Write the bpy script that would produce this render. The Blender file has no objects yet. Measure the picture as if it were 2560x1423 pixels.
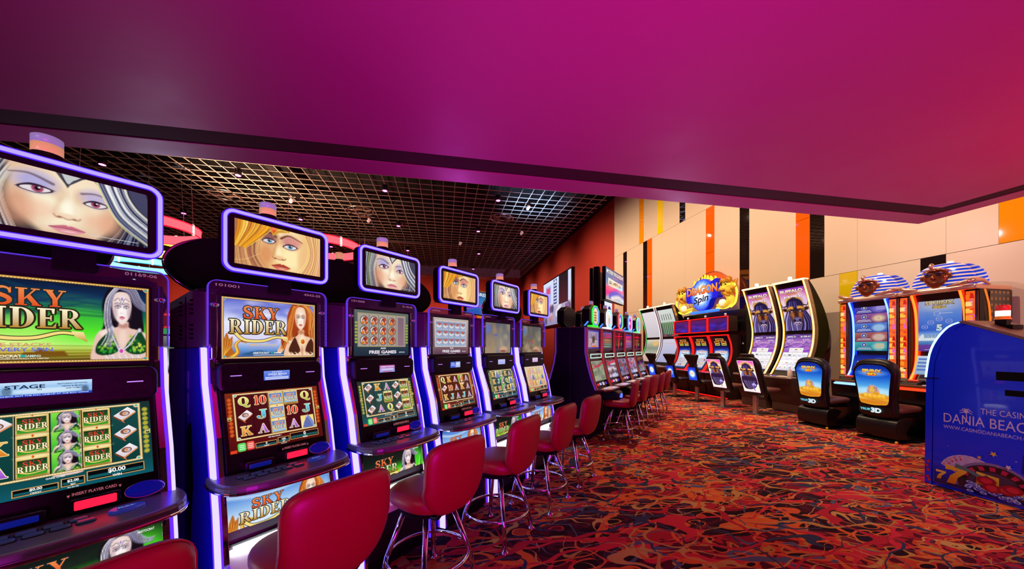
import bpy, bmesh, math, random
import numpy as np
from mathutils import Vector, Matrix
rnd = random.Random(7)
PI = math.pi
sc = bpy.context.scene
COL = sc.collection

# ------------------------------------------------------------------ colour helpers
def lin(c):
    if isinstance(c, str):
        c = c.lstrip('#'); c = c if len(c) == 6 else ''.join(q*2 for q in c)
        c = [int(c[i:i+2], 16)/255 for i in (0, 2, 4)]
    return tuple((x/12.92 if x <= 0.04045 else ((x+0.055)/1.055)**2.4) for x in c[:3])
def srgb(c):
    if isinstance(c, str):
        c = c.lstrip('#'); c = c if len(c) == 6 else ''.join(q*2 for q in c)
        return np.array([int(c[i:i+2], 16)/255 for i in (0, 2, 4)])
    return np.array(c[:3], float)

# ------------------------------------------------------------------ camera
# world: +Y runs along the panelled wall, the camera looks 11 degrees to the right of it
YAW = math.radians(11.05)
cam = bpy.data.cameras.new('camera'); co = bpy.data.objects.new('camera', cam); COL.objects.link(co)
co.location = (0, 0, 1.4); co.rotation_euler = (PI/2, 0, -YAW)
cam.sensor_width = 36; cam.lens = 36*860/2560; cam.shift_y = 157.5/2560; cam.clip_start = 0.02; cam.clip_end = 200
sc.camera = co
sc.view_settings.view_transform = 'Standard'; sc.view_settings.look = 'None'
sc.view_settings.gamma = 1; sc.view_settings.exposure = 0; sc.view_settings.use_curve_mapping = False
try:
    sc.cycles.use_denoising = True
    sc.cycles.adaptive_threshold = 0.02; sc.cycles.max_bounces = 5; sc.cycles.diffuse_bounces = 3; sc.cycles.glossy_bounces = 3
    sc.cycles.sample_clamp_indirect = 4; sc.cycles.caustics_reflective = False; sc.cycles.caustics_refractive = False
except Exception: pass

# ------------------------------------------------------------------ world and large lights
w = bpy.data.worlds.new('world'); sc.world = w; w.use_nodes = True
bg = w.node_tree.nodes['Background']; bg.inputs[0].default_value = (0.32, 0.10, 0.20, 1); bg.inputs[1].default_value = 0.1

def area(name, loc, target, size, power, color, size_y=None, spread=180):
    l = bpy.data.lights.new(name, 'AREA'); l.energy = power; l.color = color; l.size = size
    if size_y: l.shape = 'RECTANGLE'; l.size_y = size_y
    l.spread = math.radians(spread)
    o = bpy.data.objects.new(name, l); COL.objects.link(o); o.location = loc
    o.rotation_euler = (Vector(target)-Vector(loc)).to_track_quat('-Z', 'Y').to_euler()
    o.visible_camera = True
    return o
def spot(name, loc, target, power, color, ang=60, blend=0.8, radius=0.15):
    l = bpy.data.lights.new(name, 'SPOT'); l.energy = power; l.color = color
    l.spot_size = math.radians(ang); l.spot_blend = blend; l.shadow_soft_size = radius
    o = bpy.data.objects.new(name, l); COL.objects.link(o); o.location = loc
    o.rotation_euler = (Vector(target)-Vector(loc)).to_track_quat('-Z', 'Y').to_euler()
    return o
def point(name, loc, power, color, radius=0.1):
    l = bpy.data.lights.new(name, 'POINT'); l.energy = power; l.color = color; l.shadow_soft_size = radius
    o = bpy.data.objects.new(name, l); COL.objects.link(o); o.location = loc
    return o
# added lamps: warm washes on the panelled wall, pink and violet colour washes on the lowered ceiling
for i, y in enumerate((3.5, 6.5, 9.5, 12.5, 15.0)):
    spot('wall_wash', (3.2, y, 7.0), (8.1, y+.3, 3.6), 820, (1, .73, .48), 105, 1, .03)
spot('wall_wash_pink', (6.9, .5, 2.9), (8.1, 3.2, 2.6), 110, (1, .6, .72), 130, 1, .02)
spot('wall_wash_low', (6.7, 4.3, 3.4), (8.1, 4.4, 2.9), 34, (1, .74, .72), 150, 1, .02)
spot('floor_warm', (4.2, 6.5, 8.1), (4.6, 5.0, 0), 1300, (1, .62, .36), 62, .9, .1)
spot('floor_warm', (5.0, 10.5, 8.1), (5.4, 8.6, 0), 1500, (1, .62, .36), 60, .9, .1)
for i, y in enumerate((18, 23, 28, 33)):
    spot('red_wall_wash', (2.6, y, 6.6), (8.1, y, 4.6), 1300, (1, .55, .42), 84, 1, .1)
for i, x in enumerate((-22, -16, -10, -4, 2)):
    spot('back_wall_wash', (x, 29.5, 5.0), (x, 35.3, 4.4), 1300, (1, .5, .36), 100, 1, .1)
area('ceiling_wash_magenta', (.6, -1.6, .5), (.7, 2.0, 3.05), 1.0, 62, (1, .01, .8), 1.0, 100)  # added uplights near the floor behind the camera, tinting the lowered ceiling
area('ceiling_wash_crimson', (5.2, -.9, .5), (5.0, 1.0, 3.05), 1.0, 80, (1, .01, .2), 1.0, 120)
area('ceiling_wash_violet', (-2.4, -1.6, .5), (-2.2, 1.0, 3.05), 1.0, 5, (.5, .4, .9), 1.0)
spot('near_fill', (1.6, -2.0, 2.95), (4.7, 2.0, .8), 330, (.95, .88, 1), 56, 1, .1)  # added fill spots, unseen behind the camera, brighten kiosk and machine sides
spot('near_fill', (-2.6, -1.2, 2.95), (-.9, 2.2, 1.3), 70, (.8, .8, 1), 70, 1, .1)
# added spots tint the lowered ceiling's edge band, standing in for room light
spot('edge_wash_violet', (.2, 5.0, 2.3), (.6, 3.3, 3.05), 34, (.8, .12, 1), 120, 1, .1)
spot('edge_wash_lilac', (-3.4, 5.0, 2.4), (-2.8, 3.3, 3.05), 40, (.7, .6, .9), 130, 1, .1)
spot('edge_wash_lilac', (3.6, 5.0, 2.4), (4.0, 3.3, 3.05), 50, (.75, .5, .95), 130, 1, .1)
# added spots colour the ceiling grid: peach for the ring lights, plus blue
spot('grid_wash_peach', (-8.5, 15.0, 5.4), (-7.5, 16.0, 8.3), 3200, (1, .6, .36), 116, 1, .1)
spot('grid_wash_blue', (3.6, 15.0, 5.6), (4.2, 16.0, 8.3), 2200, (.35, .6, 1), 70, 1, .1)


# ------------------------------------------------------------------ materials
_M = {}
def mat(name, color=(0.5, 0.5, 0.5), rough=0.5, metal=0.0, emis=None, strength=0.0, trans=0.0, alpha=1.0, coat=0.0, spec=0.5):
    if name in _M: return _M[name]
    m = bpy.data.materials.new(name); m.use_nodes = True
    b = m.node_tree.nodes['Principled BSDF']
    b.inputs['Base Color'].default_value = (*lin(color), 1)
    b.inputs['Roughness'].default_value = rough; b.inputs['Metallic'].default_value = metal
    b.inputs['Transmission Weight'].default_value = trans; b.inputs['Alpha'].default_value = alpha
    b.inputs['Coat Weight'].default_value = coat; b.inputs['Specular IOR Level'].default_value = spec
    if emis is not None:
        b.inputs['Emission Color'].default_value = (*lin(emis), 1); b.inputs['Emission Strength'].default_value = strength
    _M[name] = m
    return m
def noisy(m, scale=300, amount=0.15, bump=0.0, bscale=None):
    """fine procedural wear: a noise varies the roughness, optionally bumps the surface"""
    nt = m.node_tree; b = nt.nodes['Principled BSDF']
    tc = nt.nodes.new('ShaderNodeTexCoord'); n = nt.nodes.new('ShaderNodeTexNoise'); n.inputs['Scale'].default_value = scale
    nt.links.new(tc.outputs['Object'], n.inputs['Vector'])
    r = b.inputs['Roughness'].default_value
    mr = nt.nodes.new('ShaderNodeMapRange'); mr.inputs[3].default_value = max(0, r-amount); mr.inputs[4].default_value = min(1, r+amount)
    nt.links.new(n.outputs['Fac'], mr.inputs[0]); nt.links.new(mr.outputs[0], b.inputs['Roughness'])
    if bump:
        bp = nt.nodes.new('ShaderNodeBump'); bp.inputs['Strength'].default_value = bump; bp.inputs['Distance'].default_value = 0.002
        n2 = nt.nodes.new('ShaderNodeTexNoise'); n2.inputs['Scale'].default_value = bscale or scale*2
        nt.links.new(tc.outputs['Object'], n2.inputs['Vector']); nt.links.new(n2.outputs['Fac'], bp.inputs['Height'])
        nt.links.new(bp.outputs[0], b.inputs['Normal'])
    return m
def art_material(name, strength=1.0, gloss=0.12, base=0.0):
    m = bpy.data.materials.new(name); m.use_nodes = True; nt = m.node_tree; b = nt.nodes['Principled BSDF']
    a = nt.nodes.new('ShaderNodeAttribute'); a.attribute_name = 'Col'
    b.inputs['Base Color'].default_value = (0.004, 0.004, 0.004, 1); b.inputs['Roughness'].default_value = gloss
    if base:
        nt.links.new(a.outputs['Color'], b.inputs['Base Color'])
    if strength:
        nt.links.new(a.outputs['Color'], b.inputs['Emission Color']); b.inputs['Emission Strength'].default_value = strength
    try: m.cycles.emission_sampling = 'NONE'
    except Exception: pass
    return m

black = noisy(mat('black_plastic', '#070608', 0.4, spec=.3), 60)
blackm = mat('black_matte', '#050405', 0.8, spec=.2)
navy = noisy(mat('navy_cabinet_paint', '#1828b8', 0.36), 40, 0.1)
shell = noisy(mat('grey_cabinet_shell', '#5c5866', 0.5), 40, 0.1)
chrome = mat('chrome', '#e8e4ec', 0.09, 1.0)
steel = noisy(mat('brushed_steel', '#c9c6cc', 0.3, 1.0), 90, 0.08)
smoke = mat('smoked_glass', '#120a14', 0.08, 0.0)
neon = mat('neon_core', '#302860', 0.6, emis='#b0a0ff', strength=1.15)
neonhalo = mat('neon_edge', '#100840', 0.6, emis='#3010e8', strength=2.6)  # saturated blue rim painted as the glow around the neon core
led = mat('led_strip_white', '#403880', 0.6, emis='#d4c8ff', strength=1.25)
ledhalo = mat('led_strip_halo', '#201060', 0.6, emis='#3410ff', strength=5.0)  # blue bands painted as the strips' halo; they also light the cabinet sides
red_vinyl = noisy(mat('red_vinyl', '#960024', 0.42), 500, 0.08, 0.12, 900)
leather = noisy(mat('black_leather', '#0f0b0d', 0.38), 300, 0.1, 0.2, 500)
tan_vinyl = mat('brown_vinyl', '#6a4038', 0.45)

# ------------------------------------------------------------------ mesh builder
class MB:
    def __init__(s): s.v = []; s.f = []; s.sm = []
    def add(s, vs, fs, smooth=False):
        k = len(s.v); s.v += [tuple(x) for x in vs]; s.f += [tuple(i+k for i in f) for f in fs]; s.sm += [smooth]*len(fs)
        return s
    def box(s, x0, x1, y0, y1, z0, z1):
        return s.add([(x0,y0,z0),(x1,y0,z0),(x1,y1,z0),(x0,y1,z0),(x0,y0,z1),(x1,y0,z1),(x1,y1,z1),(x0,y1,z1)],
                     [(0,3,2,1),(4,5,6,7),(0,1,5,4),(1,2,6,5),(2,3,7,6),(3,0,4,7)])
    def prismx(s, prof, x0, x1):
        """closed (y,z) outline extruded along x"""
        n = len(prof)
        vs = [(x0, y, z) for y, z in prof]+[(x1, y, z) for y, z in prof]
        return s.add(vs, [tuple(range(n))[::-1], tuple(range(n, 2*n))]+[(i, (i+1) % n, n+(i+1) % n, n+i) for i in range(n)])
    def prismz(s, prof, z0, z1):
        n = len(prof)
        vs = [(x, y, z0) for x, y in prof]+[(x, y, z1) for x, y in prof]
        return s.add(vs, [tuple(range(n))[::-1], tuple(range(n, 2*n))]+[(i, (i+1) % n, n+(i+1) % n, n+i) for i in range(n)])
    def prismy(s, prof, y0, y1):
        """closed (x,z) outline extruded along y"""
        n = len(prof)
        vs = [(x, y0, z) for x, z in prof]+[(x, y1, z) for x, z in prof]
        return s.add(vs, [tuple(range(n)), tuple(range(n, 2*n))[::-1]]+[(i, n+i, n+(i+1) % n, (i+1) % n) for i in range(n)])
    def ringy(s, outer, inner, y0, y1):
        """frame between two (x,z) outlines of the same length, extruded along y"""
        n = len(outer)
        vs = [(x, y0, z) for x, z in outer]+[(x, y0, z) for x, z in inner]+[(x, y1, z) for x, z in outer]+[(x, y1, z) for x, z in inner]
        fs = []
        for i in range(n):
            j = (i+1) % n
            fs += [(i, j, n+j, n+i), (2*n+i, 3*n+i, 3*n+j, 2*n+j), (i, 2*n+i, 2*n+j, j), (n+i, n+j, 3*n+j, 3*n+i)]
        return s.add(vs, fs)
    def tube(s, pts, r, n=10, closed=False):
        pts = [Vector(p) for p in pts]; m = len(pts); rs = r if isinstance(r, (list, tuple)) else [r]*m
        vs = []; fs = []; up = None
        for i, p in enumerate(pts):
            a = pts[(i-1) % m] if (closed or i) else p; b = pts[(i+1) % m] if (closed or i < m-1) else p
            t = (b-a).normalized()
            if up is None: up = Vector((0, 0, 1)) if abs(t.z) < 0.9 else Vector((1, 0, 0))
            x = t.cross(up).normalized(); up = x.cross(t).normalized()
            vs += [p+x*(rs[i]*math.cos(2*PI*k/n))+up*(rs[i]*math.sin(2*PI*k/n)) for k in range(n)]
        for i in range(m if closed else m-1):
            for k in range(n):
                a, b = i*n+k, i*n+(k+1) % n; c, d = ((i+1) % m)*n+(k+1) % n, ((i+1) % m)*n+k
                fs.append((a, b, c, d))
        if not closed: fs += [tuple(range(n))[::-1], tuple(range((m-1)*n, m*n))]
        return s.add(vs, fs, True)
    def lathe(s, prof, n=24, c=(0, 0, 0)):
        vs = [(c[0]+r*math.cos(2*PI*k/n), c[1]+r*math.sin(2*PI*k/n), c[2]+z) for r, z in prof for k in range(n)]
        fs = [(i*n+k, i*n+(k+1) % n, (i+1)*n+(k+1) % n, (i+1)*n+k) for i in range(len(prof)-1) for k in range(n)]
        fs += [tuple(range(n))[::-1], tuple(range((len(prof)-1)*n, len(prof)*n))]
        return s.add(vs, fs, True)
    def strip(s, path, x0, x1, d):
        """band of depth d that follows a (y,z) path, between x0 and x1"""
        return s.prismx(list(path)+[(y+d, z) for y, z in reversed(path)], x0, x1)
    def pad(s, outline, th, fn, rings=9, pw=0.45, pt=0.8):
        """closed cushion: outline [(a,b)], thickness th, fn(a,b,t)->3D"""
        n = len(outline); vs = []; fs = []
        ca = sum(p[0] for p in outline)/n; cb = sum(p[1] for p in outline)/n
        for k in range(1, rings):
            ph = PI*k/rings; sx = math.sin(ph)**pw; c = math.cos(ph); t = th/2*math.copysign(abs(c)**pt, c)
            vs += [fn(ca+(a-ca)*sx, cb+(b-cb)*sx, t) for a, b in outline]
        m = rings-1
        for i in range(m-1):
            for k in range(n): fs.append((i*n+k, i*n+(k+1) % n, (i+1)*n+(k+1) % n, (i+1)*n+k))
        # centre caps with an inner ring so that the faces bulge softly
        for end, sg in ((0, 1), (m-1, -1)):
            base = len(vs)
            for q in (0.66, 0.33):
                vs += [fn(ca+(a-ca)*q*math.sin(PI/rings)**pw, cb+(b-cb)*q*math.sin(PI/rings)**pw, sg*th/2) for a, b in outline]
            vs.append(fn(ca, cb, sg*th/2)); c0 = len(vs)-1
            loops = [end*n, base, base+n]
            for u in range(2):
                for k in range(n):
                    f = (loops[u]+k, loops[u]+(k+1) % n, loops[u+1]+(k+1) % n, loops[u+1]+k)
                    fs.append(f[::-1] if end == 0 else f)
            for k in range(n):
                f = (base+n+k, base+n+(k+1) % n, c0); fs.append(f[::-1] if end == 0 else f)
        return s.add(vs, fs, True)
    def mesh(s, name):
        me = bpy.data.meshes.new(name); me.from_pydata(s.v, [], s.f); me.polygons.foreach_set('use_smooth', s.sm)
        bm = bmesh.new(); bm.from_mesh(me); bmesh.ops.recalc_face_normals(bm, faces=bm.faces); bm.to_mesh(me); bm.free()
        me.update(); return me
def obj(name, mb, m, parent=None, loc=(0, 0, 0), rot=(0, 0, 0), bevel=0, seg=2):
    me = mb if isinstance(mb, bpy.types.Mesh) else mb.mesh(name)
    if m is not None and not me.materials: me.materials.append(m)
    o = bpy.data.objects.new(name, me); COL.objects.link(o); o.location = loc; o.rotation_euler = rot
    if parent: o.parent = parent
    if bevel:
        b = o.modifiers.new('bevel', 'BEVEL'); b.width = bevel; b.segments = seg; b.limit_method = 'ANGLE'; b.harden_normals = False
    return o
def thing(name, label, cat, loc=(0, 0, 0), rz=0, group=None):
    o = bpy.data.objects.new(name, None); COL.objects.link(o); o.location = loc; o.rotation_euler = (0, 0, rz); o.empty_display_size = 0.1
    o['label'] = label; o['category'] = cat
    if group: o['group'] = group
    return o
def tag(o, label, cat, group=None):
    o['label'] = label; o['category'] = cat
    if group: o['group'] = group
    return o
def struct(o): o['kind'] = 'structure'; return o
def dup(root, loc, rz, label):
    r = root.copy(); COL.objects.link(r); r.location = loc; r.rotation_euler = (0, 0, rz); r['label'] = label
    for ch in list(root.children):
        c = ch.copy(); COL.objects.link(c); c.parent = r
        for g in ch.children:
            d = g.copy(); COL.objects.link(d); d.parent = c
    return r
def rrect(x0, x1, z0, z1, r, n=6):
    pts = []
    for cx, cz, a0 in ((x1-r, z0+r, -90), (x1-r, z1-r, 0), (x0+r, z1-r, 90), (x0+r, z0+r, 180)):
        for k in range(n+1):
            a = math.radians(a0+90*k/n); pts.append((cx+r*math.cos(a), cz+r*math.sin(a)))
    return pts
def ellipse(cx, cz, rx, rz, n=32): return [(cx+rx*math.cos(2*PI*k/n), cz+rz*math.sin(2*PI*k/n)) for k in range(n)]
def smooth(pts, n=8, closed=False):
    p = [np.array(q, float) for q in pts]; m = len(p); out = []
    for i in range(m if closed else m-1):
        a = p[(i-1) % m] if (closed or i) else p[0]; b = p[i]; c = p[(i+1) % m]; d = p[(i+2) % m] if (closed or i < m-2) else p[-1]
        for k in range(n):
            t = k/n
            out.append(tuple(0.5*((2*b)+(c-a)*t+(2*a-5*b+4*c-d)*t*t+(3*b-a-3*c+d)*t**3)))
    if not closed: out.append(tuple(p[-1]))
    return out
# ------------------------------------------------------------------ painted artwork: a fine vertex-coloured sheet plus raised flat shapes
_TX = {}
def text_mesh(s, bold=0.0):
    k = (s, bold)
    if k in _TX: return _TX[k]
    cu = bpy.data.curves.new('lettering', 'FONT'); cu.body = s; cu.resolution_u = 3; cu.offset = bold; cu.size = 1
    ob = bpy.data.objects.new('lettering', cu)
    me = bpy.data.meshes.new_from_object(ob)
    vs = [(v.co.x, v.co.y) for v in me.vertices]; fs = [tuple(p.vertices) for p in me.polygons]
    xs = [a for a, _ in vs]; ys = [b for _, b in vs]
    _TX[k] = (vs, fs, min(xs), max(xs), min(ys), max(ys))
    bpy.data.meshes.remove(me); bpy.data.objects.remove(ob); bpy.data.curves.remove(cu)
    return _TX[k]
def arc(cx, cz, rx, rz, a0, a1, t0, t1, n=14):
    """thick elliptical arc, its thickness running from t0 (ends) to t1 (middle)"""
    o = []; i = []
    for k in range(n+1):
        u = k/n; a = math.radians(a0+(a1-a0)*u); t = t0+(t1-t0)*math.sin(PI*u)
        o.append((cx+rx*math.cos(a), cz+rz*math.sin(a))); i.append((cx+(rx-t)*math.cos(a), cz+(rz-t*0.45)*math.sin(a)))
    return [[o[k], o[k+1], i[k+1], i[k]] for k in range(n)]
def bar(x0, z0, x1, z1, w0, w1=None):
    w1 = w0 if w1 is None else w1
    return [[(x0-w0/2, z0), (x0+w0/2, z0), (x1+w1/2, z1), (x1-w1/2, z1)]]
def hb(x0, x1, z0, z1): return [[(x0, z0), (x1, z0), (x1, z1), (x0, z1)]]
def serifs(x, w, z): return hb(x-w/2, x+w/2, z, z+0.07)
def glyph(c):
    if c == 'I': return 0.42, bar(.21, 0, .21, 1, .2)+serifs(.21, .42, 0)+serifs(.21, .42, .93)
    if c == '1': return 0.4, bar(.22, 0, .22, 1, .2)+serifs(.22, .4, 0)+[[(.0, .78), (.14, .8), (.2, 1), (.1, .93)]]
    if c == 'D': return 0.82, bar(.2, 0, .2, 1, .2)+serifs(.16, .32, 0)+serifs(.16, .32, .93)+arc(.32, .5, .5, .5, -90, 90, .08, .24)+hb(.2, .33, 0, .07)+hb(.2, .33, .93, 1)
    if c == 'R': return 0.86, bar(.2, 0, .2, 1, .2)+serifs(.2, .42, 0)+serifs(.14, .3, .93)+arc(.36, .73, .36, .27, -90, 90, .07, .2)+hb(.2, .38, .46, .53)+hb(.2, .38, .93, 1)+[[(.34, .5), (.54, .5), (.86, .04), (.9, 0), (.64, 0)]]
    if c == 'E': return 0.7, bar(.2, 0, .2, 1, .2)+serifs(.16, .32, 0)+serifs(.16, .32, .93)+hb(.2, .62, .93, 1)+hb(.2, .5, .47, .55)+hb(.2, .66, 0, .08)+[[(.55, .75), (.62, .72), (.64, 1), (.52, .93)]]+[[(.55, .06), (.7, .28), (.68, 0), (.55, 0)]]+bar(.5, .38, .5, .64, .05)
    if c == 'K': return 0.88, bar(.2, 0, .2, 1, .2)+serifs(.2, .42, 0)+serifs(.2, .42, .93)+[[(.28, .4), (.32, .34), (.74, .95), (.66, .95)]]+serifs(.7, .32, .93)+[[(.36, .5), (.52, .62), (.86, .05), (.62, .05)]]+serifs(.74, .34, 0)
    if c == 'Y': return 0.86, [[(.08, .95), (.32, .95), (.55, .42), (.35, .42)], [(.48, .5), (.54, .42), (.76, .95), (.69, .95)]]+bar(.44, 0, .44, .5, .2)+serifs(.44, .42, 0)+serifs(.19, .38, .93)+serifs(.72, .3, .93)
    if c == 'S':
        P = smooth([(.58, .74), (.52, .9), (.33, .97), (.13, .88), (.1, .7), (.22, .56), (.42, .46), (.56, .32), (.54, .14), (.34, .03), (.14, .1), (.06, .28)], 3); n = len(P)-1; L = []; R = []
        for i, q in enumerate(P):
            a, b = P[max(0, i-1)], P[min(n, i+1)]; dx, dz = b[0]-a[0], b[1]-a[1]; l = math.hypot(dx, dz); w = .045+.065*math.sin(PI*i/n)**2
            L.append((q[0]-dz/l*w, q[1]+dx/l*w)); R.append((q[0]+dz/l*w, q[1]-dx/l*w))
        return 0.66, [[L[i], R[i], R[i+1], L[i+1]] for i in range(n)]+[[(.54, .66), (.63, .66), (.62, 1.0), (.54, .9)], [(.1, .34), (.01, .34), (.02, 0), (.1, .1)]]
    if c == 'Q': return 0.9, arc(.44, .54, .42, .46, 90, 270, .07, .24)+arc(.44, .54, .42, .46, -90, 90, .07, .24)+[[(.3, .14), (.5, .2), (.78, -.04), (1, .06), (.92, -.14), (.66, -.16)]]
    if c == 'O' or c == '0': return 0.74, arc(.37, .5, .36, .5, 90, 270, .05, .22)+arc(.37, .5, .36, .5, -90, 90, .05, .22)
    if c == 'J': return 0.6, bar(.4, .2, .4, 1, .2)+serifs(.4, .42, .93)+arc(.26, .2, .24, .22, -180, 0, .06, .14)+[ellipse(.1, .24, .1, .1, 10)]
    if c == 'A': return 0.9, [[(.1, .05), (.18, .05), (.46, .86), (.42, .96)], [(.42, 1), (.5, 1), (.84, .04), (.58, .04), (.4, .84)]]+hb(.24, .62, .3, .38)+serifs(.13, .3, 0)+serifs(.71, .38, 0)
    if c == ' ': return 0.3, []
    return 0.5, hb(.1, .4, 0, 1)

class Art:
    def __init__(s, w, h, n=0):
        s.w, s.h = w, h; s.P = []; s.L = 1
        s.nx = max(1, n); s.ny = max(1, int(n*h/w)) if n else 1
        xs = np.linspace(0, w, s.nx+1); zs = np.linspace(0, h, s.ny+1)
        s.X, s.Z = np.meshgrid(xs, zs); s.img = np.zeros(s.X.shape+(3,)); s.px = w/s.nx
        s.O = (0, 0, w, h)
    # local sub-frame so that a motif can be painted at any place and size
    def at(s, x, z, w, h): s.O = (x*s.w, z*s.h, w*s.w, h*s.h); return s
    def full(s): s.O = (0, 0, s.w, s.h); return s
    def p(s, q): return (s.O[0]+q[0]*s.O[2], s.O[1]+q[1]*s.O[3])
    def _mix(s, sl, m, col, al):
        m = np.clip(m, 0, 1)*al; s.img[sl] = s.img[sl]*(1-m[..., None])+col*m[..., None]
    def _sl(s, x0, x1, z0, z1):
        i0 = max(0, int(x0/s.px)-1); i1 = min(s.nx+1, int(x1/s.px)+3); pz = s.h/s.ny
        j0 = max(0, int(z0/pz)-1); j1 = min(s.ny+1, int(z1/pz)+3)
        if i1 <= i0 or j1 <= j0: return None
        return (slice(j0, j1), slice(i0, i1))
    def fill(s, c, c2=None):
        x, z, w, h = s.O; sl = s._sl(x+s.px, x+w-2*s.px, z+s.px, z+h-2*s.px)
        if (x, z, w, h) == (0, 0, s.w, s.h): sl = (slice(None), slice(None))
        t = np.clip((s.Z[sl]-z)/h, 0, 1)[..., None]
        s.img[sl] = srgb(c)*(1-t)+srgb(c2 if c2 else c)*t
        return s
    def ramp(s, stops):
        x, z, w, h = s.O; sl = (slice(None), slice(None)) if (x, z, w, h) == (0, 0, s.w, s.h) else s._sl(x+s.px, x+w-2*s.px, z+s.px, z+h-2*s.px)
        t = np.clip((s.Z[sl]-z)/h, 0, 1); ts = [a for a, _ in stops]; cs = np.array([srgb(c) for _, c in stops])
        s.img[sl] = np.stack([np.interp(t, ts, cs[:, k]) for k in range(3)], -1); return s
    def ell(s, cx, cz, rx, rz, c, soft=0.0, al=1.0, rot=0):
        x, z = s.p((cx, cz)); rx *= s.O[2]; rz *= s.O[3]; R = max(rx, rz)*(1+soft)+2*s.px
        sl = s._sl(x-R, x+R, z-R, z+R)
        if sl is None: return s
        dx, dz = s.X[sl]-x, s.Z[sl]-z
        if rot: a = math.radians(rot); dx, dz = dx*math.cos(a)+dz*math.sin(a), -dx*math.sin(a)+dz*math.cos(a)
        d = np.sqrt((dx/rx)**2+(dz/rz)**2); e = max(soft, s.px/min(rx, rz))
        s._mix(sl, (1+e/2-d)/e, srgb(c), al); return s
    def poly(s, pts, c, soft=0.0, al=1.0):
        P = [s.p(q) for q in pts]; so = max(soft*s.O[2], s.px)
        xs = [a for a, _ in P]; zs = [b for _, b in P]
        sl = s._sl(min(xs)-so, max(xs)+so, min(zs)-so, max(zs)+so)
        if sl is None: return s
        X, Z = s.X[sl], s.Z[sl]; ins = np.zeros(X.shape, bool); D = np.full(X.shape, 1e9)
        for (x0, z0), (x1, z1) in zip(P, P[1:]+P[:1]):
            if z0 != z1: ins ^= ((z0 > Z) != (z1 > Z)) & (X < (x1-x0)*(Z-z0)/(z1-z0)+x0)
            dx, dz = x1-x0, z1-z0; L = dx*dx+dz*dz+1e-12; t = np.clip(((X-x0)*dx+(Z-z0)*dz)/L, 0, 1)
            D = np.minimum(D, np.hypot(X-x0-t*dx, Z-z0-t*dz))
        s._mix(sl, 0.5+np.where(ins, D, -D)/so, srgb(c), al); return s
    def line(s, pts, w0, c, w1=None, soft=0.0, al=1.0, sm=6):
        w1 = w0 if w1 is None else w1
        pts = smooth(pts, sm) if len(pts) > 2 and sm else pts
        P = [s.p(q) for q in pts]; n = len(P)-1; k = s.O[2]; so = max(soft*k, s.px*0.9); W = max(w0, w1)*k/2+so
        xs = [a for a, _ in P]; zs = [b for _, b in P]
        sl = s._sl(min(xs)-W, max(xs)+W, min(zs)-W, max(zs)+W)
        if sl is None: return s
        X, Z = s.X[sl], s.Z[sl]; D = np.full(X.shape, 1e9)
        for i, ((x0, z0), (x1, z1)) in enumerate(zip(P, P[1:])):
            dx, dz = x1-x0, z1-z0; L = dx*dx+dz*dz+1e-12; t = np.clip(((X-x0)*dx+(Z-z0)*dz)/L, 0, 1)
            D = np.minimum(D, np.hypot(X-x0-t*dx, Z-z0-t*dz)-(w0+(w1-w0)*(i+t)/n)*k/2)
        s._mix(sl, 0.5-D/so, srgb(c), al); return s
    def strands(s, a, b, n, w, cols, seed=1, al=1.0, jit=0.0, soft=0.0):
        r = random.Random(seed); a = smooth(a, 5); b = smooth(b, 5)
        for i in range(n):
            t = (i+0.5)/n+r.uniform(-.3, .3)/n
            s.line([(p[0]*(1-t)+q[0]*t+r.uniform(-jit, jit), p[1]*(1-t)+q[1]*t) for p, q in zip(a, b)], w*r.uniform(.5, 1.2), cols[r.randrange(len(cols))], w*r.uniform(.2, .8), soft, al*r.uniform(.6, 1), 0)
        return s
    # ---- raised flat shapes
    def raw(s, polys, c, c2=None, z0=0, z1=1, dl=1):
        """polys already in sheet units; colour may run from c (bottom) to c2 (top)"""
        a = np.array(lin(c)); b = np.array(lin(c2)) if c2 else a
        for pl in polys:
            cs = [tuple(a+(b-a)*min(1, max(0, (q[1]-z0)/(z1-z0+1e-9)))) for q in pl]
            s.P.append((s.L, pl, cs))
        s.L += dl; return s
    def shape(s, pts, c, c2=None):
        P = [s.p(q) for q in pts]; zs = [q[1] for q in P]
        return s.raw([P], c, c2, min(zs), max(zs))
    def rect(s, x0, x1, z0, z1, c, c2=None): return s.shape([(x0, z0), (x1, z0), (x1, z1), (x0, z1)], c, c2)
    def frame(s, x0, x1, z0, z1, t, c, tz=None):
        tz = t*s.O[2]/s.O[3] if tz is None else tz
        P = [[(x0, z0), (x1, z0), (x1, z0+tz), (x0, z0+tz)], [(x0, z1-tz), (x1, z1-tz), (x1, z1), (x0, z1)], [(x0, z0), (x0+t, z0), (x0+t, z1), (x0, z1)], [(x1-t, z0), (x1, z0), (x1, z1), (x1-t, z1)]]
        return s.raw([[s.p(q) for q in pl] for pl in P], c)
    def text(s, t, cx, cz, h, c, w=None, c2=None, out=None, bold=0.02, ow=0.06, ang=0, shear=0):
        """Sans lettering: height h and optional width w, both as shares of the frame"""
        def put(col, col2, bo):
            vs, fs, x0, x1, y0, y1 = text_mesh(t, bo)
            _, _, X0, X1, Y0, Y1 = text_mesh(t, bold)
            sz = h*s.O[3]/(Y1-Y0); sx = (w*s.O[2]/(X1-X0)) if w else sz
            X, Z = s.p((cx, cz)); a = math.radians(ang); ca, sa = math.cos(a), math.sin(a); q = []
            for x, y in vs:
                u, v = (x-(X0+X1)/2)*sx, (y-(Y0+Y1)/2)*sz; u += shear*v
                q.append((X+u*ca-v*sa, Z+u*sa+v*ca))
            zl = Z-h*s.O[3]/2; s.raw([[q[i] for i in f] for f in fs], col, col2, zl, zl+h*s.O[3])
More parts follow.
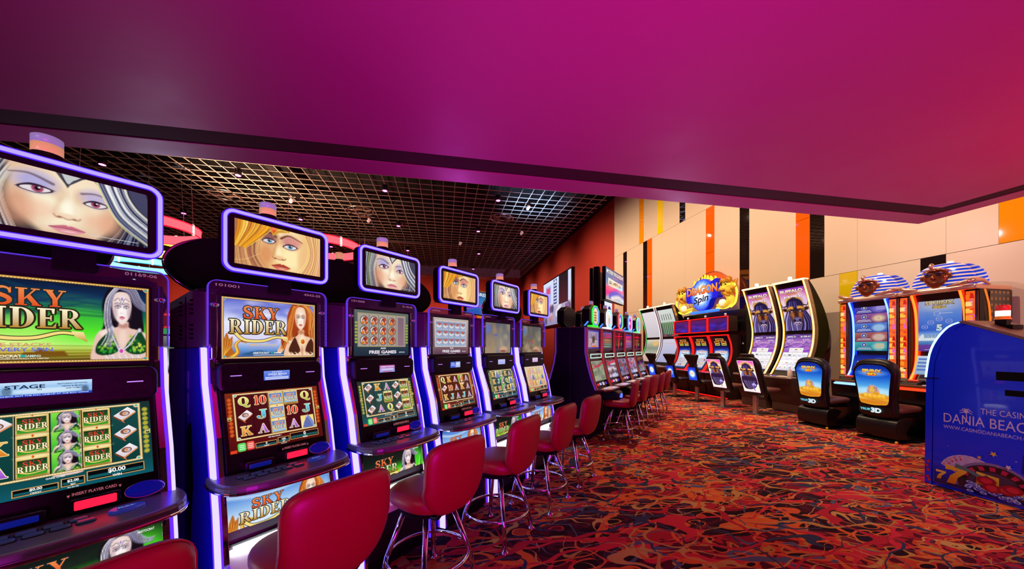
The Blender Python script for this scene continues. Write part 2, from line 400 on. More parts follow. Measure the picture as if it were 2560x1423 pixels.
        if out: put(out, None, bold+ow)
        put(c, c2, bold); return s
    def serif(s, t, cx, cz, h, c, w=None, c2=None, out=None, ow=0.05, bend=0.0):
        gl = [glyph(ch) for ch in t]; tot = sum(g[0] for g in gl)+0.12*(len(gl)-1)
        sz = h*s.O[3]; sx = (w*s.O[2]/tot) if w else sz; X, Z = s.p((cx, cz)); x = -tot/2; pl = []
        for wd, ps in gl:
            for p_ in ps: pl.append([(X+(x+a)*sx, Z+(b-0.5)*sz+bend*((x+a)/tot*2)**2*sz) for a, b in p_])
            x += wd+0.12
        if out:
            o = ow*sz; s.raw([[(a+dx*o, b+dz*o) for a, b in p_] for dx, dz in ((1, 0), (-1, 0), (0, 1), (0, -1), (.7, .7), (-.7, .7), (.7, -.7), (-.7, -.7)) for p_ in pl], out)
        return s.raw(pl, c, c2, Z-sz/2, Z+sz/2)
    def vline(s, pts, w0, c, w1=None, sm=6, c2=None):
        w1 = w0 if w1 is None else w1; pts = smooth(pts, sm) if len(pts) > 2 and sm else pts
        P = [s.p(q) for q in pts]; n = len(P)-1; k = s.O[2]; L = []; R = []
        for i, q in enumerate(P):
            a = P[max(0, i-1)]; b = P[min(n, i+1)]; dx, dz = b[0]-a[0], b[1]-a[1]; l = math.hypot(dx, dz)+1e-9; ww = (w0+(w1-w0)*i/n)*k/2
            L.append((q[0]-dz/l*ww, q[1]+dx/l*ww)); R.append((q[0]+dz/l*ww, q[1]-dx/l*ww))
        zs = [q[1] for q in P]
        return s.raw([[L[i], R[i], R[i+1], L[i+1]] for i in range(n)], c, c2, min(zs), max(zs))
    def mesh(s, name, m, warp=None, cuts=(), lift=0.00008):
        nx, ny = s.nx, s.ny; nv = (nx+1)*(ny+1)
        V = [(x, 0.0, z) for x, z in zip(s.X.ravel(), s.Z.ravel())]
        img = s.img.reshape(-1, 3); I = np.where(img <= 0.04045, img/12.92, ((np.clip(img, 0, 1)+0.055)/1.055)**2.4)
        C = [tuple(c) for c in I.tolist()]
        Fc = []
        if nx > 1 or not s.P:
            for j in range(ny):
                a = j*(nx+1)
                Fc += [(a+i, a+i+1, a+i+nx+2, a+i+nx+1) for i in range(nx)]
        else:
            Fc = [(0, 1, 3, 2)]
        for L, pl, cs in s.P:
            k = len(V); V += [(q[0], -L*lift, q[1]) for q in pl]; C += cs; Fc.append(tuple(range(k, k+len(pl))))
        me = bpy.data.meshes.new(name); me.from_pydata(V, [], Fc)
        at = me.color_attributes.new('Col', 'FLOAT_COLOR', 'POINT')
        at.data.foreach_set('color', np.hstack([np.array(C, dtype=np.float32), np.ones((len(C), 1), np.float32)]).ravel())
        if warp:
            if cuts:
                bm = bmesh.new(); bm.from_mesh(me)
                for z in cuts: bmesh.ops.bisect_plane(bm, geom=bm.verts[:]+bm.edges[:]+bm.faces[:], plane_co=(0, 0, z), plane_no=(0, 0, 1))
                bm.to_mesh(me); bm.free()
            for v in me.vertices: v.co = warp(v.co.x, v.co.y, v.co.z)
        me.materials.append(m); me.update(); return me
# ------------------------------------------------------------------ the pictures on the machines
A_SCREEN = art_material('lit_artwork', 1.0, 0.1)
A_GLOW = art_material('bright_lit_artwork', 1.25, 0.25)
A_DIM = art_material('dim_lit_artwork', 0.85, 0.08)
A_PRINT = art_material('printed_artwork', 0.0, 0.2, base=1); A_PRINT.node_tree.nodes['Principled BSDF'].inputs['Coat Weight'].default_value = .4

def eye(A, ex, ez, sx, sz, iris, lid, r=0, shadow=None, gaze=0.0):
    """almond eye under a painted lid"""
    if shadow: A.ell(ex, ez+sz*1.5, sx*1.25, sz*2.1, shadow, .9, .85, r)
    al = lambda k: [(ex-sx*k, ez-sz*.25), (ex-sx*.4*k, ez+sz*.75*k), (ex+sx*.3*k, ez+sz*.8*k), (ex+sx*k, ez+sz*.1), (ex+sx*.3*k, ez-sz*.75*k), (ex-sx*.4*k, ez-sz*.75*k)]
    A.poly(smooth(al(1.12), 4, True), lid, .01); A.poly(smooth(al(.95), 4, True), '#e6dce0', .006)
    A.ell(ex+gaze, ez+sz*.1, sz*.42, sz*.82, iris, .25); A.ell(ex+gaze, ez+sz*.1, sz*.2, sz*.4, '#140a10', .4); A.ell(ex+gaze+sz*.12, ez+sz*.32, sz*.09, sz*.18, '#ffffff', .5)
    A.poly(smooth([(ex-sx*1.2, ez-sz*.3), (ex-sx*.4, ez+sz*.8), (ex+sx*.3, ez+sz*.85), (ex+sx*1.25, ez+sz*.25), (ex+sx*.4, ez+sz*.48), (ex-sx*.4, ez+sz*.45)], 4, True), lid, .008)
def lips(A, cx, cz, w, h, up, low, dark):
    A.poly(smooth([(cx-w, cz), (cx-w*.45, cz+h*.55), (cx-w*.1, cz+h*.75), (cx+w*.05, cz+h*.55), (cx+w*.25, cz+h*.68), (cx+w, cz-h*.1), (cx+w*.2, cz-h*.05), (cx-w*.4, cz+h*.05)], 5, True), up, .012)
    A.poly(smooth([(cx-w, cz), (cx-w*.3, cz-h*.02), (cx+w*.3, cz-h*.08), (cx+w, cz-h*.1), (cx+w*.45, cz-h*.95), (cx, cz-h*1.15), (cx-w*.5, cz-h*.85)], 5, True), low, .014)
    A.line([(cx-w*.98, cz), (cx-w*.2, cz+h*.02), (cx+w*.97, cz-h*.1)], .006, dark, .004, .006); A.ell(cx+w*.1, cz-h*.6, w*.45, h*.22, '#ffe0dc', .9, .55)
def face_dark(A):
    """close portrait, pale face, black and silver hair"""
    A.fill('#0c0d16')
    A.strands([(-.02, 1.05), (-.04, .5), (-.03, -.1)], [(.27, 1.05), (.17, .55), (.25, -.1)], 40, .012, ['#c9cfdd', '#8088a0', '#1c2230', '#a8c070', '#eef2f6', '#3a4668', '#e8e6c8', '#10141c'], 3)
    A.strands([(.68, -.1), (.78, .15), (.84, .4)], [(1.02, -.1), (1.02, .4), (1.0, .9)], 34, .011, ['#4a5a8c', '#141828', '#9098b4', '#10121c', '#606c98', '#0c0e16'], 5)
    f = [(.24, 1.15), (.2, .8), (.19, .5), (.24, .24), (.34, .02), (.46, -.14), (.6, -.12), (.7, .04), (.77, .28), (.8, .55), (.8, .8), (.78, 1.15)]
    A.poly(smooth(f, 6, True), '#dcb496', 0.05)
    A.ell(.5, .6, .3, .55, '#f2dcbc', .8, .95); A.ell(.44, .4, .12, .34, '#faf2d4', .9, .85); A.ell(.6, .85, .2, .2, '#f8e6c8', .9, .7)
    A.ell(.23, .3, .08, .3, '#d09070', .95, .7); A.ell(.76, .3, .07, .25, '#d89a78', .95, .6); A.ell(.34, .34, .1, .14, '#f0b498', .95, .5); A.ell(.68, .3, .08, .12, '#eeb090', .95, .5); A.ell(.51, -.02, .12, .08, '#d8a880', .9, .6)
    # soft socket shade, bridge and brows
    A.ell(.45, .68, .05, .14, '#e0bc9c', .95, .6, 10); A.ell(.57, .66, .035, .12, '#dcb494', .95, .6)
    eye(A, .33, .66, .085, .075, '#a04868', '#241a2c', 4, '#a8a4e0', .01); eye(A, .665, .6, .068, .066, '#a04868', '#241a2c', -6, '#b8acd8', -.004)
    A.line([(.2, .84), (.3, .88), (.42, .79)], .008, '#6a5a60', .022, .012, .85); A.line([(.58, .74), (.66, .78), (.75, .74)], .018, '#6a5a60', .008, .012, .8)
    A.line([(.46, .58), (.44, .44), (.425, .34)], .02, '#e2bf9c', .03, .03, .6); A.ell(.5, .4, .028, .16, '#fffbe6', .95, .85); A.ell(.49, .3, .07, .05, '#f0d0b0', .9, .8)
    A.line([(.425, .31), (.44, .27), (.475, .275), (.5, .255), (.53, .27), (.56, .265), (.572, .3)], .008, '#b07c64', .008, .014, .85); A.ell(.455, .28, .014, .016, '#8a5448', .6, .7); A.ell(.54, .275, .014, .014, '#8a5448', .6, .65)
    lips(A, .5, .1, .1, .075, '#c8687e', '#e08c9c', '#7c3048')
    # jewel of the headdress
    A.poly([(.42, 1.05), (.485, .84), (.5, .78), (.515, .84), (.62, 1.05)], '#3c424c', .006); A.poly([(.455, 1.03), (.495, .86), (.51, .84), (.53, .9), (.585, 1.03)], '#c4c8c8', .006); A.line([(.46, 1.02), (.5, .84), (.54, .93), (.6, 1.0)], .006, '#22252a', .004)
    # silver lock sweeping over the right
    A.poly(smooth([(.66, 1.1), (.7, .85), (.78, .5), (.88, .22), (1.02, .02), (1.02, .62), (.95, 1.1)], 6, True), '#3c4460', .01)
    A.strands([(.65, 1.08), (.71, .76), (.8, .38), (1.03, -.0)], [(.86, 1.08), (.88, .88), (.94, .68), (1.04, .5)], 30, .013, ['#f0f2f6', '#b4bad0', '#586084', '#dcd6b0', '#1c2238', '#ffffff', '#30385c'], 8)
    A.line([(.655, 1.08), (.72, .7), (.82, .32), (1.0, .04)], .012, '#e8e088', .006, .006, .8)
def face_gold(A):
    """close portrait, warm face, golden hair"""
    A.fill('#d8a468')
    A.strands([(.0, 1.1), (-.02, .4), (-.02, -.1)], [(.33, 1.1), (.26, .3), (.42, -.1)], 46, .013, ['#b87848', '#9a6048', '#d89858', '#6a4038', '#e8b878', '#a86848'], 4)
    f = [(.36, 1.15), (.28, .8), (.265, .55), (.3, .35), (.36, .12), (.46, -.1), (.66, -.1), (.78, .12), (.85, .4), (.86, .7), (.82, 1.15)]
    A.poly(smooth(f, 6, True), '#e6b274', 0.05)
    A.ell(.56, .5, .26, .6, '#f6d898', .85, .9); A.ell(.62, .34, .14, .3, '#fdf2b8', .9, .8); A.ell(.33, .34, .07, .24, '#d88c58', .95, .8); A.ell(.42, .62, .06, .3, '#d49a68', .95, .5); A.ell(.58, .92, .16, .12, '#f8e4b4', .9, .7); A.ell(.76, .34, .06, .3, '#eab478', .95, .6); A.ell(.52, -.04, .12, .07, '#d8a060', .9, .5)
    eye(A, .36, .66, .07, .072, '#6ab0cc', '#40242c', 4, '#7c4c50', .006); eye(A, .61, .61, .082, .076, '#6ab4cc', '#40242c', -6, '#c4787c', .0)
    A.ell(.66, .76, .09, .07, '#e09888', .9, .7)
    A.line([(.29, .8), (.36, .86), (.44, .79)], .012, '#5a3428', .02, .01, .85); A.line([(.5, .78), (.6, .88), (.76, .78)], .028, '#6a3c2c', .008, .012, .9)
    A.line([(.45, .62), (.42, .45), (.405, .34)], .024, '#d09460', .03, .03, .6); A.ell(.47, .4, .03, .18, '#fff4c8', .95, .8); A.ell(.47, .3, .065, .05, '#eebc84', .9, .8)
    A.line([(.4, .31), (.415, .265), (.45, .27), (.475, .25), (.51, .265), (.54, .26), (.555, .3)], .008, '#9c5c38', .008, .014, .85); A.ell(.43, .272, .013, .015, '#7a3c28', .6, .75); A.ell(.52, .268, .014, .014, '#7a3c28', .6, .7)
    lips(A, .5, .09, .11, .085, '#a83c28', '#d06850', '#6a1c14')
    A.strands([(.72, 1.1), (.83, .7), (.8, .3), (.66, -.1)], [(1.05, 1.0), (1.02, .5), (1.0, .2), (.98, -.1)], 36, .014, ['#f0c070', '#d89458', '#f8dc98', '#c07848', '#fff0b8', '#e0a8a0', '#e8b050'], 9)
    A.strands([(.02, 1.1), (.02, .8), (-.02, .4)], [(.44, 1.1), (.34, .82), (.12, .4)], 30, .019, ['#f6b81e', '#e8941a', '#fcd450', '#a85c14', '#ffe070', '#d07c18'], 6)
    A.line([(.0, .08), (.12, .14), (.26, .32)], .004, '#f0cc90', .004)
    A.poly([(.35, 1.05), (.405, .79), (.47, .9), (.6, .96), (.6, 1.05)], '#d49a30', .006); A.poly([(.38, 1.0), (.41, .85), (.44, .95)], '#e84a28', .006)
    A.ell(.41, .97, .02, .04, '#ff7a4c', .3); A.line([(.46, .95), (.52, 1.0), (.6, .93)], .006, '#fff0a0', .005)

def small_face(A, cx, cz, w, h, skin, hi, shade, iris, lid, lipc):
    P = [(cx-w, cz+.35*h), (cx-.93*w, cz-.2*h), (cx-.62*w, cz-.7*h), (cx-.12*w, cz-h), (cx+.2*w, cz-h), (cx+.68*w, cz-.66*h), (cx+.95*w, cz-.15*h), (cx+w, cz+.35*h), (cx+.7*w, cz+.95*h), (cx, cz+1.1*h), (cx-.7*w, cz+.95*h)]
    A.poly(smooth(P, 4, True), skin, w*.12); A.ell(cx, cz-.05*h, w*.62, h*.75, hi, .9, .85); A.ell(cx-.72*w, cz-.3*h, w*.25, h*.4, shade, .95, .5); A.ell(cx+.75*w, cz-.25*h, w*.22, h*.4, shade, .95, .5)
    for k, q in ((-.42, .34), (.46, .32)):
        A.ell(cx+k*w, cz+.2*h, q*w*1.1, h*.17, shade, .9, .7); eye(A, cx+k*w, cz+.1*h, q*w*.82, h*.1, iris, lid, -6 if k > 0 else 6)
        A.line([(cx+(k-.34)*w, cz+(.3 if k < 0 else .26)*h), (cx+k*w, cz+.38*h), (cx+(k+.32)*w, cz+(.26 if k < 0 else .3)*h)], w*.07, lid, w*.05, w*.05, .8)
    A.line([(cx-.14*w, cz-.28*h), (cx, cz-.33*h), (cx+.16*w, cz-.28*h)], w*.05, shade, w*.04, w*.06, .9); A.ell(cx, cz-.1*h, w*.09, h*.25, '#ffffff', .95, .5)
    lips(A, cx+.02*w, cz-.58*h, w*.3, h*.12, lipc[0], lipc[1], lipc[2])
def girl_dark(A, x, z, w, h, bust=True):
    A.at(x, z, w, h)
    A.poly(smooth([(.48, 1.02), (.26, .96), (.14, .75), (.17, .5), (.1, .3), (.28, .2), (.75, .2), (.92, .35), (.9, .6), (.86, .85), (.68, 1.0)], 5, True), '#130e18', .03)
    A.poly(smooth([(.02, -.04), (-.01, .2), (.06, .36), (.22, .42), (.42, .45), (.46, .52), (.62, .52), (.64, .44), (.86, .4), (1.0, .3), (1.04, -.04)], 4, True), '#e8c2b4', .025)
    A.ell(.2, .36, .1, .05, '#fbe6dc', .8, .8); A.ell(.85, .33, .1, .06, '#f8e0d4', .8, .8); A.ell(.52, .3, .07, .12, '#f6dccc', .9, .7); A.ell(.53, .47, .1, .04, '#b87c70', .8, .8)
    A.poly(smooth([(.02, .12), (.08, .25), (.3, .4), (.36, .33), (.44, .14), (.28, .07), (.1, .07)], 4, True), '#0c3c1c', .02); A.poly(smooth([(.56, .14), (.66, .28), (.84, .4), (.9, .36), (1.0, .2), (.96, .1), (.74, .07)], 4, True), '#0c4420', .02)
    r = random.Random(3)
    for q in range(46):
        a, b = r.random(), r.random(); px_, pz_ = .07+.34*a, .1+.2*b*(.4+a*.8)
        A.ell(px_, pz_, .02, .016, ['#2c9a34', '#8cc83c', '#d8e050', '#1c6c2c'][int((1-abs(a-.5)*2)*3*b+.6) % 4], .3, .9); A.ell(1.03-px_, pz_+.01, .02, .016, ['#2c9a34', '#9cd040', '#e8e858', '#1c6c2c'][int((1-abs(a-.5)*2)*3*b+.9) % 4], .3, .9)
    for P in ([(.34, .44), (.3, .38), (.38, .24), (.46, .12)], [(.84, .42), (.8, .38), (.66, .22), (.52, .13)]): A.line(P, .035, '#6c6878', .05); A.line(P, .016, '#f0eef6', .024)
    A.ell(.32, .43, .035, .03, '#d8d4e0', .4); A.ell(.84, .41, .035, .03, '#d8d4e0', .4); A.ell(.49, .12, .055, .042, '#e8e4f0', .3); A.ell(.49, .12, .035, .028, '#d83ca8', .4)
    for q in range(6): A.line([(.2+q*.12, .06), (.25+q*.12, -.02), (.3+q*.12, .05), (.26+q*.12, .07)], .026, '#d0ccd8', .018); A.line([(.2+q*.12, .07), (.25+q*.12, .0)], .01, '#ffffff')
    small_face(A, .5, .7, .18, .21, '#ecd2cc', '#fdf6f4', '#b898a8', '#5c3c64', '#3c2c44', ('#c04c68', '#e07890', '#7c2440'))
    A.line([(.36, .8), (.44, .84), (.5, .76), (.56, .84), (.64, .8)], .012, '#5c5468', .012); A.ell(.5, .83, .015, .02, '#8a4cc0', .4)
    A.strands([(.46, .98), (.34, .86), (.29, .62), (.34, .36), (.3, .18)], [(.4, 1.0), (.22, .82), (.18, .55), (.22, .35), (.12, .2)], 12, .024, ['#b8b4cc', '#584c70', '#eceaf6', '#241c2e', '#8c84a8'], 2)
    A.strands([(.44, .97), (.62, .92), (.74, .76), (.92, .68), (1.06, .68)], [(.46, 1.02), (.74, 1.0), (.88, .84), (1.0, .76), (1.1, .76)], 12, .026, ['#c4c0d8', '#6c6490', '#f4f0fc', '#342c48', '#9890b8'], 3)
    A.full()
def girl_red(A, x, z, w, h, bust=True):
    A.at(x, z, w, h)
    A.poly(smooth([(.52, 1.03), (.3, .97), (.16, .75), (.14, .5), (-.02, .3), (.1, .12), (.5, .2), (.9, .2), (1.02, .45), (.92, .75), (.76, .97)], 5, True), '#a03c12', .03)
    A.strands([(.3, .95), (.16, .65), (.12, .4), (-.04, .16)], [(.5, .95), (.3, .6), (.34, .3), (.24, .06)], 14, .026, ['#e87820', '#b84412', '#f4a040', '#7a2808'], 2)
    A.strands([(.66, .98), (.84, .8), (.78, .5), (.86, .2)], [(.8, .98), (1.04, .7), (1.02, .45), (1.04, .2)], 14, .026, ['#f08828', '#b84c14', '#f8b858', '#8a300c'], 5)
    A.poly(smooth([(.14, -.04), (.1, .16), (.24, .32), (.46, .4), (.5, .5), (.66, .5), (.66, .4), (.88, .36), (1.02, .26), (1.04, -.04)], 4, True), '#f0c4a4', .025)
    A.ell(.6, .3, .09, .12, '#fce8d4', .9, .8); A.ell(.3, .3, .08, .05, '#fdeadb', .8, .7); A.ell(.57, .46, .1, .04, '#c07850', .8, .8); A.ell(.6, .1, .03, .1, '#c88860', .9, .7)
    A.poly(smooth([(.2, .1), (.28, .26), (.38, .36), (.46, .26), (.54, .1), (.38, .04)], 4, True), '#4c2414', .02); A.poly(smooth([(.7, .1), (.76, .24), (.88, .34), (.96, .24), (1.02, .1), (.86, .04)], 4, True), '#4c2414', .02)
    A.line([(.38, .36), (.46, .45)], .014, '#4c2414', .01, .005, 1, 0); A.line([(.88, .34), (.72, .46)], .014, '#4c2414', .01, .005, 1, 0)
    A.ell(.62, .28, .08, .062, '#f6e08c', .3); A.ell(.62, .28, .055, .042, '#c8480c', .3); A.ell(.61, .29, .02, .015, '#f8a040', .6)
    for q in range(7): A.line([(.2+q*.12, .06), (.25+q*.12, -.01), (.31+q*.12, .05), (.26+q*.12, .08)], .024, '#fbe4bc', .016)
    small_face(A, .55, .72, .17, .205, '#f2cdb0', '#fff4e8', '#c88c74', '#5c8c9c', '#5c3020', ('#b84438', '#dc7464', '#6c1c18'))
    A.strands([(.54, .98), (.4, .88), (.36, .66), (.3, .42), (.34, .3)], [(.48, 1.0), (.28, .82), (.22, .6), (.14, .4), (.2, .3)], 12, .024, ['#e87c24', '#f4a848', '#9c380c', '#fcc46c'], 6)
    A.strands([(.58, .98), (.72, .9), (.76, .74), (.78, .55)], [(.62, 1.01), (.84, .9), (.88, .74), (.86, .5)], 8, .024, ['#e87c24', '#f8b454', '#a03c10'], 7)
    A.full()
def dragon_gold(A, x, z, w, h):
    A.at(x, z, w, h)
    A.poly(smooth([(0, .1), (.05, .6), (.2, 1.0), (.3, .75), (.42, .85), (.4, .4), (.5, .1)], 4, True), '#b8641c', .02)
    for q in range(5): A.line([(.1, .1), (.05+q*.09, .5), (.08+q*.09, .92-q*.06)], .03, '#f0b040', .012)
    A.line([(.35, .0), (.62, .2), (.55, .5), (.7, .68), (.95, .62)], .2, '#c87820', .08); A.line([(.35, .0), (.6, .2), (.54, .5), (.7, .7), (.95, .64)], .09, '#f4d050', .03)
    A.ell(.8, .68, .04, .03, '#a02010', .4); A.line([(.7, .76), (.6, .86)], .04, '#e84040', .01, 0, 1, 0)
    A.full()
def logo(A, cx, cz, h, w, small=False):
    """the two-line title with its sweeping tail; sizes as shares of the frame"""
    ow = 0.07
    A.serif('SKY', cx+.04*w, cz+.27*h, .36*h, '#e0501c', w=.62*w, c2='#f08a4c', out='#1c2c30', ow=ow)
    A.serif('RIDER', cx, cz-.16*h, .42*h, '#b8862a', w=w, c2='#fff6d0', out='#2c2410', ow=ow)
    if not small:
        P = [(cx-.4*w, cz-.36*h), (cx-.25*w, cz-.56*h), (cx+.05*w, cz-.58*h), (cx+.3*w, cz-.46*h), (cx+.48*w, cz-.5*h)]
        A.vline(P, .075*w, '#2c2410', .06*w); A.vline(P, .055*w, '#f6dc80', .035*w)
        A.shape([(cx+.4*w, cz-.42*h), (cx+.52*w, cz-.44*h), (cx+.56*w, cz-.66*h), (cx+.44*w, cz-.55*h)], '#c08a28', '#ffe9a0')
    else:
        A.vline([(cx-.4*w, cz-.36*h), (cx-.1*w, cz-.52*h), (cx+.4*w, cz-.42*h)], .05*w, '#f6dc80', .03*w)
def bead_border(A, c='#d8a850', c2='#7a5020', t=.022):
    A.frame(0, 1, 0, 1, t, c2); A.frame(0.004, .996, .006, .994, t*.55, c)
    n = 60; q = []
    W, H = A.w, A.h
    for i in range(n):
        x = W*(i+.5)/n
        for z in (t*W*.62, H-t*W*.62): q.append(ellipse(x, z, W*.0042, W*.0042, 6))
    A.raw(q, '#fbe6a8')
def corner_gems(A, s=.035):
    a = A.w/A.h
    for x in (s*.7, 1-s*.7):
        for z in (s*.7*a, 1-s*.7*a):
            A.shape([(x-s*.6, z), (x, z-s*.6*a), (x+s*.6, z), (x, z+s*.6*a)], '#d8b070'); A.raw([ellipse(*A.p((x, z)), s*.3*A.w, s*.3*A.w, 8)], '#2a9aa8')
            A.raw([ellipse(*A.p((x+s*.45*(1 if x < .5 else -1), z)), s*.14*A.w, s*.14*A.w, 6)], '#e05038')

def title_dark():
    A = Art(.43, .3, 170); A.ramp([(0, '#3a2c0a'), (.12, '#b8902c'), (.22, '#f0f8a0'), (.38, '#48d820'), (.55, '#0c7a40'), (.75, '#0a3a6c'), (1, '#06162e')])
    A.ell(.55, .45, .3, .3, '#5cf030', .9, .6); A.ell(.18, .35, .3, .2, '#e8ff90', .9, .5)
    for i in range(16): A.line([(rnd.uniform(0, .5), rnd.uniform(.55, .95)), (rnd.uniform(.5, 1), rnd.uniform(.55, .9))], .02, rnd.choice(['#0a2a6c', '#08504c', '#0c1c40']), .005, .02, .4, 0)
    for i in range(9): A.line([(0, .05+i*.02), (.65, .06+i*.018)], .008, rnd.choice(['#604010', '#e8c860', '#3a2408']), .004, .01, .5, 0)
    A.poly([(.28, .08), (.3, .13), (.35, .13), (.37, .18), (.42, .14), (.5, .14), (.52, .08)], '#7a5010', .01)
    girl_dark(A, .66, .02, .33, .97)
    logo(A, .31, .62, .56, .56)
    A.text('MORE STACKS', .25, .215, .045, '#d89a70', w=.36); A.text('ON EVERY SPIN', .25, .16, .045, '#6a70d8', w=.38)
    A.text('ARISTOCRAT', .2, .085, .032, '#f0f4e8', w=.18); A.text('GAMING', .34, .085, .026, '#d0f0e8', w=.08); A.rect(.285, .305, .07, .1, '#20b0a0'); A.text('TECHNOLOGIES AUSTRALIA PTY LIMITED', .27, .055, .014, '#f0f0e0', w=.3)
    bead_border(A); corner_gems(A); return A
def title_gold():
    A = Art(.43, .3, 170); A.ramp([(0, '#2a4a90'), (.15, '#6a9ad8'), (.3, '#d8d4f4'), (.6, '#e8ecff'), (.8, '#a0a8e8'), (1, '#5a68c8')])
    for i in range(26): A.ell(rnd.uniform(0, .8), rnd.uniform(.25, 1), rnd.uniform(.05, .14), rnd.uniform(.03, .08), rnd.choice(['#ffffff', '#c0b8f0', '#7078d0', '#f0e0ec', '#5868d0']), .8, .5)
    A.poly(smooth([(.2, .06), (.35, .13), (.5, .1), (.62, .15), (.7, .06)], 4, True), '#2c5a88', .02); A.ell(.71, .13, .05, .06, '#1c6a48', .4)
    A.line([(.58, .12), (.66, .3), (.76, .36)], .06, '#f0b890', .04)
    dragon_gold(A, .0, .02, .24, .4); girl_red(A, .6, .02, .4, .97)
    logo(A, .36, .62, .56, .58)
    A.text('MAX STACKS', .4, .225, .035, '#e8b468', w=.28); A.text('ON EVERY SPIN', .38, .175, .035, '#9a98c8', w=.28)
    A.text('ARISTOCRAT', .38, .09, .034, '#ffffff', w=.17); A.rect(.48, .5, .075, .105, '#20b0a0'); A.text('GAMING', .55, .09, .026, '#ffffff', w=.08); A.rect(.3, .62, .05, .058, '#e8e8f0')
    bead_border(A, '#e0b070', '#8a6840'); corner_gems(A); return A
def belly(kind):
    A = Art(.47, .215, 150)
    if kind == 'd':
        A.ramp([(0, '#e8c820'), (.2, '#a8d820'), (.36, '#38b820'), (.55, '#0c2418'), (1, '#0a0c12')]); A.ell(.88, .45, .16, .3, '#4ce028', .9, .8); A.ell(.2, .3, .3, .14, '#30d030', .9, .5); A.ell(.55, .1, .3, .16, '#f4e040', .9, .7)
        girl_dark(A, .6, -.06, .32, .88); logo(A, .34, .47, .5, .46); A.text('ARISTOCRAT', .9, .74, .04, '#f0f0f0', w=.1)
        A.text('EMERALD QUEST', .5, .12, .05, '#f4f4c0', w=.28)
    else:
        A.ramp([(0, '#8ab8e8'), (.4, '#c8e4f8'), (.75, '#6a9ce0'), (1, '#3a68c0')]); A.line([(0, .86), (.4, .74), (1, .95)], .03, '#e8f4ff', .02, .03, .7); A.line([(0, .2), (.5, .3), (1, .2)], .06, '#ffffff', .04, .06, .6)
        dragon_gold(A, .02, .02, .22, .5); girl_red(A, .62, -.06, .32, .9); logo(A, .35, .48, .5, .46); A.text('GOLDEN AMULET', .42, .09, .055, '#b07858', w=.42)
    A.frame(0, 1, 0, 1, .006, '#20262c'); return A

LET = {'Q': ('#a8b828', '#f2f488'), 'K': ('#d87818', '#f8b858'), 'J': ('#2898b8', '#70dcf0'), 'A': ('#9048c8', '#d890f0'), '10': ('#c82818', '#f05838')}
def cell(A, k, x0, z0, x1, z1, thm):
    cx, cz, w, h = (x0+x1)/2, (z0+z1)/2, x1-x0, z1-z0
    if k in LET:
        A.serif(k, cx, cz, h*.62, LET[k][0], w=w*(.62 if len(k) == 1 else .74), c2=LET[k][1], out='#f4e8b0' if k in ('Q', '10', 'A') else '#e8d898', ow=.05)
    elif k == 'B':
        A.shape([(cx-.4*w, cz-.02*h), (cx+.14*w, cz+.4*h), (cx+.44*w, cz+.12*h), (cx-.1*w, cz-.3*h)], '#d8d0d8', '#f4f0f4')
        A.shape([(cx-.1*w, cz-.3*h), (cx+.44*w, cz+.12*h), (cx+.44*w, cz+.04*h), (cx-.1*w, cz-.39*h)], '#e09060'); A.shape([(cx-.4*w, cz-.02*h), (cx-.1*w, cz-.3*h), (cx-.1*w, cz-.4*h), (cx-.42*w, cz-.1*h)], '#7a3c20')
        A.raw([ellipse(*A.p((cx+.02*w, cz+.06*h)), .2*w*A.w, .15*h*A.h, 12)], '#8a5440'); A.raw([ellipse(*A.p((cx+.05*w, cz+.05*h)), .12*w*A.w, .1*h*A.h, 10)], '#c4bcc4'); A.raw([ellipse(*A.p((cx+.02*w, cz+.06*h)), .05*w*A.w, .06*h*A.h, 8)], '#e8862c')
        A.shape([(cx-.1*w, cz-.36*h), (cx-.04*w, cz-.34*h), (cx+.02*w, cz-.48*h), (cx-.04*w, cz-.44*h)], '#d86a38')
    elif k == 'L':
        A.serif('SKY', cx, cz+.16*h, .22*h, '#d84820', w=.58*w, out='#f4e4b8' if thm != 'd' else '#182840', ow=.05); A.serif('RIDER', cx, cz-.08*h, .26*h, '#fff4d0', w=.88*w, out='#5a4018', ow=.07)
        A.vline([(cx-.36*w, cz-.2*h), (cx-.1*w, cz-.3*h), (cx+.36*w, cz-.24*h)], .06*w, '#f0d070', .03*w)
        A.shape([(cx-.05*w, cz+.46*h), (cx, cz+.38*h), (cx+.05*w, cz+.46*h), (cx, cz+.54*h)], '#e06020')
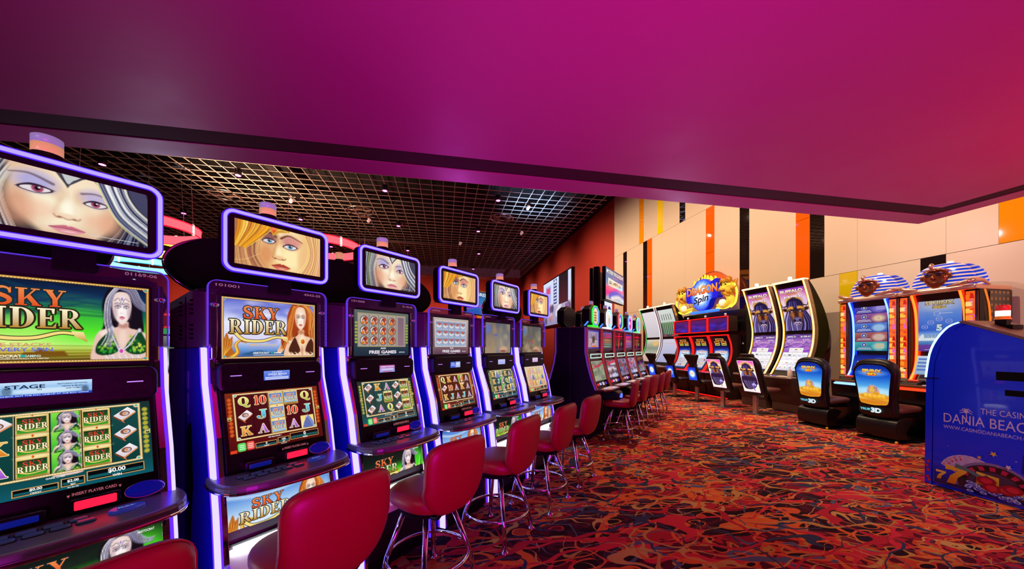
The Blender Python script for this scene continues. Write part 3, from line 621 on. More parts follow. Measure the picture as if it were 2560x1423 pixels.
def reels(A, x0, z0, x1, z1, grid, thm, lines=True):
    """paint the cells then raise the letters"""
    n = len(grid[0]); m = len(grid); cw = (x1-x0)/n; ch = (z1-z0)/m
    bgc = {'d': '#06403c', 'g': '#3c0c08', 'p': '#c89878'}[thm]
    for r in range(m):
        for c in range(n):
            k = grid[r][c]; a, b = x0+c*cw, z1-(r+1)*ch
            if k == 'L':
                A.at(a, b, cw, ch).fill('#e0c070'); A.ell(.5, .02, .5, .12, '#8a6420', .5, .7); A.ell(.5, .98, .5, .1, '#fff2b8', .5, .7); A.at(a+.1*cw, b+.14*ch, .8*cw, .72*ch).fill('#38a028' if thm == 'd' else '#88c0f0', '#103018' if thm == 'd' else '#3878c8')
                A.full()
            elif k == 'G':
                A.at(a+.06*cw, b+.03*ch, .88*cw, .94*ch).fill('#30b030', '#88e048'); (girl_dark if thm == 'd' else girl_red)(A, a+.1*cw, b-.12*ch, .85*cw, 1.08*ch, True); A.full()
            elif k == 'H':
                A.at(a+.05*cw, b+.04*ch, .9*cw, .92*ch).fill('#f8f0b0', '#f0d880'); A.poly(smooth([(.1, .0), (.2, .3), (.1, .2), (.3, .6), (.5, .95), (.8, .6), (.95, .0)], 4, True), '#5a70b0', .02); A.strands([(.5, .9), (.7, .5), (.85, 0)], [(.6, .95), (.9, .5), (1, 0)], 6, .05, ['#8aa0e0', '#384880', '#b0a0e0'], 4); A.line([(.45, .8), (.55, 1.1)], .05, '#e0e0f0', .01, 0, 1, 0); A.full()
    for c in range(1, n): A.rect(x0+c*cw-.003, x0+c*cw+.003, z0, z1, '#020c10' if thm == 'd' else '#1c0402')
    for r in range(m):
        for c in range(n): cell(A, grid[r][c], x0+c*cw, z1-(r+1)*ch, x0+(c+1)*cw, z1-r*ch, thm)
def reel_screen(thm, grid, money, extra=True):
    A = Art(.44, .285, 190)
    if thm == 'd': A.ramp([(0, '#0a5a68'), (.22, '#0a4448'), (1, '#04302e')])
    elif thm == 'g': A.ramp([(0, '#4c0c0c'), (.25, '#5c1008'), (1, '#7a2c10')])
    else: A.ramp([(0, '#a8744c'), (.4, '#d8a888'), (1, '#e8d0c0')])
    inner = {'d': ('#063c3a', '#0a4a46'), 'g': ('#30080a', '#481410'), 'p': ('#c09070', '#d8b8a0')}[thm]
    A.at(.07, .2, .86, .78).fill(*inner).full()
    for s in (0, 1):
        for q in range(10): A.ell(.035 if not s else .965, .3+q*.065, .018, .03, {'d': '#c8b838', 'g': '#e0601c', 'p': '#f0d8b8'}[thm], .5, .9, 30 if q % 2 else -30)
    reels(A, .085, .215, .915, .965, grid, thm)
    A.at(.065, .19, .87, .79); A.frame(0, 1, 0, 1, .022, '#8a6a34'); A.frame(.004, .996, .006, .994, .014, '#e4cc90' if thm != 'p' else '#f4ead0'); 
    q = [ellipse(*A.p(((i+.5)/64, zz)), A.w*.0038, A.w*.0038, 6) for i in range(64) for zz in (.018, .982)]; A.raw(q, '#fff4cc')
    a = A.O
    for x in (.03, .97):
        for z in (.04, .96): A.raw([ellipse(*A.p((x, z)), A.w*.018, A.w*.018, 8)], '#e8d0a0'); A.raw([ellipse(*A.p((x, z)), A.w*.009, A.w*.009, 8)], '#30b8c0')
    A.full()
    for x in (.02, .975): A.rect(x-.016, x+.016, .54, .6, '#f0dc70'); A.rect(x-.012, x+.012, .545, .595, '#0c2a28' if thm == 'd' else '#3c1408'); A.text('40', x, .575, .028, '#f8e89c')
    # meters
    def box(x0, x1, z0, z1): A.rect(x0, x1, z0, z1, '#c89858'); A.rect(x0+.006, x1-.006, z0+.01, z1-.01, '#050a0c'); A.rect(x0+.01, x1-.01, z0+.2*(z1-z0), z0+.5*(z1-z0), '#0c5a60')
    box(.6, .94, .045, .165); box(.465, .59, .03, .13); box(.235, .455, .02, .105)
    A.text(money[2], .77, .12, .062, '#ffffff', bold=.03); A.text('WIN', .77, .055, .03, '#ffffff'); A.text(money[1], .5275, .09, .036, '#ffffff', bold=.03); A.text('BET', .5275, .048, .018, '#ffffff'); A.text('Min Bet 40c', .5275, .014, .014, '#f0f0f0')
    A.text(money[0], .345, .075, .036, '#ffffff', bold=.03); A.text('CREDIT', .345, .035, .018, '#ffffff'); A.text(money[3], .44, .165, .02, '#e8f0f0')
    if extra:
        A.raw([rrect(*(v for v in (.07*A.w, .145*A.w, .015*A.h, .15*A.h)), .008)], '#58d860'); A.raw([rrect(.153*A.w, .225*A.w, .02*A.h, .155*A.h, .008)], '#f05848')
        for q in range(3): A.rect(.085, .13, .045+q*.03, .058+q*.03, '#d8ffd8'); A.rect(.165, .213, .05+q*.03, .062+q*.03, '#ffe0d8')
        A.rect(.0, .06, -.0, .05, '#e0401c')
    return A
def reel_top(pale):
    A = Art(.43, .3, 120); A.ramp([(0, '#1c3040'), (.2, '#28404c'), (1, '#60706c')]) if not pale else A.ramp([(0, '#5c3c50'), (.25, '#907078'), (1, '#c0b8b0')])
    A.at(.08, .22, .84, .7).fill('#b0a8a0' if not pale else '#c8c4cc').full()
    for r in range(3):
        for c in range(5):
            x, z = .17+c*.165, .34+r*.22
            if not pale:
                if c < 4:
                    A.ell(x, z, .068, .1, '#201410', .15); A.ell(x, z, .06, .088, '#e8e0dc' if c < 3 else '#d8b8a0', .15); A.ell(x+.02, z+.03, .03, .05, '#c03c20', .4); A.ell(x-.02, z-.05, .025, .035, '#e87c20', .4); A.ell(x+.03, z-.05, .02, .03, '#d85818', .4); A.line([(x-.03, z), (x, z+.06), (x+.02, z-.02)], .014, '#5a1810', .01)
            else:
                A.at(x-.075, z-.1, .15, .2).fill('#a8c0dc', '#7890c0').full(); A.ell(x, z+.05, .04, .03, '#d85838', .5); A.line([(x-.05, z), (x, z-.03), (x+.05, z)], .04, '#e8e4e8', .03)
    if not pale: A.at(.79, .23, .11, .67).fill('#987888', '#7c6878').full()
    A.frame(.06, .94, .2, .94, .012, '#b8a878' if not pale else '#e0d8d0')
    for c in range(1, 5): A.rect(.085+c*.165, .091+c*.165, .22, .92, '#302420' if not pale else '#787080')
    if not pale:
        for s in (.035, .965):
            for q in range(7): A.raw([ellipse(s*A.w, (.3+q*.07)*A.h, .01, .008, 8)], '#a8b848')
    A.text('AND', .5, .165, .04, '#f4f0f8', w=.1, bold=.03); A.text('FREE GAMES', .5, .08, .075, '#f0e8f4', w=.5, out='#30283c', bold=.045)
    A.text('ARISTOCRAT', .86, .07, .03, '#e8e8f0', w=.12); A.rect(.4, .62, .012, .02, '#e8e4f0'); return A
def washed(seed):  # screen reflections painted into the picture as blurred, washed-out blobs
    r = random.Random(seed); A = Art(.43, .3, 90); A.ramp([(0, '#a89478'), (.5, '#8c8474'), (1, '#5c6068')] if seed == 1 else [(0, '#7c6858'), (.5, '#6c6860'), (1, '#585c60')])
    for i in range(30): A.ell(r.uniform(0, 1), r.uniform(0, 1), r.uniform(.03, .14), r.uniform(.05, .2), r.choice(['#b8a888', '#6c7488', '#9c8c78', '#707c74', '#a49068']), .8, .5)
    A.ell(.12, .8, .1, .16, '#4c78d0', .8, .8); A.ell(.72, .12, .16, .1, '#e8b090', .7, .8); A.ell(.7, .06, .12, .04, '#7c3c30', .6, .7); A.ell(.4, .6, .06, .02, '#3858e0', .5, .8)
    if seed == 2: A.ell(.5, .4, .08, .04, '#d84830', .6, .9, -20); A.ell(.5, .34, .05, .02, '#4060e0', .5, .8)
    return A
def small_display(k):
    A = Art(.15, .045); 
    if k == 0:
        A = Art(.2, .05, 60); A.fill('#4c90d8', '#c8e4ff'); A.ell(.5, .35, .45, .2, '#f0faff', .7, .7); A.ell(.1, .4, .05, .3, '#6080a0', .6); A.ell(.92, .3, .04, .3, '#506c90', .6)
        A.text('STAGE', .28, .68, .26, '#102840', w=.4); A.text('954', .42, .45, .1, '#203850'); A.text('FEATURING NATIONAL', .78, .78, .09, '#183048', w=.34); A.text('NEWS & MUSIC', .78, .6, .09, '#183048', w=.24); A.text('AND COMEDY', .8, .44, .09, '#183048', w=.2)
        A.rect(0, 1, 0, .16, '#1c40c0'); A.text('CHECK OUT THE FULL LINE-UP AT THE BOX OFFICE', .5, .09, .07, '#e8f4ff', w=.92)
    elif k == 1:
        A = Art(.12, .048, 1); A.fill('#3a58d0', '#6a8ce8'); A.text('THE CASINO', .5, .85, .1, '#ffffff', w=.4); A.text('DANIA BEACH', .52, .62, .2, '#f0f4ff', w=.7); A.text('CARD ROOM', .5, .44, .07, '#c8d8ff', w=.36)
        for q in range(3): A.rect(.05, .95, .06+q*.11, .12+q*.11, '#e8f0ff')
    elif k == 2:
        A = Art(.12, .048, 1); A.fill('#90a8f0', '#c050a0'); A.text("SUMMER'S TREASURE", .5, .78, .14, '#ffffff', w=.84); A.rect(.1, .9, .45, .52, '#f0f0ff'); A.rect(.1, .9, .3, .36, '#f8f8ff'); A.rect(.2, .8, .04, .12, '#d83850')
    elif k == 3:
        A = Art(.12, .048, 1); A.fill('#5070e8', '#3858d0'); A.shape([(.5, 0), (1, 0), (1, 1), (.55, 1)], '#a8b8f0'); A.rect(.08, .4, .7, .78, '#ffffff'); A.rect(.08, .46, .4, .5, '#f0f0ff'); A.rect(.56, .9, .5, .7, '#e8f0ff'); A.rect(.56, .95, .2, .3, '#c0d0ff')
    elif k == 4:
        A = Art(.12, .048, 1); A.fill('#b0b8f0', '#d0d4ff')
        for q in range(4): A.rect(.1, .9, .15+q*.2, .21+q*.2, '#8890d0')
    else:
        A = Art(.12, .048, 1); A.fill('#d8b8e0', '#e8d8f8')
        for q in range(4): A.rect(.15, .85, .15+q*.2, .21+q*.2, '#b870a8')
    return A

def bison(A, x, z, w, h):
    """shaggy bison head over a dark purple body"""
    A.at(x, z, w, h)
    A.poly(smooth([(.02, -.02), (.04, .3), (.16, .55), (.3, .7), (.7, .7), (.86, .55), (.98, .3), (1.0, -.02)], 5, True), '#2c2050', .03)
    A.strands([(.06, .0), (.08, .3), (.26, .62)], [(.4, .0), (.34, .2), (.36, .5)], 16, .022, ['#8a78c8', '#1c1238', '#5a4898', '#c4b8f0', '#120c24'], 3); A.strands([(.94, .0), (.92, .3), (.74, .62)], [(.6, .0), (.66, .2), (.64, .5)], 16, .022, ['#8a78c8', '#1c1238', '#5a4898', '#c4b8f0', '#120c24'], 4)
    A.ell(.5, .87, .3, .15, '#c89448', .4); A.strands([(.26, .84), (.38, .98)], [(.74, .84), (.62, .98)], 16, .03, ['#d8ac5c', '#8a6430', '#f0cc80'], 6); A.ell(.5, .93, .1, .05, '#3c3048', .5)
    for s in (-1, 1):
        A.line([(.5+s*.3, .74), (.5+s*.42, .72), (.5+s*.46, .8)], .06, '#2c2430', .01); A.ell(.5+s*.37, .63, .1, .055, '#7a4824', .4, 1, s*24); A.ell(.5+s*.37, .625, .06, .03, '#1c1018', .4, 1, s*24)
    A.poly(smooth([(.2, .72), (.24, .86), (.4, .95), (.6, .95), (.76, .86), (.8, .72), (.74, .52), (.68, .36), (.64, .2), (.5, .15), (.36, .2), (.32, .36), (.26, .52)], 5, True), '#6c3c1c', .03)
    A.poly(smooth([(.22, .74), (.28, .88), (.5, .95), (.72, .88), (.78, .74), (.62, .68), (.5, .58), (.38, .68)], 4, True), '#1c1840', .04); A.strands([(.26, .7), (.34, .86)], [(.74, .7), (.66, .86)], 24, .03, ['#38306c', '#0c0820', '#6c5cb8', '#241c50'], 6)
    for s in (-1, 1):
        A.ell(.5+s*.17, .66, .12, .055, '#f0a444', .6, .95, -s*28); A.ell(.5+s*.15, .57, .085, .055, '#140c24', .4, 1, -s*24); A.ell(.5+s*.145, .565, .04, .026, '#c8ccff', .4, 1, -s*20); A.ell(.5+s*.14, .565, .014, .022, '#1c1430', .4)
        A.line([(.5+s*.04, .6), (.5+s*.16, .64), (.5+s*.26, .62)], .02, '#140c1c', .03); A.ell(.5+s*.14, .44, .07, .13, '#b8642c', .8, .85); A.ell(.5+s*.2, .36, .04, .1, '#3c2018', .8, .6)
    A.ell(.5, .46, .07, .16, '#341c20', .7, .9); A.ell(.5, .31, .17, .1, '#40305c', .4); A.ell(.5, .34, .12, .05, '#8a78a8', .8, .7)
    for s in (-1, 1): A.ell(.5+s*.09, .31, .035, .025, '#080410', .4, 1, s*30)
    A.line([(.38, .22), (.46, .25), (.5, .22), (.54, .25), (.62, .22)], .035, '#d8c8f0', .03, .01); A.line([(.42, .19), (.5, .17), (.58, .19)], .03, '#8878a8', .03, .01)
    A.strands([(.34, .2), (.42, .0)], [(.66, .2), (.58, .0)], 14, .022, ['#8878b8', '#1c1434', '#b8a8e0'], 4)
    A.full()
def buffalo_top():
    A = Art(.5, 1.0, 110); A.ramp([(0, '#b8a0d8'), (.4, '#e0c8e0'), (.7, '#f0d0d8'), (.88, '#d070b0'), (1, '#8c30b8')])
    for i in range(24): A.ell(rnd.uniform(0, 1), rnd.uniform(.1, .85), rnd.uniform(.1, .3), rnd.uniform(.03, .08), rnd.choice(['#fff0f0', '#d8b0e8', '#f8d8c8', '#c090d8']), .9, .5)
    bison(A, -.04, .0, 1.08, .8)
    A.text('BUFFALO', .5, .93, .07, '#e8c898', w=.86, c2='#fff8e8', out='#4c2418', bold=.05, ow=.04); A.text('GRAND', .5, .865, .035, '#f0a050', w=.4, out='#3c1c10', bold=.04); A.text('$18,996.31', .5, .8, .05, '#fff4f8', w=.7, out='#a83c78', bold=.04)
    return A
def buffalo_low():
    A = Art(.5, .82, 110); A.ramp([(0, '#d8d0e8'), (.3, '#c8a8e0'), (.55, '#9048c0'), (.8, '#b078c8'), (1, '#4c2c78')])
    for i in range(14): A.line([(0, rnd.uniform(.5, .9)), (.5, rnd.uniform(.5, 1)), (1, rnd.uniform(.6, 1))], .05, rnd.choice(['#5c3498', '#d8a8e8', '#382060', '#f0c8d8']), .02, .04, .5)
    A.text('$992.31', .24, .93, .05, '#ffffff', w=.34, out='#3c2050'); A.text('$198.41', .77, .93, .05, '#ffffff', w=.36, out='#3c2050'); A.text('$28.28', .2, .84, .035, '#ffe8f0', w=.24); A.text('$12.34', .8, .84, .035, '#ffe8f0', w=.24)
    A.rect(.02, .98, .03, .5, '#ddd4e4'); A.rect(.24, .76, .5, .62, '#e8d8b8')
    r = random.Random(3); ks = ['J', '10', 'Q', 'K', 'A', 'o', 'c']
    for i in range(5):
        for j in range(5 if i < 4 else 3):
            x, z = (.12+j*.19, .09+i*.115) if i < 4 else (.32+j*.18, .56)
            A.rect(x-.085, x+.085, z-.052, z+.052, r.choice(['#efe9f2', '#f4eee4', '#e4dcf0']), '#ffffff'); k = r.choice(ks)
            if k == 'c': A.raw([ellipse(x*A.w, z*A.h, .03, .028, 10)], '#4c2c58'); A.raw([ellipse(x*A.w, (z+.01)*A.h, .014, .016, 8)], '#d0843c')
            elif k == 'o': A.raw([ellipse(x*A.w, z*A.h, .024, .02, 10)], r.choice(['#d8a040', '#60c060', '#9070c0'])); A.raw([ellipse(x*A.w, z*A.h, .012, .01, 8)], '#f4e8d0')
            else: A.serif(k, x, z, .06, r.choice(['#3c7cd8', '#d83c48', '#d89838', '#48a858']), w=.1 if len(k) == 1 else .13)
    return A
def buffalo_seat():
    A = Art(.4, .76, 90); A.ramp([(0, '#ffd0e0'), (.12, '#fff0c8'), (.5, '#e8e0ff'), (.75, '#ffe8a0'), (1, '#f030b8')]); A.ell(.5, .6, .42, .36, '#fff2b8', .5, .95)
    bison(A, .02, .28, .96, .66)
    A.poly(smooth([(.06, .45), (.1, .14), (.3, .08), (.6, .1), (.86, .2), (.95, .42), (.8, .5), (.2, .5)], 4, True), '#1c1238', .03)
    A.strands([(.1, .36), (.2, .2), (.3, .1)], [(.9, .36), (.75, .25), (.7, .12)], 14, .02, ['#a890f0', '#4c38a0', '#e0d8ff'], 8); A.ell(.72, .24, .12, .05, '#b8a8f4', .4); A.line([(.72, .22), (.68, .14), (.7, .06)], .08, '#5c48b0', .05)
    A.frame(0, 1, 0, 1, .02, '#ffd8f0'); return A
def sphinx_fig(A, x, z, w, h):
    A.at(x, z, w, h)
    A.ell(.5, .2, .55, .2, '#b86410', .6, .8)
    A.poly(smooth([(.3, .95), (.2, .6), (.22, .4), (.5, .35), (.7, .45), (.72, .7), (.6, .95), (.45, 1.02)], 5, True), '#c8a0a0', .02)
    A.strands([(.28, .9), (.24, .5)], [(.7, .85), (.7, .5)], 12, .03, ['#a07898', '#e8d0b0', '#785070'], 2)
    A.ell(.42, .68, .13, .22, '#f0b440', .3); A.ell(.42, .66, .07, .14, '#ffd870', .7, .8); A.ell(.38, .72, .03, .02, '#6a3810', .4); A.ell(.47, .72, .03, .02, '#6a3810', .4); A.ell(.42, .58, .04, .02, '#a05818', .4)
    for cx_, r_ in ((.14, .12), (.34, .14), (.56, .15), (.74, .13), (.9, .1)): A.ell(cx_, .22, r_, .2, '#f0a824', .4); A.ell(cx_-.02, .28, r_*.6, .1, '#ffd45c', .7, .8)
    A.ell(.6, .42, .14, .12, '#e89c20', .4); A.full()
def sphinx_seat():
    A = Art(.44, .62, 100); A.ramp([(0, '#e8901c'), (.24, '#f4b840'), (.3, '#a8dcf4'), (.5, '#48a0e8'), (.75, '#0c4cc8'), (1, '#08248c')])
    A.ell(.5, .36, .5, .08, '#c8ecff', .9, .7); A.line([(0, .2), (.5, .12), (1, .06)], .03, '#ffd080', .02, .02, .8); A.ell(.5, .1, .5, .05, '#c86c10', .9, .6); A.ell(.5, .8, .34, .07, '#b8e0ff', .9, .6)
    sphinx_fig(A, .22, .16, .62, .34)
    A.text('SPHINX', .5, .85, .085, '#e87c10', w=.52, c2='#ffe870', out='#5c1808', bold=.05, ow=.05); A.text('3D', .5, .765, .07, '#f04810', w=.26, c2='#ffe030', out='#7c1408', bold=.08, ow=.06)
    return A
def sphinx_top1():
    A = Art(.47, .84, 90); A.fill('#484088')
    for i, (c, c2) in enumerate((('#187890', '#48b0b8'), ('#803848', '#b06060'), ('#3048a8', '#5080d8'), ('#6c3c78', '#a05c98'), ('#3c3090', '#6050b8'))):
        z = i*.2; A.at(0, z+.004, 1, .192).fill(c, c2); A.ell(.75, .45, .2, .4, ['#a8d8d0', '#e8d0c0', '#b8e0f8', '#f0d0a8', '#8878d8'][i], .6, .8); A.full()
        A.raw([ellipse(.3*A.w, (z+.13)*A.h, .04, .042, 18)], '#a8c4f0'); A.raw([ellipse(.3*A.w, (z+.13)*A.h, .034, .036, 18)], '#3848b0'); A.raw([ellipse(.3*A.w, (z+.13)*A.h, .016, .018, 8)], '#e8d090')
        A.rect(.1, .5, z+.055, z+.066, '#e8e8f8'); A.rect(.06, .54, z+.03, z+.04, '#d8d8f0')
    A.raw(arc(.75*A.w, .69*A.h, .05, .03, 0, 359, .02, .02), '#f4dcb0'); A.text('CREDIT', .78, .97, .025, '#f0e8ff', w=.3)
    for q in range(4): A.rect(.68, .95, .87+q*.02, .876+q*.02, '#d8d0f8')
    A.shape([(.65, .06), (.9, .06), (.92, .16), (.67, .16)], '#c8c8a8')
    return A
def sphinx_top2():
    A = Art(.47, .84, 90); A.ramp([(0, '#603898'), (.12, '#7040a0'), (.13, '#3c70b8'), (.28, '#a8d0f0'), (.4, '#2c60d0'), (.7, '#6088d8'), (1, '#b0b4d0')])
    A.poly([(0, .24), (.1, .33), (.22, .25), (.3, .3), (.45, .24), (.8, .28), (1, .24), (1, .2), (0, .2)], '#e0ecf4', .02); A.ell(.5, .85, .4, .1, '#c0c0d8', .9, .6)
    A.text('SPHINX', .5, .9, .08, '#b08c50', w=.66, c2='#e8dcb0', out='#5c4c38', bold=.04); A.text('3D', .5, .82, .05, '#c8a050', w=.3, out='#6c5c40', bold=.08)
    for x, z in ((.16, .46), (.3, .54), (.5, .6), (.72, .55), (.45, .7)): A.raw(arc(x*A.w, z*A.h, .036, .036, 0, 359, .006, .006), '#c8c0d0'); A.raw([ellipse(x*A.w, z*A.h, .02, .02, 10)], '#7088e0')
    A.text('5', .5, .44, .12, '#c8dce0', out='#405888', bold=.06); A.text('BONUS GAMES', .5, .28, .05, '#a8c8e8', w=.7, out='#30508c'); A.raw([ellipse(.5*A.w, .07*A.h, .034, .034, 5)], '#e8e8ff')
    A.rect(.15, .7, .03, .036, '#e0d8f8'); A.rect(.5, .8, .7, .708, '#d0d0e0'); return A
def sphinx_low(k):
    A = Art(.47, .3, 60)
    if k == 0:
        A.ramp([(0, '#081c70'), (.5, '#0c38b8'), (1, '#06187c')]); A.ell(.8, .6, .2, .2, '#3c98f0', .8, .7)
        A.text('TRUE', .32, .5, .2, '#e8f4ff', w=.36, bold=.05); A.text('3D', .68, .55, .36, '#ffffff', w=.3, out='#48b8f0', bold=.05, ow=.03)
    else:
        A.ramp([(0, '#8ca8c8'), (1, '#c8d0e0')]); A.rect(.3, .98, .12, .95, '#903850')
        for q in range(4): A.rect(.03, .26, .2+q*.19, .3+q*.19, '#5878c0')
        for x, z, c in ((.45, .7, '#e8d8b0'), (.7, .8, '#d8e0e8'), (.45, .35, '#f0e0c0'), (.75, .4, '#c8e0c0')): A.raw([ellipse(x*A.w, z*A.h, .04, .034, 14)], c); A.raw([ellipse(x*A.w, z*A.h, .02, .016, 10)], '#a06840')
    return A
# ------------------------------------------------------------------ the setting
WX = 8.1; CH = 8.7; BY = 35.3; FX = -26.0; NY = -5.0
def carpet():
    m = bpy.data.materials.new('patterned_carpet'); m.use_nodes = True; nt = m.node_tree; b = nt.nodes['Principled BSDF']; N = nt.nodes.new; L = nt.links.new
    tc = N('ShaderNodeTexCoord'); mp = N('ShaderNodeMapping'); mp.inputs['Rotation'].default_value = (0, 0, 0.5); mp.inputs['Scale'].default_value = (1.15, 1.9, 1)
    L(tc.outputs['Object'], mp.inputs[0])
    def noise(scale, detail=2, src=None, off=0):
        n = N('ShaderNodeTexNoise'); n.inputs['Scale'].default_value = scale; n.inputs['Detail'].default_value = detail
        v = N('ShaderNodeVectorMath'); v.operation = 'ADD'; v.inputs[1].default_value = (off, off*1.7, 0); L(src or mp.outputs[0], v.inputs[0]); L(v.outputs[0], n.inputs['Vector']); return n
    def warp(amount, scale, off=0):
        n = noise(scale, 2, None, off); s = N('ShaderNodeVectorMath'); s.operation = 'SUBTRACT'; s.inputs[1].default_value = (.5, .5, .5); L(n.outputs['Color'], s.inputs[0])
        k = N('ShaderNodeVectorMath'); k.operation = 'SCALE'; k.inputs['Scale'].default_value = amount; L(s.outputs[0], k.inputs[0])
        a = N('ShaderNodeVectorMath'); a.operation = 'ADD'; L(mp.outputs[0], a.inputs[0]); L(k.outputs[0], a.inputs[1]); return a.outputs[0]
    def ramp(src, stops, mode='CONSTANT'):
        r = N('ShaderNodeValToRGB'); r.color_ramp.interpolation = mode; e = r.color_ramp.elements
        while len(e) > 1: e.remove(e[-1])
        e[0].position = stops[0][0]; e[0].color = (*lin(stops[0][1]), 1)
        for p, c in stops[1:]:
            x = e.new(p); x.color = (*lin(c), 1)
        L(src, r.inputs[0]); return r.outputs[0]
    def mix(f, a, c):
        x = N('ShaderNodeMix'); x.data_type = 'RGBA'; L(f, x.inputs[0]); L(a, x.inputs[6]); L(c, x.inputs[7]); return x.outputs[2]
    def vor(scale, w, feature='DISTANCE_TO_EDGE'):
        v = N('ShaderNodeTexVoronoi'); v.feature = feature; v.inputs['Scale'].default_value = scale; L(w, v.inputs['Vector']); return v
    def thr(src, lo, hi):
        r = N('ShaderNodeMapRange'); r.inputs[1].default_value = lo; r.inputs[2].default_value = hi; r.inputs[3].default_value = 1; r.inputs[4].default_value = 0; L(src, r.inputs[0]); return r.outputs[0]
    def math_(op, a, v=None, c=None):
        x = N('ShaderNodeMath'); x.operation = op; L(a, x.inputs[0])
        if c is not None: L(c, x.inputs[1])
        elif v is not None: x.inputs[1].default_value = v
        return x.outputs[0]
    zone = noise(.55, 1.5, None, 2).outputs['Fac']
    # smeared ground: dark plum with burgundy, red, rust and slate streaks
    ws = warp(1.3, .9, 6); str_ = noise(2.6, 2.5, ws, 17).outputs['Fac']
    dark = ramp(str_, [(0, '#2a1820'), (.42, '#3a1c28'), (.5, '#5c1c30'), (.56, '#321a24'), (.62, '#463040')])
    warm = ramp(str_, [(0, '#8c1c34'), (.4, '#b82c38'), (.47, '#5a1a2c'), (.53, '#d04c30'), (.58, '#c09048'), (.62, '#7c2430'), (.68, '#50506c')])
    col = mix(ramp(zone, [(0, '#000000'), (.5, '#ffffff')]), dark, warm)
    # leaf shaped cells: thin coloured rims round dark hearts
    for k, (sc_, th, amp, off) in enumerate(((3.0, .30, .42, 5), (4.6, .26, .3, 19))):
        w = warp(amp, 1.8, off); v = vor(sc_, w, 'F1'); sep = N('ShaderNodeSeparateColor'); L(v.outputs['Color'], sep.inputs[0])
        r_ = math_('MULTIPLY_ADD', sep.outputs[1]); r_.node.inputs[1].default_value = .22; r_.node.inputs[2].default_value = th-.1
        inner = math_('LESS_THAN', v.outputs['Distance'], c=r_); ro = math_('MULTIPLY', r_, 1.22); outer = math_('LESS_THAN', v.outputs['Distance'], c=ro)
        pick = math_('GREATER_THAN', sep.outputs[2], .35 if k == 0 else .55)
        rim = ramp(sep.outputs[0], [(0, '#e0703c'), (.3, '#c8a050'), (.45, '#d83040'), (.65, '#5c6480'), (.8, '#e87c3c')])
        heart = ramp(sep.outputs[0], [(0, '#2c1a20'), (.4, '#341a28'), (.55, '#6c1c2c'), (.65, '#2c1c24'), (.85, '#c84c34' if k else '#302030')])
        col = mix(math_('MULTIPLY', outer, c=pick), col, rim); col = mix(math_('MULTIPLY', inner, c=pick), col, heart)
    # drifting lines of several widths
    for k, (sc_, wid, c, off) in enumerate(((1.5, .022, '#e87438', 3), (1.9, .014, '#5c6684', 13), (1.2, .02, '#d83848', 27), (2.3, .012, '#d0a860', 41), (1.7, .013, '#e0683c', 57), (2.0, .018, '#3c4460', 71), (1.4, .01, '#c89c54', 83), (1.0, .014, '#c03040', 95))):
        w = warp(.9, 1.1, off); n = noise(sc_, 0.4, w, off); a = math_('ABSOLUTE', math_('SUBTRACT', n.outputs['Fac'], .5))
        vary = noise(1.1, 1, None, off+5).outputs['Fac']; tw = N('ShaderNodeMapRange'); tw.inputs[1].default_value = .35; tw.inputs[2].default_value = .65; tw.inputs[3].default_value = 0; tw.inputs[4].default_value = wid*1.5; L(vary, tw.inputs[0])
        cc = N('ShaderNodeRGB'); cc.outputs[0].default_value = (*lin(c), 1)
        col = mix(math_('LESS_THAN', a, c=tw.outputs[0]), col, cc.outputs[0])
    pile = N('ShaderNodeTexNoise'); pile.inputs['Scale'].default_value = 420; L(tc.outputs['Object'], pile.inputs['Vector'])
    pm = N('ShaderNodeMapRange'); pm.inputs[1].default_value = .3; pm.inputs[2].default_value = .7; pm.inputs[3].default_value = .78; pm.inputs[4].default_value = 1.15; L(pile.outputs['Fac'], pm.inputs[0])
    vm = N('ShaderNodeVectorMath'); vm.operation = 'SCALE'; L(col, vm.inputs[0]); L(pm.outputs[0], vm.inputs['Scale'])
    L(vm.outputs[0], b.inputs['Base Color']); b.inputs['Roughness'].default_value = .95; b.inputs['Specular IOR Level'].default_value = .1
    bp = N('ShaderNodeBump'); bp.inputs['Strength'].default_value = .3; bp.inputs['Distance'].default_value = .004; L(pile.outputs['Fac'], bp.inputs['Height']); L(bp.outputs[0], b.inputs['Normal'])
    return m
floor = struct(obj('floor', MB().box(FX, WX+.2, NY, BY+.2, -.1, 0), carpet()))
def plaster(name, c, r=.6):
    m = noisy(mat(name, c, r), 3, .06, .05, 60); return m
beige = plaster('beige_wall_panel', '#dcc6ae', .42); redwall = plaster('red_brown_paint', '#a83420', .85)
seam = mat('panel_seam', '#5a4438', .8)
struct(obj('wall_right', MB().box(WX+.02, WX+.2, NY, 15.48, 0, CH), seam))
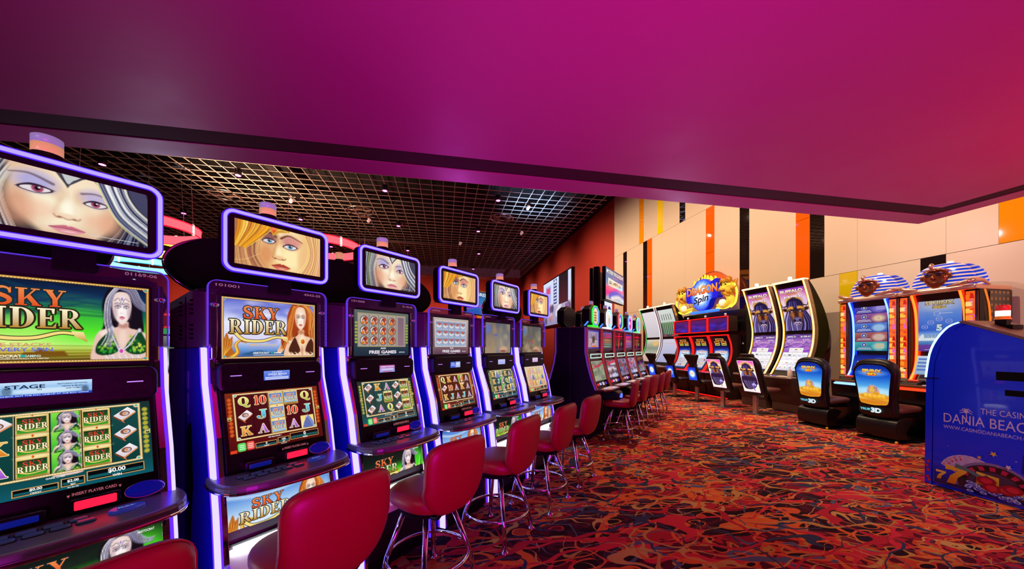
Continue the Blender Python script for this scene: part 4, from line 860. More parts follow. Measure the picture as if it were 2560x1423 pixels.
# wall panels: a grid of beige boards with strips of colour between them
pan = {'b': beige, 'o': mat('orange_panel', '#f2690c', .05, coat=.8), 'a': mat('amber_panel', '#f79a0e', .08, coat=.5), 'y': mat('yellow_panel', '#ffd800', .1, coat=.3), 'k': mat('dark_brown_panel', '#1c1210', .03, coat=1.0), 'v': mat('olive_yellow_panel', '#dcc010', .12, coat=.3)}
rowz = [0, 2.94, 4.35, 5.77, 7.2, CH]
strips = {0: {(4.19, 4.5): 'k', (5.43, 5.75): 'v', (6.34, 6.66): 'o', (7.92, 8.23): 'k', (9.15, 9.5): 'o', (12.38, 12.71): 'o', (12.71, 13.0): 'k', (14.31, 14.63): 'k'},
          1: {(3.02, 3.64): 'a', (6.04, 6.34): 'k', (6.34, 6.66): 'o', (7.92, 8.23): 'k', (9.15, 9.5): 'o', (12.38, 12.71): 'o', (12.71, 13.0): 'k', (14.31, 14.63): 'k'},
          2: {}, 3: {(6.04, 6.34): 'k', (6.34, 6.66): 'o', (7.92, 8.23): 'k', (10.45, 10.74): 'k', (11.69, 12.03): 'y', (12.97, 13.3): 'a'}, 4: {}}
strips[2] = strips[1]; strips[4] = strips[3]
cuts = [NY, -1.9, -.6, .65, 1.9, 3.02, 4.19, 5.43, 6.66, 7.92, 9.15, 10.45, 11.69, 12.97, 14.31, 15.48]
nt_ = 0
bigb = MB()
for r in range(5):
    z0, z1 = rowz[r]+.004, rowz[r+1]-.004
    # beige boards run two rows high where no coloured strip ends
    if r in (1, 3): z1 += .008
    if r in (2, 4): z0 -= .008
    if r == 1 or r == 3: z1 = rowz[r+2]-.004
    if r in (2, 4): pass
    st = strips[r]; ys = sorted(set(cuts) | {v for k in st for v in k}); ys = [y for y in ys if not any(a < y < c for a, c in st)]
    for y0, y1 in zip(ys, ys[1:]):
        k = st.get((y0, y1))
        if k: 
            o = struct(obj('trim_%d' % nt_, MB().box(WX-.004, WX+.018, y0+.003, y1-.003, rowz[r]+.004, rowz[r+1]-.004), pan[k])); nt_ += 1
        elif r in (0, 1, 3): bigb.box(WX, WX+.018, y0+.0015, y1-.0015, z0, z1)
struct(obj('wall_panel', bigb, beige))
struct(obj('wall_far_right', MB().box(WX, WX+.2, 15.48, BY, 0, CH), redwall))
struct(obj('wall_back', MB().box(FX, WX+.2, BY, BY+.2, 0, CH), redwall))
struct(obj('wall_left', MB().box(FX-.2, FX, NY, BY+.2, 0, CH), redwall))
struct(obj('wall_near', MB().box(FX, WX+.2, NY-.2, NY, 0, CH), plaster('dark_plum_paint', '#3a1428', .8)))
struct(obj('ceiling', MB().box(FX, WX+.2, NY, BY+.2, CH+.9, CH+1.1), mat('black_ceiling_paint', '#080509', .9)))
bh = struct(obj('wall_upper', MB().box(WX-.35, WX+.2, NY, BY, CH-.02, CH+.9), mat('black_ceiling_paint', '#080509', .9)))
# open metal grid hung under the black ceiling
g = MB(); GZ = 8.3; cell_ = .487
x = -24.9
while x < 7.4: g.box(x-.011, x+.011, 8, 34.6, GZ, GZ+.03); x += cell_
y = 8.2
while y < 34.7: g.box(-25, 7.45, y-.010, y+.010, GZ+.002, GZ+.028); y += cell_
struct(obj('ceiling_grid', g, mat('grid_bar_paint', '#c8b8b0', .5)))
g = MB()
for x in (-21, -14, -7, 0, 6):
    g.box(x-.15, x+.15, 8, 34.8, 8.75, 9.05)
for y in (12, 19, 26, 32): g.box(-25, 7.6, y-.1, y+.1, 8.9, 9.3)
struct(obj('ceiling_beam', g, mat('dark_duct', '#0e0b0d', .7)))
# lowered ceiling over the near part, with a dark recessed slot round its edge
SZ = 3.05; SX = 6.21; SY = 3.47
def ring_slab(m, o, i, z0, z1):
    """part of a slab with mitred corner: edge band between two offsets"""
    m.prismz([(FX+.3, SY-o), (SX-o, SY-o), (SX-o, NY), (SX-i, NY), (SX-i, SY-i), (FX+.3, SY-i)][::-1], z0, z1)
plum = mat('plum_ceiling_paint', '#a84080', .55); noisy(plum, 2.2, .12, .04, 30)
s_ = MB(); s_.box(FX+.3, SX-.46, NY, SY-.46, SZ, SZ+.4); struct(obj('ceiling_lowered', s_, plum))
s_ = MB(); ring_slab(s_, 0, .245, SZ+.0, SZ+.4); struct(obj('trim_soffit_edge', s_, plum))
s_ = MB(); ring_slab(s_, .245, .46, SZ+.006, SZ+.4); struct(obj('trim_soffit_slot', s_, mat('dark_slot', '#30050c', .9)))
s_ = MB(); s_.box(FX+.3, SX, NY, SY, SZ+.41, SZ+.5); struct(obj('ceiling_lowered_top', s_, blackm))
# glowing orange coves on the far wall
for k, z in enumerate((4.2, 3.1)):
    struct(obj('trim_cove_%d' % k, MB().box(-24, -6, BY-.1, BY-.02, z, z+.14), mat('orange_cove', '#ff5a10', .5, emis='#ff4a08', strength=1.4)))
# ------------------------------------------------------------------ placing on the diagonal rows
R2 = math.sqrt(.5)
def UV(u, v, z=0): return (R2*(u-v), R2*(u+v), z)
RZ = PI/4
def art(A, name, m, parent, loc, rot=(0, 0, 0), warp=None, cuts=()):
    me = A if isinstance(A, bpy.types.Mesh) else A.mesh(name, m, warp, cuts)
    o = bpy.data.objects.new(name, me); COL.objects.link(o); o.parent = parent; o.location = loc; o.rotation_euler = rot; return o

# ------------------------------------------------------------------ upright video slot machine with neon side strips
HW = .27
FP = [(-.095, .03), (-.088, .25), (-.077, .435), (-.05, .645), (.017, .985), (.098, 1.23), (.115, 1.40)]     # strip line (y, z)
def fy(z):
    for (y0, z0), (y1, z1) in zip(FP, FP[1:]):
        if z0 <= z <= z1: return y0+(y1-y0)*(z-z0)/(z1-z0)
    return FP[-1][0] if z > 1.4 else FP[0][0]
glass = bpy.data.materials.new('clear_acrylic'); glass.use_nodes = True
_nt = glass.node_tree; _b = _nt.nodes['Principled BSDF']; _b.inputs['Base Color'].default_value = (.05, .04, .06, 1); _b.inputs['Roughness'].default_value = .03; _b.inputs['Alpha'].default_value = .45; _b.inputs['Metallic'].default_value = .0; _b.inputs['Specular IOR Level'].default_value = .25
card_red = mat('card_slot_glow', '#ff1030', .3, emis='#ff1838', strength=1.7)
blue_glow = mat('blue_button_glow', '#0414a0', .08, emis='#0614b8', strength=.35, coat=.8)
candle_amber = mat('candle_amber', '#c08860', .3, emis='#e8a878', strength=.6); candle_white = mat('candle_frost', '#8078a0', .3, emis='#b0a0d8', strength=.4)
deckm = noisy(mat('console_deck', '#7c7888', .3, .5), 60, .05)
btn = mat('deck_button', '#2c2e44', .2, emis='#30345c', strength=.35)
def make_skyrider():
    t = thing('slot_machine', 'x', 'slot machine')
    body = [(y+.05, z) for y, z in FP]+[(.13, 1.68), (.35, 1.7), (.735, 1.67), (.75, 1.5), (.78, .3), (.78, 0.0), (-.02, 0.0)]
    obj('cabinet', MB().prismx(body, -.245, .245), shell, t)
    for s in (-1, 1):
        lo = [(y+.055, z) for y, z in FP]+[(.745, 1.395), (.775, .3), (.775, .02)]
        b = MB().prismx(lo, s*.246, s*.268); sp = obj('side_panel', b, navy, t, bevel=.006)
        b = MB(); b.box(min(s*.2685, s*.2705), max(s*.2685, s*.2705), .42, .428, .03, 1.66); obj('panel_seam', b, blackm, sp)
        b = MB().prismx([(.3, .72), (.33, 1.02), (.36, 1.02), (.4, .98), (.4, .36), (.36, .33)], s*.262, s*.2715); obj('recess', b, blackm, sp, bevel=.006)
        b = MB().prismx([(.3, .1), (.29, .2), (.31, .27), (.34, .2), (.34, .1)], s*.262, s*.272); obj('hand_grip', b, blackm, sp, bevel=.004)
        b = MB(); b.box(min(s*.2685, s*.2698), max(s*.2685, s*.2698), .37, .4, 1.19, 1.28); b.box(min(s*.2685, s*.2698), max(s*.2685, s*.2698), .37, .4, 1.06, 1.17); obj('rating_label', b, mat('label_blue_grey', '#7080c8', .4), sp)
        up = [(.135, 1.4), (.135, 1.665), (.35, 1.69), (.74, 1.655), (.745, 1.4)]
        v = obj('vent_panel', MB().prismx(up, s*.246, s*.266), shell, t, bevel=.006)
        b = MB()
        for cy in (.34, .52):
            for cz in (1.44, 1.565):
                for q in range(4): b.prismx([(cy-.03, cz+q*.022), (cy+.03, cz+q*.022+.004), (cy+.03, cz+q*.022+.012), (cy-.03, cz+q*.022+.010)], s*.262, s*.2675)
        obj('vent_grille', b, blackm, v)
        b = MB().strip(FP, s*.262, s*.2745, .03); ls = obj('light_strip', b, led, t, bevel=.006)
        b = MB().strip([(y+.028, z) for y, z in FP], s*.264, s*.2744, .022); obj('strip_side', b, led, ls)
        b = MB().strip([(y+.05, z) for y, z in FP], s*.264, s*.2746, .018); obj('strip_halo', b, ledhalo, ls)
        b = MB().strip([(y+.004, z) for y, z in FP], s*.256, s*.262, .03); obj('strip_halo', b, ledhalo, ls)
        b = MB().strip([(y+.012, z) for y, z in FP]+[(.125, 1.42)], s*.23, s*.256, .03); obj('chrome_trim', b, chrome, t, bevel=.004)
    # top box: bezel, acrylic surround, picture goes in later
    def archp(x, z, r, z0): return [(-x, z0)]+[(-x+r-r*math.cos(a), z-r+r*math.sin(a)) for a in [PI/2*k/6 for k in range(7)]]+[(x-r+r*math.sin(a), z-r+r*math.cos(a)) for a in [PI/2*k/6 for k in range(7)]]+[(x, z0)]
    b = MB().prismy(archp(.268, 1.715, .035, 1.405)+archp(.222, 1.655, .01, 1.405)[::-1], .078, .09); fr = obj('acrylic_surround', b, glass, t)
    obj('surround_edge', MB().prismy(archp(.2705, 1.7175, .037, 1.405)+archp(.268, 1.715, .035, 1.405)[::-1], .074, .094), mat('violet_edge_light', '#5848d0', .3, emis='#6a48ff', strength=.55), fr)
    for s in (-1, 1):
        b = MB().strip([(.1, 1.34), (.098, 1.5), (.1, 1.66)], s*.224, s*.25, .02); obj('chrome_post', b, chrome, t, bevel=.008)
        b = MB().lathe([(0, -.012), (.016, -.008), (.02, 0), (.016, .008), (0, .012)], 12, (s*.245, .085, 1.6)); obj('chrome_knob', b, chrome, t)
    obj('bezel', MB().ringy(rrect(-.232, .232, 1.325, 1.675, .02), rrect(-.212, .212, 1.348, 1.645, .006), .1, .12), black, t)
    # middle bar with the small display
    mb = obj('display_bar', MB().prismy(rrect(-.235, .235, 1.19, 1.325, .035), .06, .15), black, t, bevel=.01)
    for s in (-1, 1): obj('speaker_slit', MB().box(s*.17-.022, s*.17+.022, .056, .062, 1.262, 1.266), mat('slit_light', '#d0c8ff', .4, emis='#a898ff', strength=.8), mb)
    # lower door around the reels
    lp = [(.082, 1.2), (.0, .9), (-.012, .815), (.05, .815), (.05, .9), (.12, 1.2)]
    ld = obj('reel_door', MB().prismx(lp, -.228, .228), black, t, bevel=.004)
    # deck
    dk = [(-.285, .06), (-.295, -.03), (-.284, -.12), (-.245, -.19), (-.14, -.226), (.0, -.236), (.14, -.226), (.245, -.19), (.284, -.12), (.295, -.03), (.285, .06)]
    dk = smooth(dk, 3)
    dko = obj('deck', MB().prismz(dk, .776, .812), deckm, t, bevel=.012, seg=3)
    obj('deck_rim', MB().prismz([(x*1.012, y*1.03-.002) for x, y in dk], .772, .785), chrome, dko, bevel=.004)
    # card reader, bill slot, button
    fz = mat('reader_frame', '#2c1c30', .15, .6)
    o = obj('card_reader', MB().box(.0, .12, -.04, .03, .825, .872), fz, t, bevel=.006)
    obj('reader_light', MB().box(.01, .11, -.043, -.02, .832, .865), card_red, o, bevel=.005)
    A = Art(.13, .02); A.fill('#0a0508'); A.text('INSERT PLAYER CARD', .5, .5, .5, '#c06070', w=.8)
    for s in (.04, .96): A.shape([(s-.03, .5), (s+.03, .5), (s, .05)], '#c06070')
    art(A, 'reader_lettering', A_DIM, o, (-.005, -.0215, .876), (-.25, 0, 0))
    o = obj('bill_slot', MB().box(-.165, -.045, -.045, .02, .82, .862), fz, t, bevel=.006)
    obj('slot_opening', MB().box(-.152, -.06, -.048, -.03, .83, .852), mat('slot_dark_blue', '#02040c', .2, emis='#0828c0', strength=.35), o, bevel=.004)
    b = MB().pad(ellipse(0, 0, .052, .034, 28), .03, lambda a, c, h: (a+.185, -.012-.4*h+.0, .845+c*.75+h)); o = obj('oval_button', b, blue_glow, t)
    obj('button_rim', MB().tube([(.185+.054*math.cos(k*PI/14), -.012+.008*math.sin(k*PI/14), .845+.027*math.sin(k*PI/14)) for k in range(28)], .003, 6, True), chrome, o)
    pb = smooth([(-.045, .0), (-.02, .03), (.03, .026), (.048, -.004), (.01, -.03), (-.03, -.028)], 4, True)
    o = obj('play_button', MB().prismz([(x+.125, y-.1) for x, y in pb], .808, .822), mat('play_button_blue', '#303c88', .1, emis='#3848c8', strength=.25), t, bevel=.005)
    A = Art(.05, .016); A.fill('#38447c'); A.text('PLAY', .5, .5, .7, '#98a0e0', w=.8); art(A, 'play_lettering', A_DIM, o, (.1, -.106, .8225), (-PI/2, 0, 0))
    for i in range(5):
        for j in range(2):
            x = -.19+i*.052+j*.012; y_ = -.085-j*.038
            k = obj('deck_button', MB().prismz([(x+a, y_+c) for a, c in rrect(-.02, .02, -.012, .012, .008, 3)], .808, .82), btn, t, bevel=.003)
            obj('button_collar', MB().prismz([(x+a, y_+c) for a, c in rrect(-.023, .023, -.015, .015, .009, 3)], .806, .814), black, k)
    # belly, lit step, plinth
    obj('belly_frame', MB().ringy(rrect(-.24, .24, .49, .765, .01), rrect(-.234, .234, .502, .745, .006), -.03, .03), black, t)
    kk = [(-.012, .49), (-.03, .462), (-.115, .395), (-.12, .36), (0, .36), (.02, .49)]
    kp = obj('coin_shelf', MB().prismx(kk, -.236, .236), noisy(mat('lit_satin_metal', '#f4f4f8', .35, .3), 60), t, bevel=.005)
    obj('shelf_light', MB().box(-.21, .21, -.045, -.032, .484, .49), mat('shelf_lamp', '#ffffff', .5, emis='#f4f6ff', strength=14), kp)
    obj('lower_door', MB().prismx([(-.07, .365), (-.078, .08), (.0, .08), (.0, .365)], -.23, .23), mat('lower_door_paint', '#141220', .3), t, bevel=.006)
    obj('plinth', MB().box(-.24, .24, -.06, .76, 0, .08), blackm, t)
    # lit portrait sign on top
    sg = obj('sign_box', MB().prismy(rrect(-.235, .235, 1.757, 2.04, .04), .0, .075), black, t, bevel=.006)
    N1 = rrect(-.236, .236, 1.756, 2.041, .042); N2 = rrect(-.2235, .2235, 1.7685, 2.0285, .03)
    obj('neon_ring', MB().ringy(N1, N2, -.006, .004), neon, sg)
    obj('neon_edge', MB().ringy(rrect(-.24, .24, 1.752, 2.045, .046), N1, -.002, .012), neonhalo, sg); obj('neon_edge', MB().ringy(N2, rrect(-.2195, .2195, 1.7725, 2.0245, .026), -.002, .004), neonhalo, sg)  # blue rims imitate the glow on both sides of the neon ring
    obj('sign_post', MB().box(-.03, .07, .05, .11, 1.68, 1.8), blackm, t)
    cd = obj('candle_lamp', MB().lathe([(.034, 0), (.036, .004), (.036, .034)], 20, (-.04, .05, 2.068)), candle_amber, t)
    obj('candle_top', MB().lathe([(.036, 0), (.036, .026), (.03, .03)], 20, (-.04, .05, 2.102)), candle_white, cd)
    obj('candle_base', MB().lathe([(.05, 0), (.04, .01), (.037, .03)], 20, (-.04, .05, 2.04)), black, cd)
    return t
screens = {}
def scr(k, f, m=None):
    if k not in screens: screens[k] = f().mesh(k, m or A_SCREEN)
    return screens[k]
def face_mesh(kind):
    A = Art(.375, .2, 190); (face_dark if kind == 'd' else face_gold)(A); A.raw([[(0, 0), (0, 0), (0, 0)]], '#000000')
    if kind == 'd': A.raw([[(.235, .012), (.35, .012), (.35, .0135), (.235, .0135)]], '#d8d8e0')
    return A
def fill_screens(t, face, top, reel, disp, bel, num, num2=None):
    sb = [c for c in t.children if c.name.startswith('sign_box')][0]
    o = art(scr('portrait_'+face, lambda: face_mesh(face)), 'portrait_screen', None, sb, (-.1944, -.0008, 1.7935)); o.scale = (1.037, 1, 1.05)
    A = art(top, 'top_screen', None, t, (-.215, .098, 1.345))
    ln = math.hypot(.285, .1); art(reel, 'reel_screen', None, t, (-.211, -.0015, .905), (-math.atan2(.082, .3), 0, 0)).scale = (.96, 1, 1)
    ds = [c for c in t.children if c.name.startswith('display_bar')][0]; big = disp == 0
    art(scr('small_display_%d' % disp, lambda: small_display(disp)), 'small_display', None, ds, ((-.14 if big else -.055), .0585, 1.232))
    art(bel, 'belly_screen', None, t, (-.235, -.012, .5)).scale = (1, 1, 1.14)
    fr = [c for c in t.children if c.name.startswith('acrylic_surround')][0]
    A = Art(.13, .022); A.P = []; A.text(num, .5, .5, .6, '#a06088', w=.7); me = num_mesh(A)
    art(me, 'number_lettering', None, fr, (-.262, .0765, 1.684))
    A = Art(.13, .022); A.text(num2 or num, .5, .5, .6, '#a06088', w=.7); art(num_mesh(A), 'number_lettering', None, fr, (.125, .0765, 1.684))
def num_mesh(A):
    """lettering alone, without a sheet behind it"""
    V = []; F = []; C = []
    for L, pl, cs in A.P:
        k = len(V); V += [(q[0], -L*.0001, q[1]) for q in pl]; F.append(tuple(range(k, k+len(pl)))); C += [(*c, 1) for c in cs]
    me = bpy.data.meshes.new('lettering'); me.from_pydata(V, [], F); at_ = me.color_attributes.new('Col', 'FLOAT_COLOR', 'POINT'); at_.data.foreach_set('color', np.array(C, dtype=np.float32).ravel()); me.materials.append(A_DIM); return me

G1 = [['B', 'L', 'G', 'L', 'B'], ['K', 'L', 'G', 'L', 'B'], ['A', 'L', 'G', 'L', 'B']]
G2 = [['Q', '10', 'L', 'L', 'Q'], ['B', 'J', 'L', '10', 'J'], ['K', 'A', 'L', 'A', 'H']]
G3 = [['B', 'K', 'A', 'B', 'L'], ['B', 'J', 'L', 'B', 'L'], ['B', 'A', 'Q', 'B', 'L']]
G4 = [['Q', 'K', 'A', 'G', 'A'], ['B', '10', 'A', 'K', 'A'], ['K', 'J', 'A', 'J', 'A']]
G5 = [['K', 'H', 'G', 'K', 'A'], ['K', 'J', 'G', 'Q', 'H'], ['K', '10', 'G', 'K', 'H']]
G6 = [['K', 'A', 'Q', 'J', 'Q'], ['A', 'H', 'Q', 'Q', 'H'], ['10', 'K', 'Q', 'H', 'K']]
tD = title_dark().mesh('title_screen', A_SCREEN); tG = title_gold().mesh('title_screen', A_SCREEN)
bD = belly('d').mesh('belly_screen', A_SCREEN); bG = belly('g').mesh('belly_screen', A_SCREEN)
R = lambda thm, g_, mo, ex=True, m=None: reel_screen(thm, g_, mo, ex).mesh('reel_screen', m or A_SCREEN)
base = make_skyrider()
MU = [.13, .80, 1.47, 2.14, 2.81, 3.48]
MV = 1.962
labels = ['slot machine with emerald lit title screen and silver-haired portrait sign, zero dollar win meter',
          'slot machine with pale sky title screen and golden-haired portrait sign, dark red reels',
          'slot machine with twelve dragon medallions on its upper screen and free games wording',
          'slot machine with pale repeated tiles above brown reels and golden-haired portrait sign',
          'slot machine with upper screen washed out by reflections, silver-haired portrait sign and teal reels',
          'slot machine with washed peach reels and golden-haired portrait sign']
for i, u in enumerate(MU):
    t = base if i == 0 else dup(base, UV(u, MV), RZ, '')
    t.location = UV(u, MV); t.rotation_euler = (0, 0, RZ); t['label'] = labels[i]; t['group'] = 'portrait sign slot machines in the near row'
ms = [o for o in COL.objects if o.parent is None and o.name.startswith('slot_machine')]
ms.sort(key=lambda o: o.location.x)
fill_screens(ms[0], 'd', tD, R('d', G1, ('$0.00', '$2.00', '$0.00', 'GAME OVER'), False), 0, bD, '617-11', '01169-06')
fill_screens(ms[1], 'g', tG, R('g', G2, ('0', '120', '0', 'BET MULTIPLIER 1')), 1, bG, '101001', '4943-05')
fill_screens(ms[2], 'd', reel_top(False).mesh('top_screen', A_DIM), R('d', G3, ('0', '40', '0', 'BET MULTIPLIER 1')), 2, bD, '101000', '01-92-06')
fill_screens(ms[3], 'g', reel_top(True).mesh('top_screen', A_DIM), R('g', G4, ('0', '40', '0', 'BET 1')), 3, bG, '100992')
fill_screens(ms[4], 'd', washed(1).mesh('top_screen', A_DIM), R('d', G5, ('0', '40', '0', 'BET 1')), 4, bD, '100991')
fill_screens(ms[5], 'g', washed(2).mesh('top_screen', A_DIM), R('p', G6, ('0', '40', '0', 'BET 1')), 5, bG, '100990')

# ------------------------------------------------------------------ machines standing back to back with them: dark backs with oval signs
def make_backing(w=.27):
    t = thing('slot_machine', 'x', 'slot machine')
    obj('cabinet', MB().prismx([(0, 0), (0, 1.5), (.1, 1.6), (.5, 1.62), (.62, 1.0), (.66, 0)], -w, w), black, t, bevel=.01)
    e = ellipse(0, 1.93, .425, .215, 48); sg = obj('oval_sign', MB().prismy(e, .1, .2), blackm, t, bevel=.01)
    obj('sign_rim', MB().tube([(x, .2, z) for x, z in ellipse(0, 1.93, .43, .22, 48)], .011, 8, True), chrome, sg)
    obj('sign_post', MB().box(-.05, .05, .13, .17, 1.6, 1.75), blackm, t)
    cl = obj('candle_lamp', MB().lathe([(.03, 0), (.032, .06)], 16, (0, .15, 2.16)), candle_amber, t)
    obj('candle_base', MB().lathe([(.04, 0), (.033, .02)], 16, (0, .15, 2.142)), black, cl)
    return t
bk = make_backing()
for i, (u, wh) in enumerate(((-.08, 'behind the emerald-screen machine'), (.99, 'behind the pale sky-screen machine'), (1.64, 'between the second and third portrait signs'), (2.23, 'behind the medallion-screen machine'), (4.1, 'next to the dark bank end'))):
    t = bk if i == 0 else dup(bk, (0, 0, 0), RZ, ''); t.location = UV(u, 2.76); t.rotation_euler = (0, 0, RZ)
    t['label'] = 'black machine back with dark oval sign, '+wh; t['group'] = 'machines backing onto the near row'

# ------------------------------------------------------------------ casino stools
def tall_outline(n=40):
    """backrest outline: broad rounded top, narrower rounded foot"""
    pts = []
    for k in range(n):
        a = 2*PI*k/n; c, s = math.cos(a), math.sin(a)
        ex = .42 if s > 0 else .62
        x = math.copysign(abs(c)**ex, c); z = math.copysign(abs(s)**ex, s)
        wd = .218 if z > 0 else .218-.045*(-z)**1.5
        pts.append((x*(wd-.012*(1-z)*(z > 0)), .2*z))
    return pts
def make_stool():
    t = thing('stool', 'x', 'stool')
    so = [(math.copysign(abs(math.cos(a))**.8, math.cos(a))*.21, math.copysign(abs(math.sin(a))**.8, math.sin(a))*.215) for a in [2*PI*k/40 for k in range(40)]]
    obj('seat', MB().pad(so, .115, lambda a, b, h: (a, b, .555+h-.012*(b/.2)**2), 11, .35, .8), red_vinyl, t)
    obj('seat_pan', MB().lathe([(.1, .455), (.16, .465), (.175, .49), (.17, .51)], 32), blackm, t)
    ol = tall_outline()
    bk_ = obj('backrest', MB().pad(ol, .085, lambda a, b, h: (a, -.245-h+.35*a*a*1.4-.0-.03*(b/.2), .705+b), 11, .3, .8), red_vinyl, t)
    obj('back_seam', MB().tube([(a*1.004, -.245+.49*a*a-.03*(b/.2)-.012, 0.705+b*1.0) for a, b in ol], .002, 6, True), red_vinyl, bk_)
    for s in (-1, 1): obj('back_bracket', MB().tube(smooth([(s*.09, .05, .48), (s*.09, -.13, .475), (s*.09, -.2, .5), (s*.09, -.215, .6)], 4), .012, 8), black, t)
    rr = lambda z: .25-.13*(z/.46)
    for sx in (-1, 1):
        for sy in (-1, 1):
            lg = obj('leg', MB().tube([(sx*.092, sy*.092, .47), (sx*.17, sy*.17, .18), (sx*.192, sy*.192, .01)], .0155, 12), chrome, t)
            obj('foot_glide', MB().lathe([(.026, 0), (.028, .006), (.018, .016)], 16, (sx*.192, sy*.192, 0)), chrome, lg)
    obj('foot_ring', MB().tube([(.235*math.cos(2*PI*k/48), .235*math.sin(2*PI*k/48), .19) for k in range(48)], .0095, 10, True), chrome, t)
    obj('swivel', MB().lathe([(.05, .43), (.05, .46)], 20), black, t)
    return t
st0 = make_stool()
su = [(.08, 1.5, 3), (.74, 1.53, -2), (1.41, 1.54, -4), (2.09, 1.545, 3), (2.75, 1.54, 2), (3.42, 1.55, -2)]
wh = ['in front of the emerald-screen slot machine, only its backrest top in view', 'in front of the pale sky-screen machine, largest backrest in view', 'facing the medallion-screen machine', 'facing the machine with pale tiled upper screen', 'facing the machine with reflection-washed screen and teal reels', 'facing the peach-reel machine, last of the near row']
for i, (u, v, a) in enumerate(su):
    t = st0 if i == 0 else dup(st0, (0, 0, 0), 0, ''); t.location = UV(u, v); t.rotation_euler = (0, 0, RZ+math.radians(a))
    t['label'] = 'red vinyl stool '+wh[i]; t['group'] = 'red stools along the slot rows'
w2 = ['nearest the dark bank end, before the first octagon-sign machine', 'second from the dark bank end', 'middle one before the octagon-sign machines', 'fourth along the octagon-sign machines', 'farthest along the octagon-sign row']
for i in range(5):
    t = dup(st0, UV(5.3+i*.69, 1.6), RZ+math.radians([8, 3, -3, 5, 0][i]), 'red vinyl stool with chrome legs, '+w2[i]); t['group'] = 'red stools along the slot rows'

# ------------------------------------------------------------------ second row: slant machines with octagon signs
copper = noisy(mat('copper_edge', '#b8684c', .3, .6), 12, .05); violet_p = mat('dark_violet_cabinet', '#1c1030', .35)
P2 = [(.165, .755), (.15, .79), (.105, .9), (.04, 1.12), (0, 1.33), (0, 1.71)]   # (distance toward player, z) measured
def octo(r, rz, n=8): return [(r*math.copysign(1, c)*(.42 if abs(c) < .5 else 1), 1.9+rz*z) for c, z in ((.3, -1), (1, -.55), (1, .55), (.3, 1), (-.3, 1), (-1, .55), (-1, -.55), (-.3, -1))]
def row2_art(i):
    A = Art(.5, .3, 40); r = random.Random(i+50)
    if i == 0: A.ramp([(0, '#c8a0b0'), (1, '#9088c0')]); [A.line([(.5+.35*math.cos(a), .5+.4*math.sin(a)), (.5, .5)], .02, r.choice(['#e8e0f0', '#5c4c70', '#f0d8b0'])) for a in [k*.4 for k in range(16)]]; A.ell(.5, .5, .12, .2, '#584030', .6); A.rect(.3, .8, .06, .16, '#e88038'); A.frame(0, 1, 0, 1, .05, '#4838b0')
    elif i in (1, 3):
        A.ramp([(0, '#504048'), (.6, '#604858' if i == 1 else '#604088'), (.85, '#4468b8' if i == 1 else '#5040a8'), (1, '#283058')])
        for z, c in ((.8, '#e82850'), (.66, '#d83058'), (.5, '#d8a060'), (.38, '#c8885c' if i == 1 else '#b070d8'), (.26, '#58b090' if i == 1 else '#9068c8'), (.12, '#78c0a8' if i == 1 else '#8070d0')): A.ell(.5, z, .46, .035, c, .5)
    else:
        A.ramp([(0, '#281828'), (1, '#1c1420')]); A.line([(0, .78), (1, .8)], .03, '#e82048', None, .01, 1, 0); A.line([(0, .62), (1, .63)], .02, '#c01c40', None, .01, 1, 0); A.line([(.55, 1), (.45, 0)], .09, '#e81c40', .11, .02, 1, 0); A.ell(.85, .3, .04, .1, '#60c0a0', .4)
    return A
def row2_reel(i):
    A = Art(.5, .34, 44); r = random.Random(i+80); cols = [['#8c9880', '#a8a890', '#788070'], ['#50485c', '#706068', '#e0d8e8'], ['#584c70', '#8088b0', '#40384c'], ['#6c5c88', '#a898c8', '#c8a888'], ['#281820', '#38202c', '#301c28']][i]
    A.ramp([(0, cols[0]), (1, cols[1])])
    for a in range(5):
        for b_ in range(4): A.at(.05+a*.185, .08+b_*.22, .16, .19).fill(r.choice(cols), r.choice(cols)).full()
    for q in range(2): A.line([(r.uniform(-.1, .3), r.uniform(.6, 1)), (.5, r.uniform(.6, .9)), (1.1, r.uniform(.8, 1.1))] if i != 4 and i != 2 else [(.2+q*.1, 1), (.5+q*.1, .4), (.9, -.1)], .035, '#e02850', None, .01)
    if i in (1, 3): A.ell(.6, .12, .4, .1, '#d8e0ff', .6, .8)
    return A
def sign_art(i):
    A = Art(.3, .3, 36); c = [('#e8c890', '#f0d8a8'), ('#d8c8d8', '#f4ecf4'), ('#4838c8', '#6c60e0'), ('#c83898', '#e880c0'), ('#8ca8d8', '#c0b0d8')][i]; A.fill(*c)
    if i == 0: [A.ell(.5, z, .22, .05, '#7c5c38', .6) for z in (.72, .55, .4, .25)]
    elif i == 1: A.ell(.45, .5, .2, .3, '#f8ead0', .6); A.ell(.55, .4, .1, .2, '#a898b0', .6)
    elif i == 2: A.ell(.45, .6, .2, .2, '#f0e8ff', .4); A.ell(.4, .4, .16, .16, '#e0d8f8', .4)
    elif i == 3: A.ell(.35, .5, .2, .12, '#f4f0f8', .4); A.ell(.6, .3, .1, .1, '#e01880', .4); A.ell(.6, .75, .2, .08, '#7c1c8c', .5)
    else: A.ell(.5, .3, .18, .12, '#d8a888', .5); A.ell(.5, .65, .2, .2, '#88a0e0', .6)
    return A
hexcol = [('#20e020', '#3860ff'), ('#f0e0ff', '#50d0e8'), ('#e03850', '#30d860'), ('#50a8ff', '#e8a8ff'), ('#70f090', '#60b0ff')]
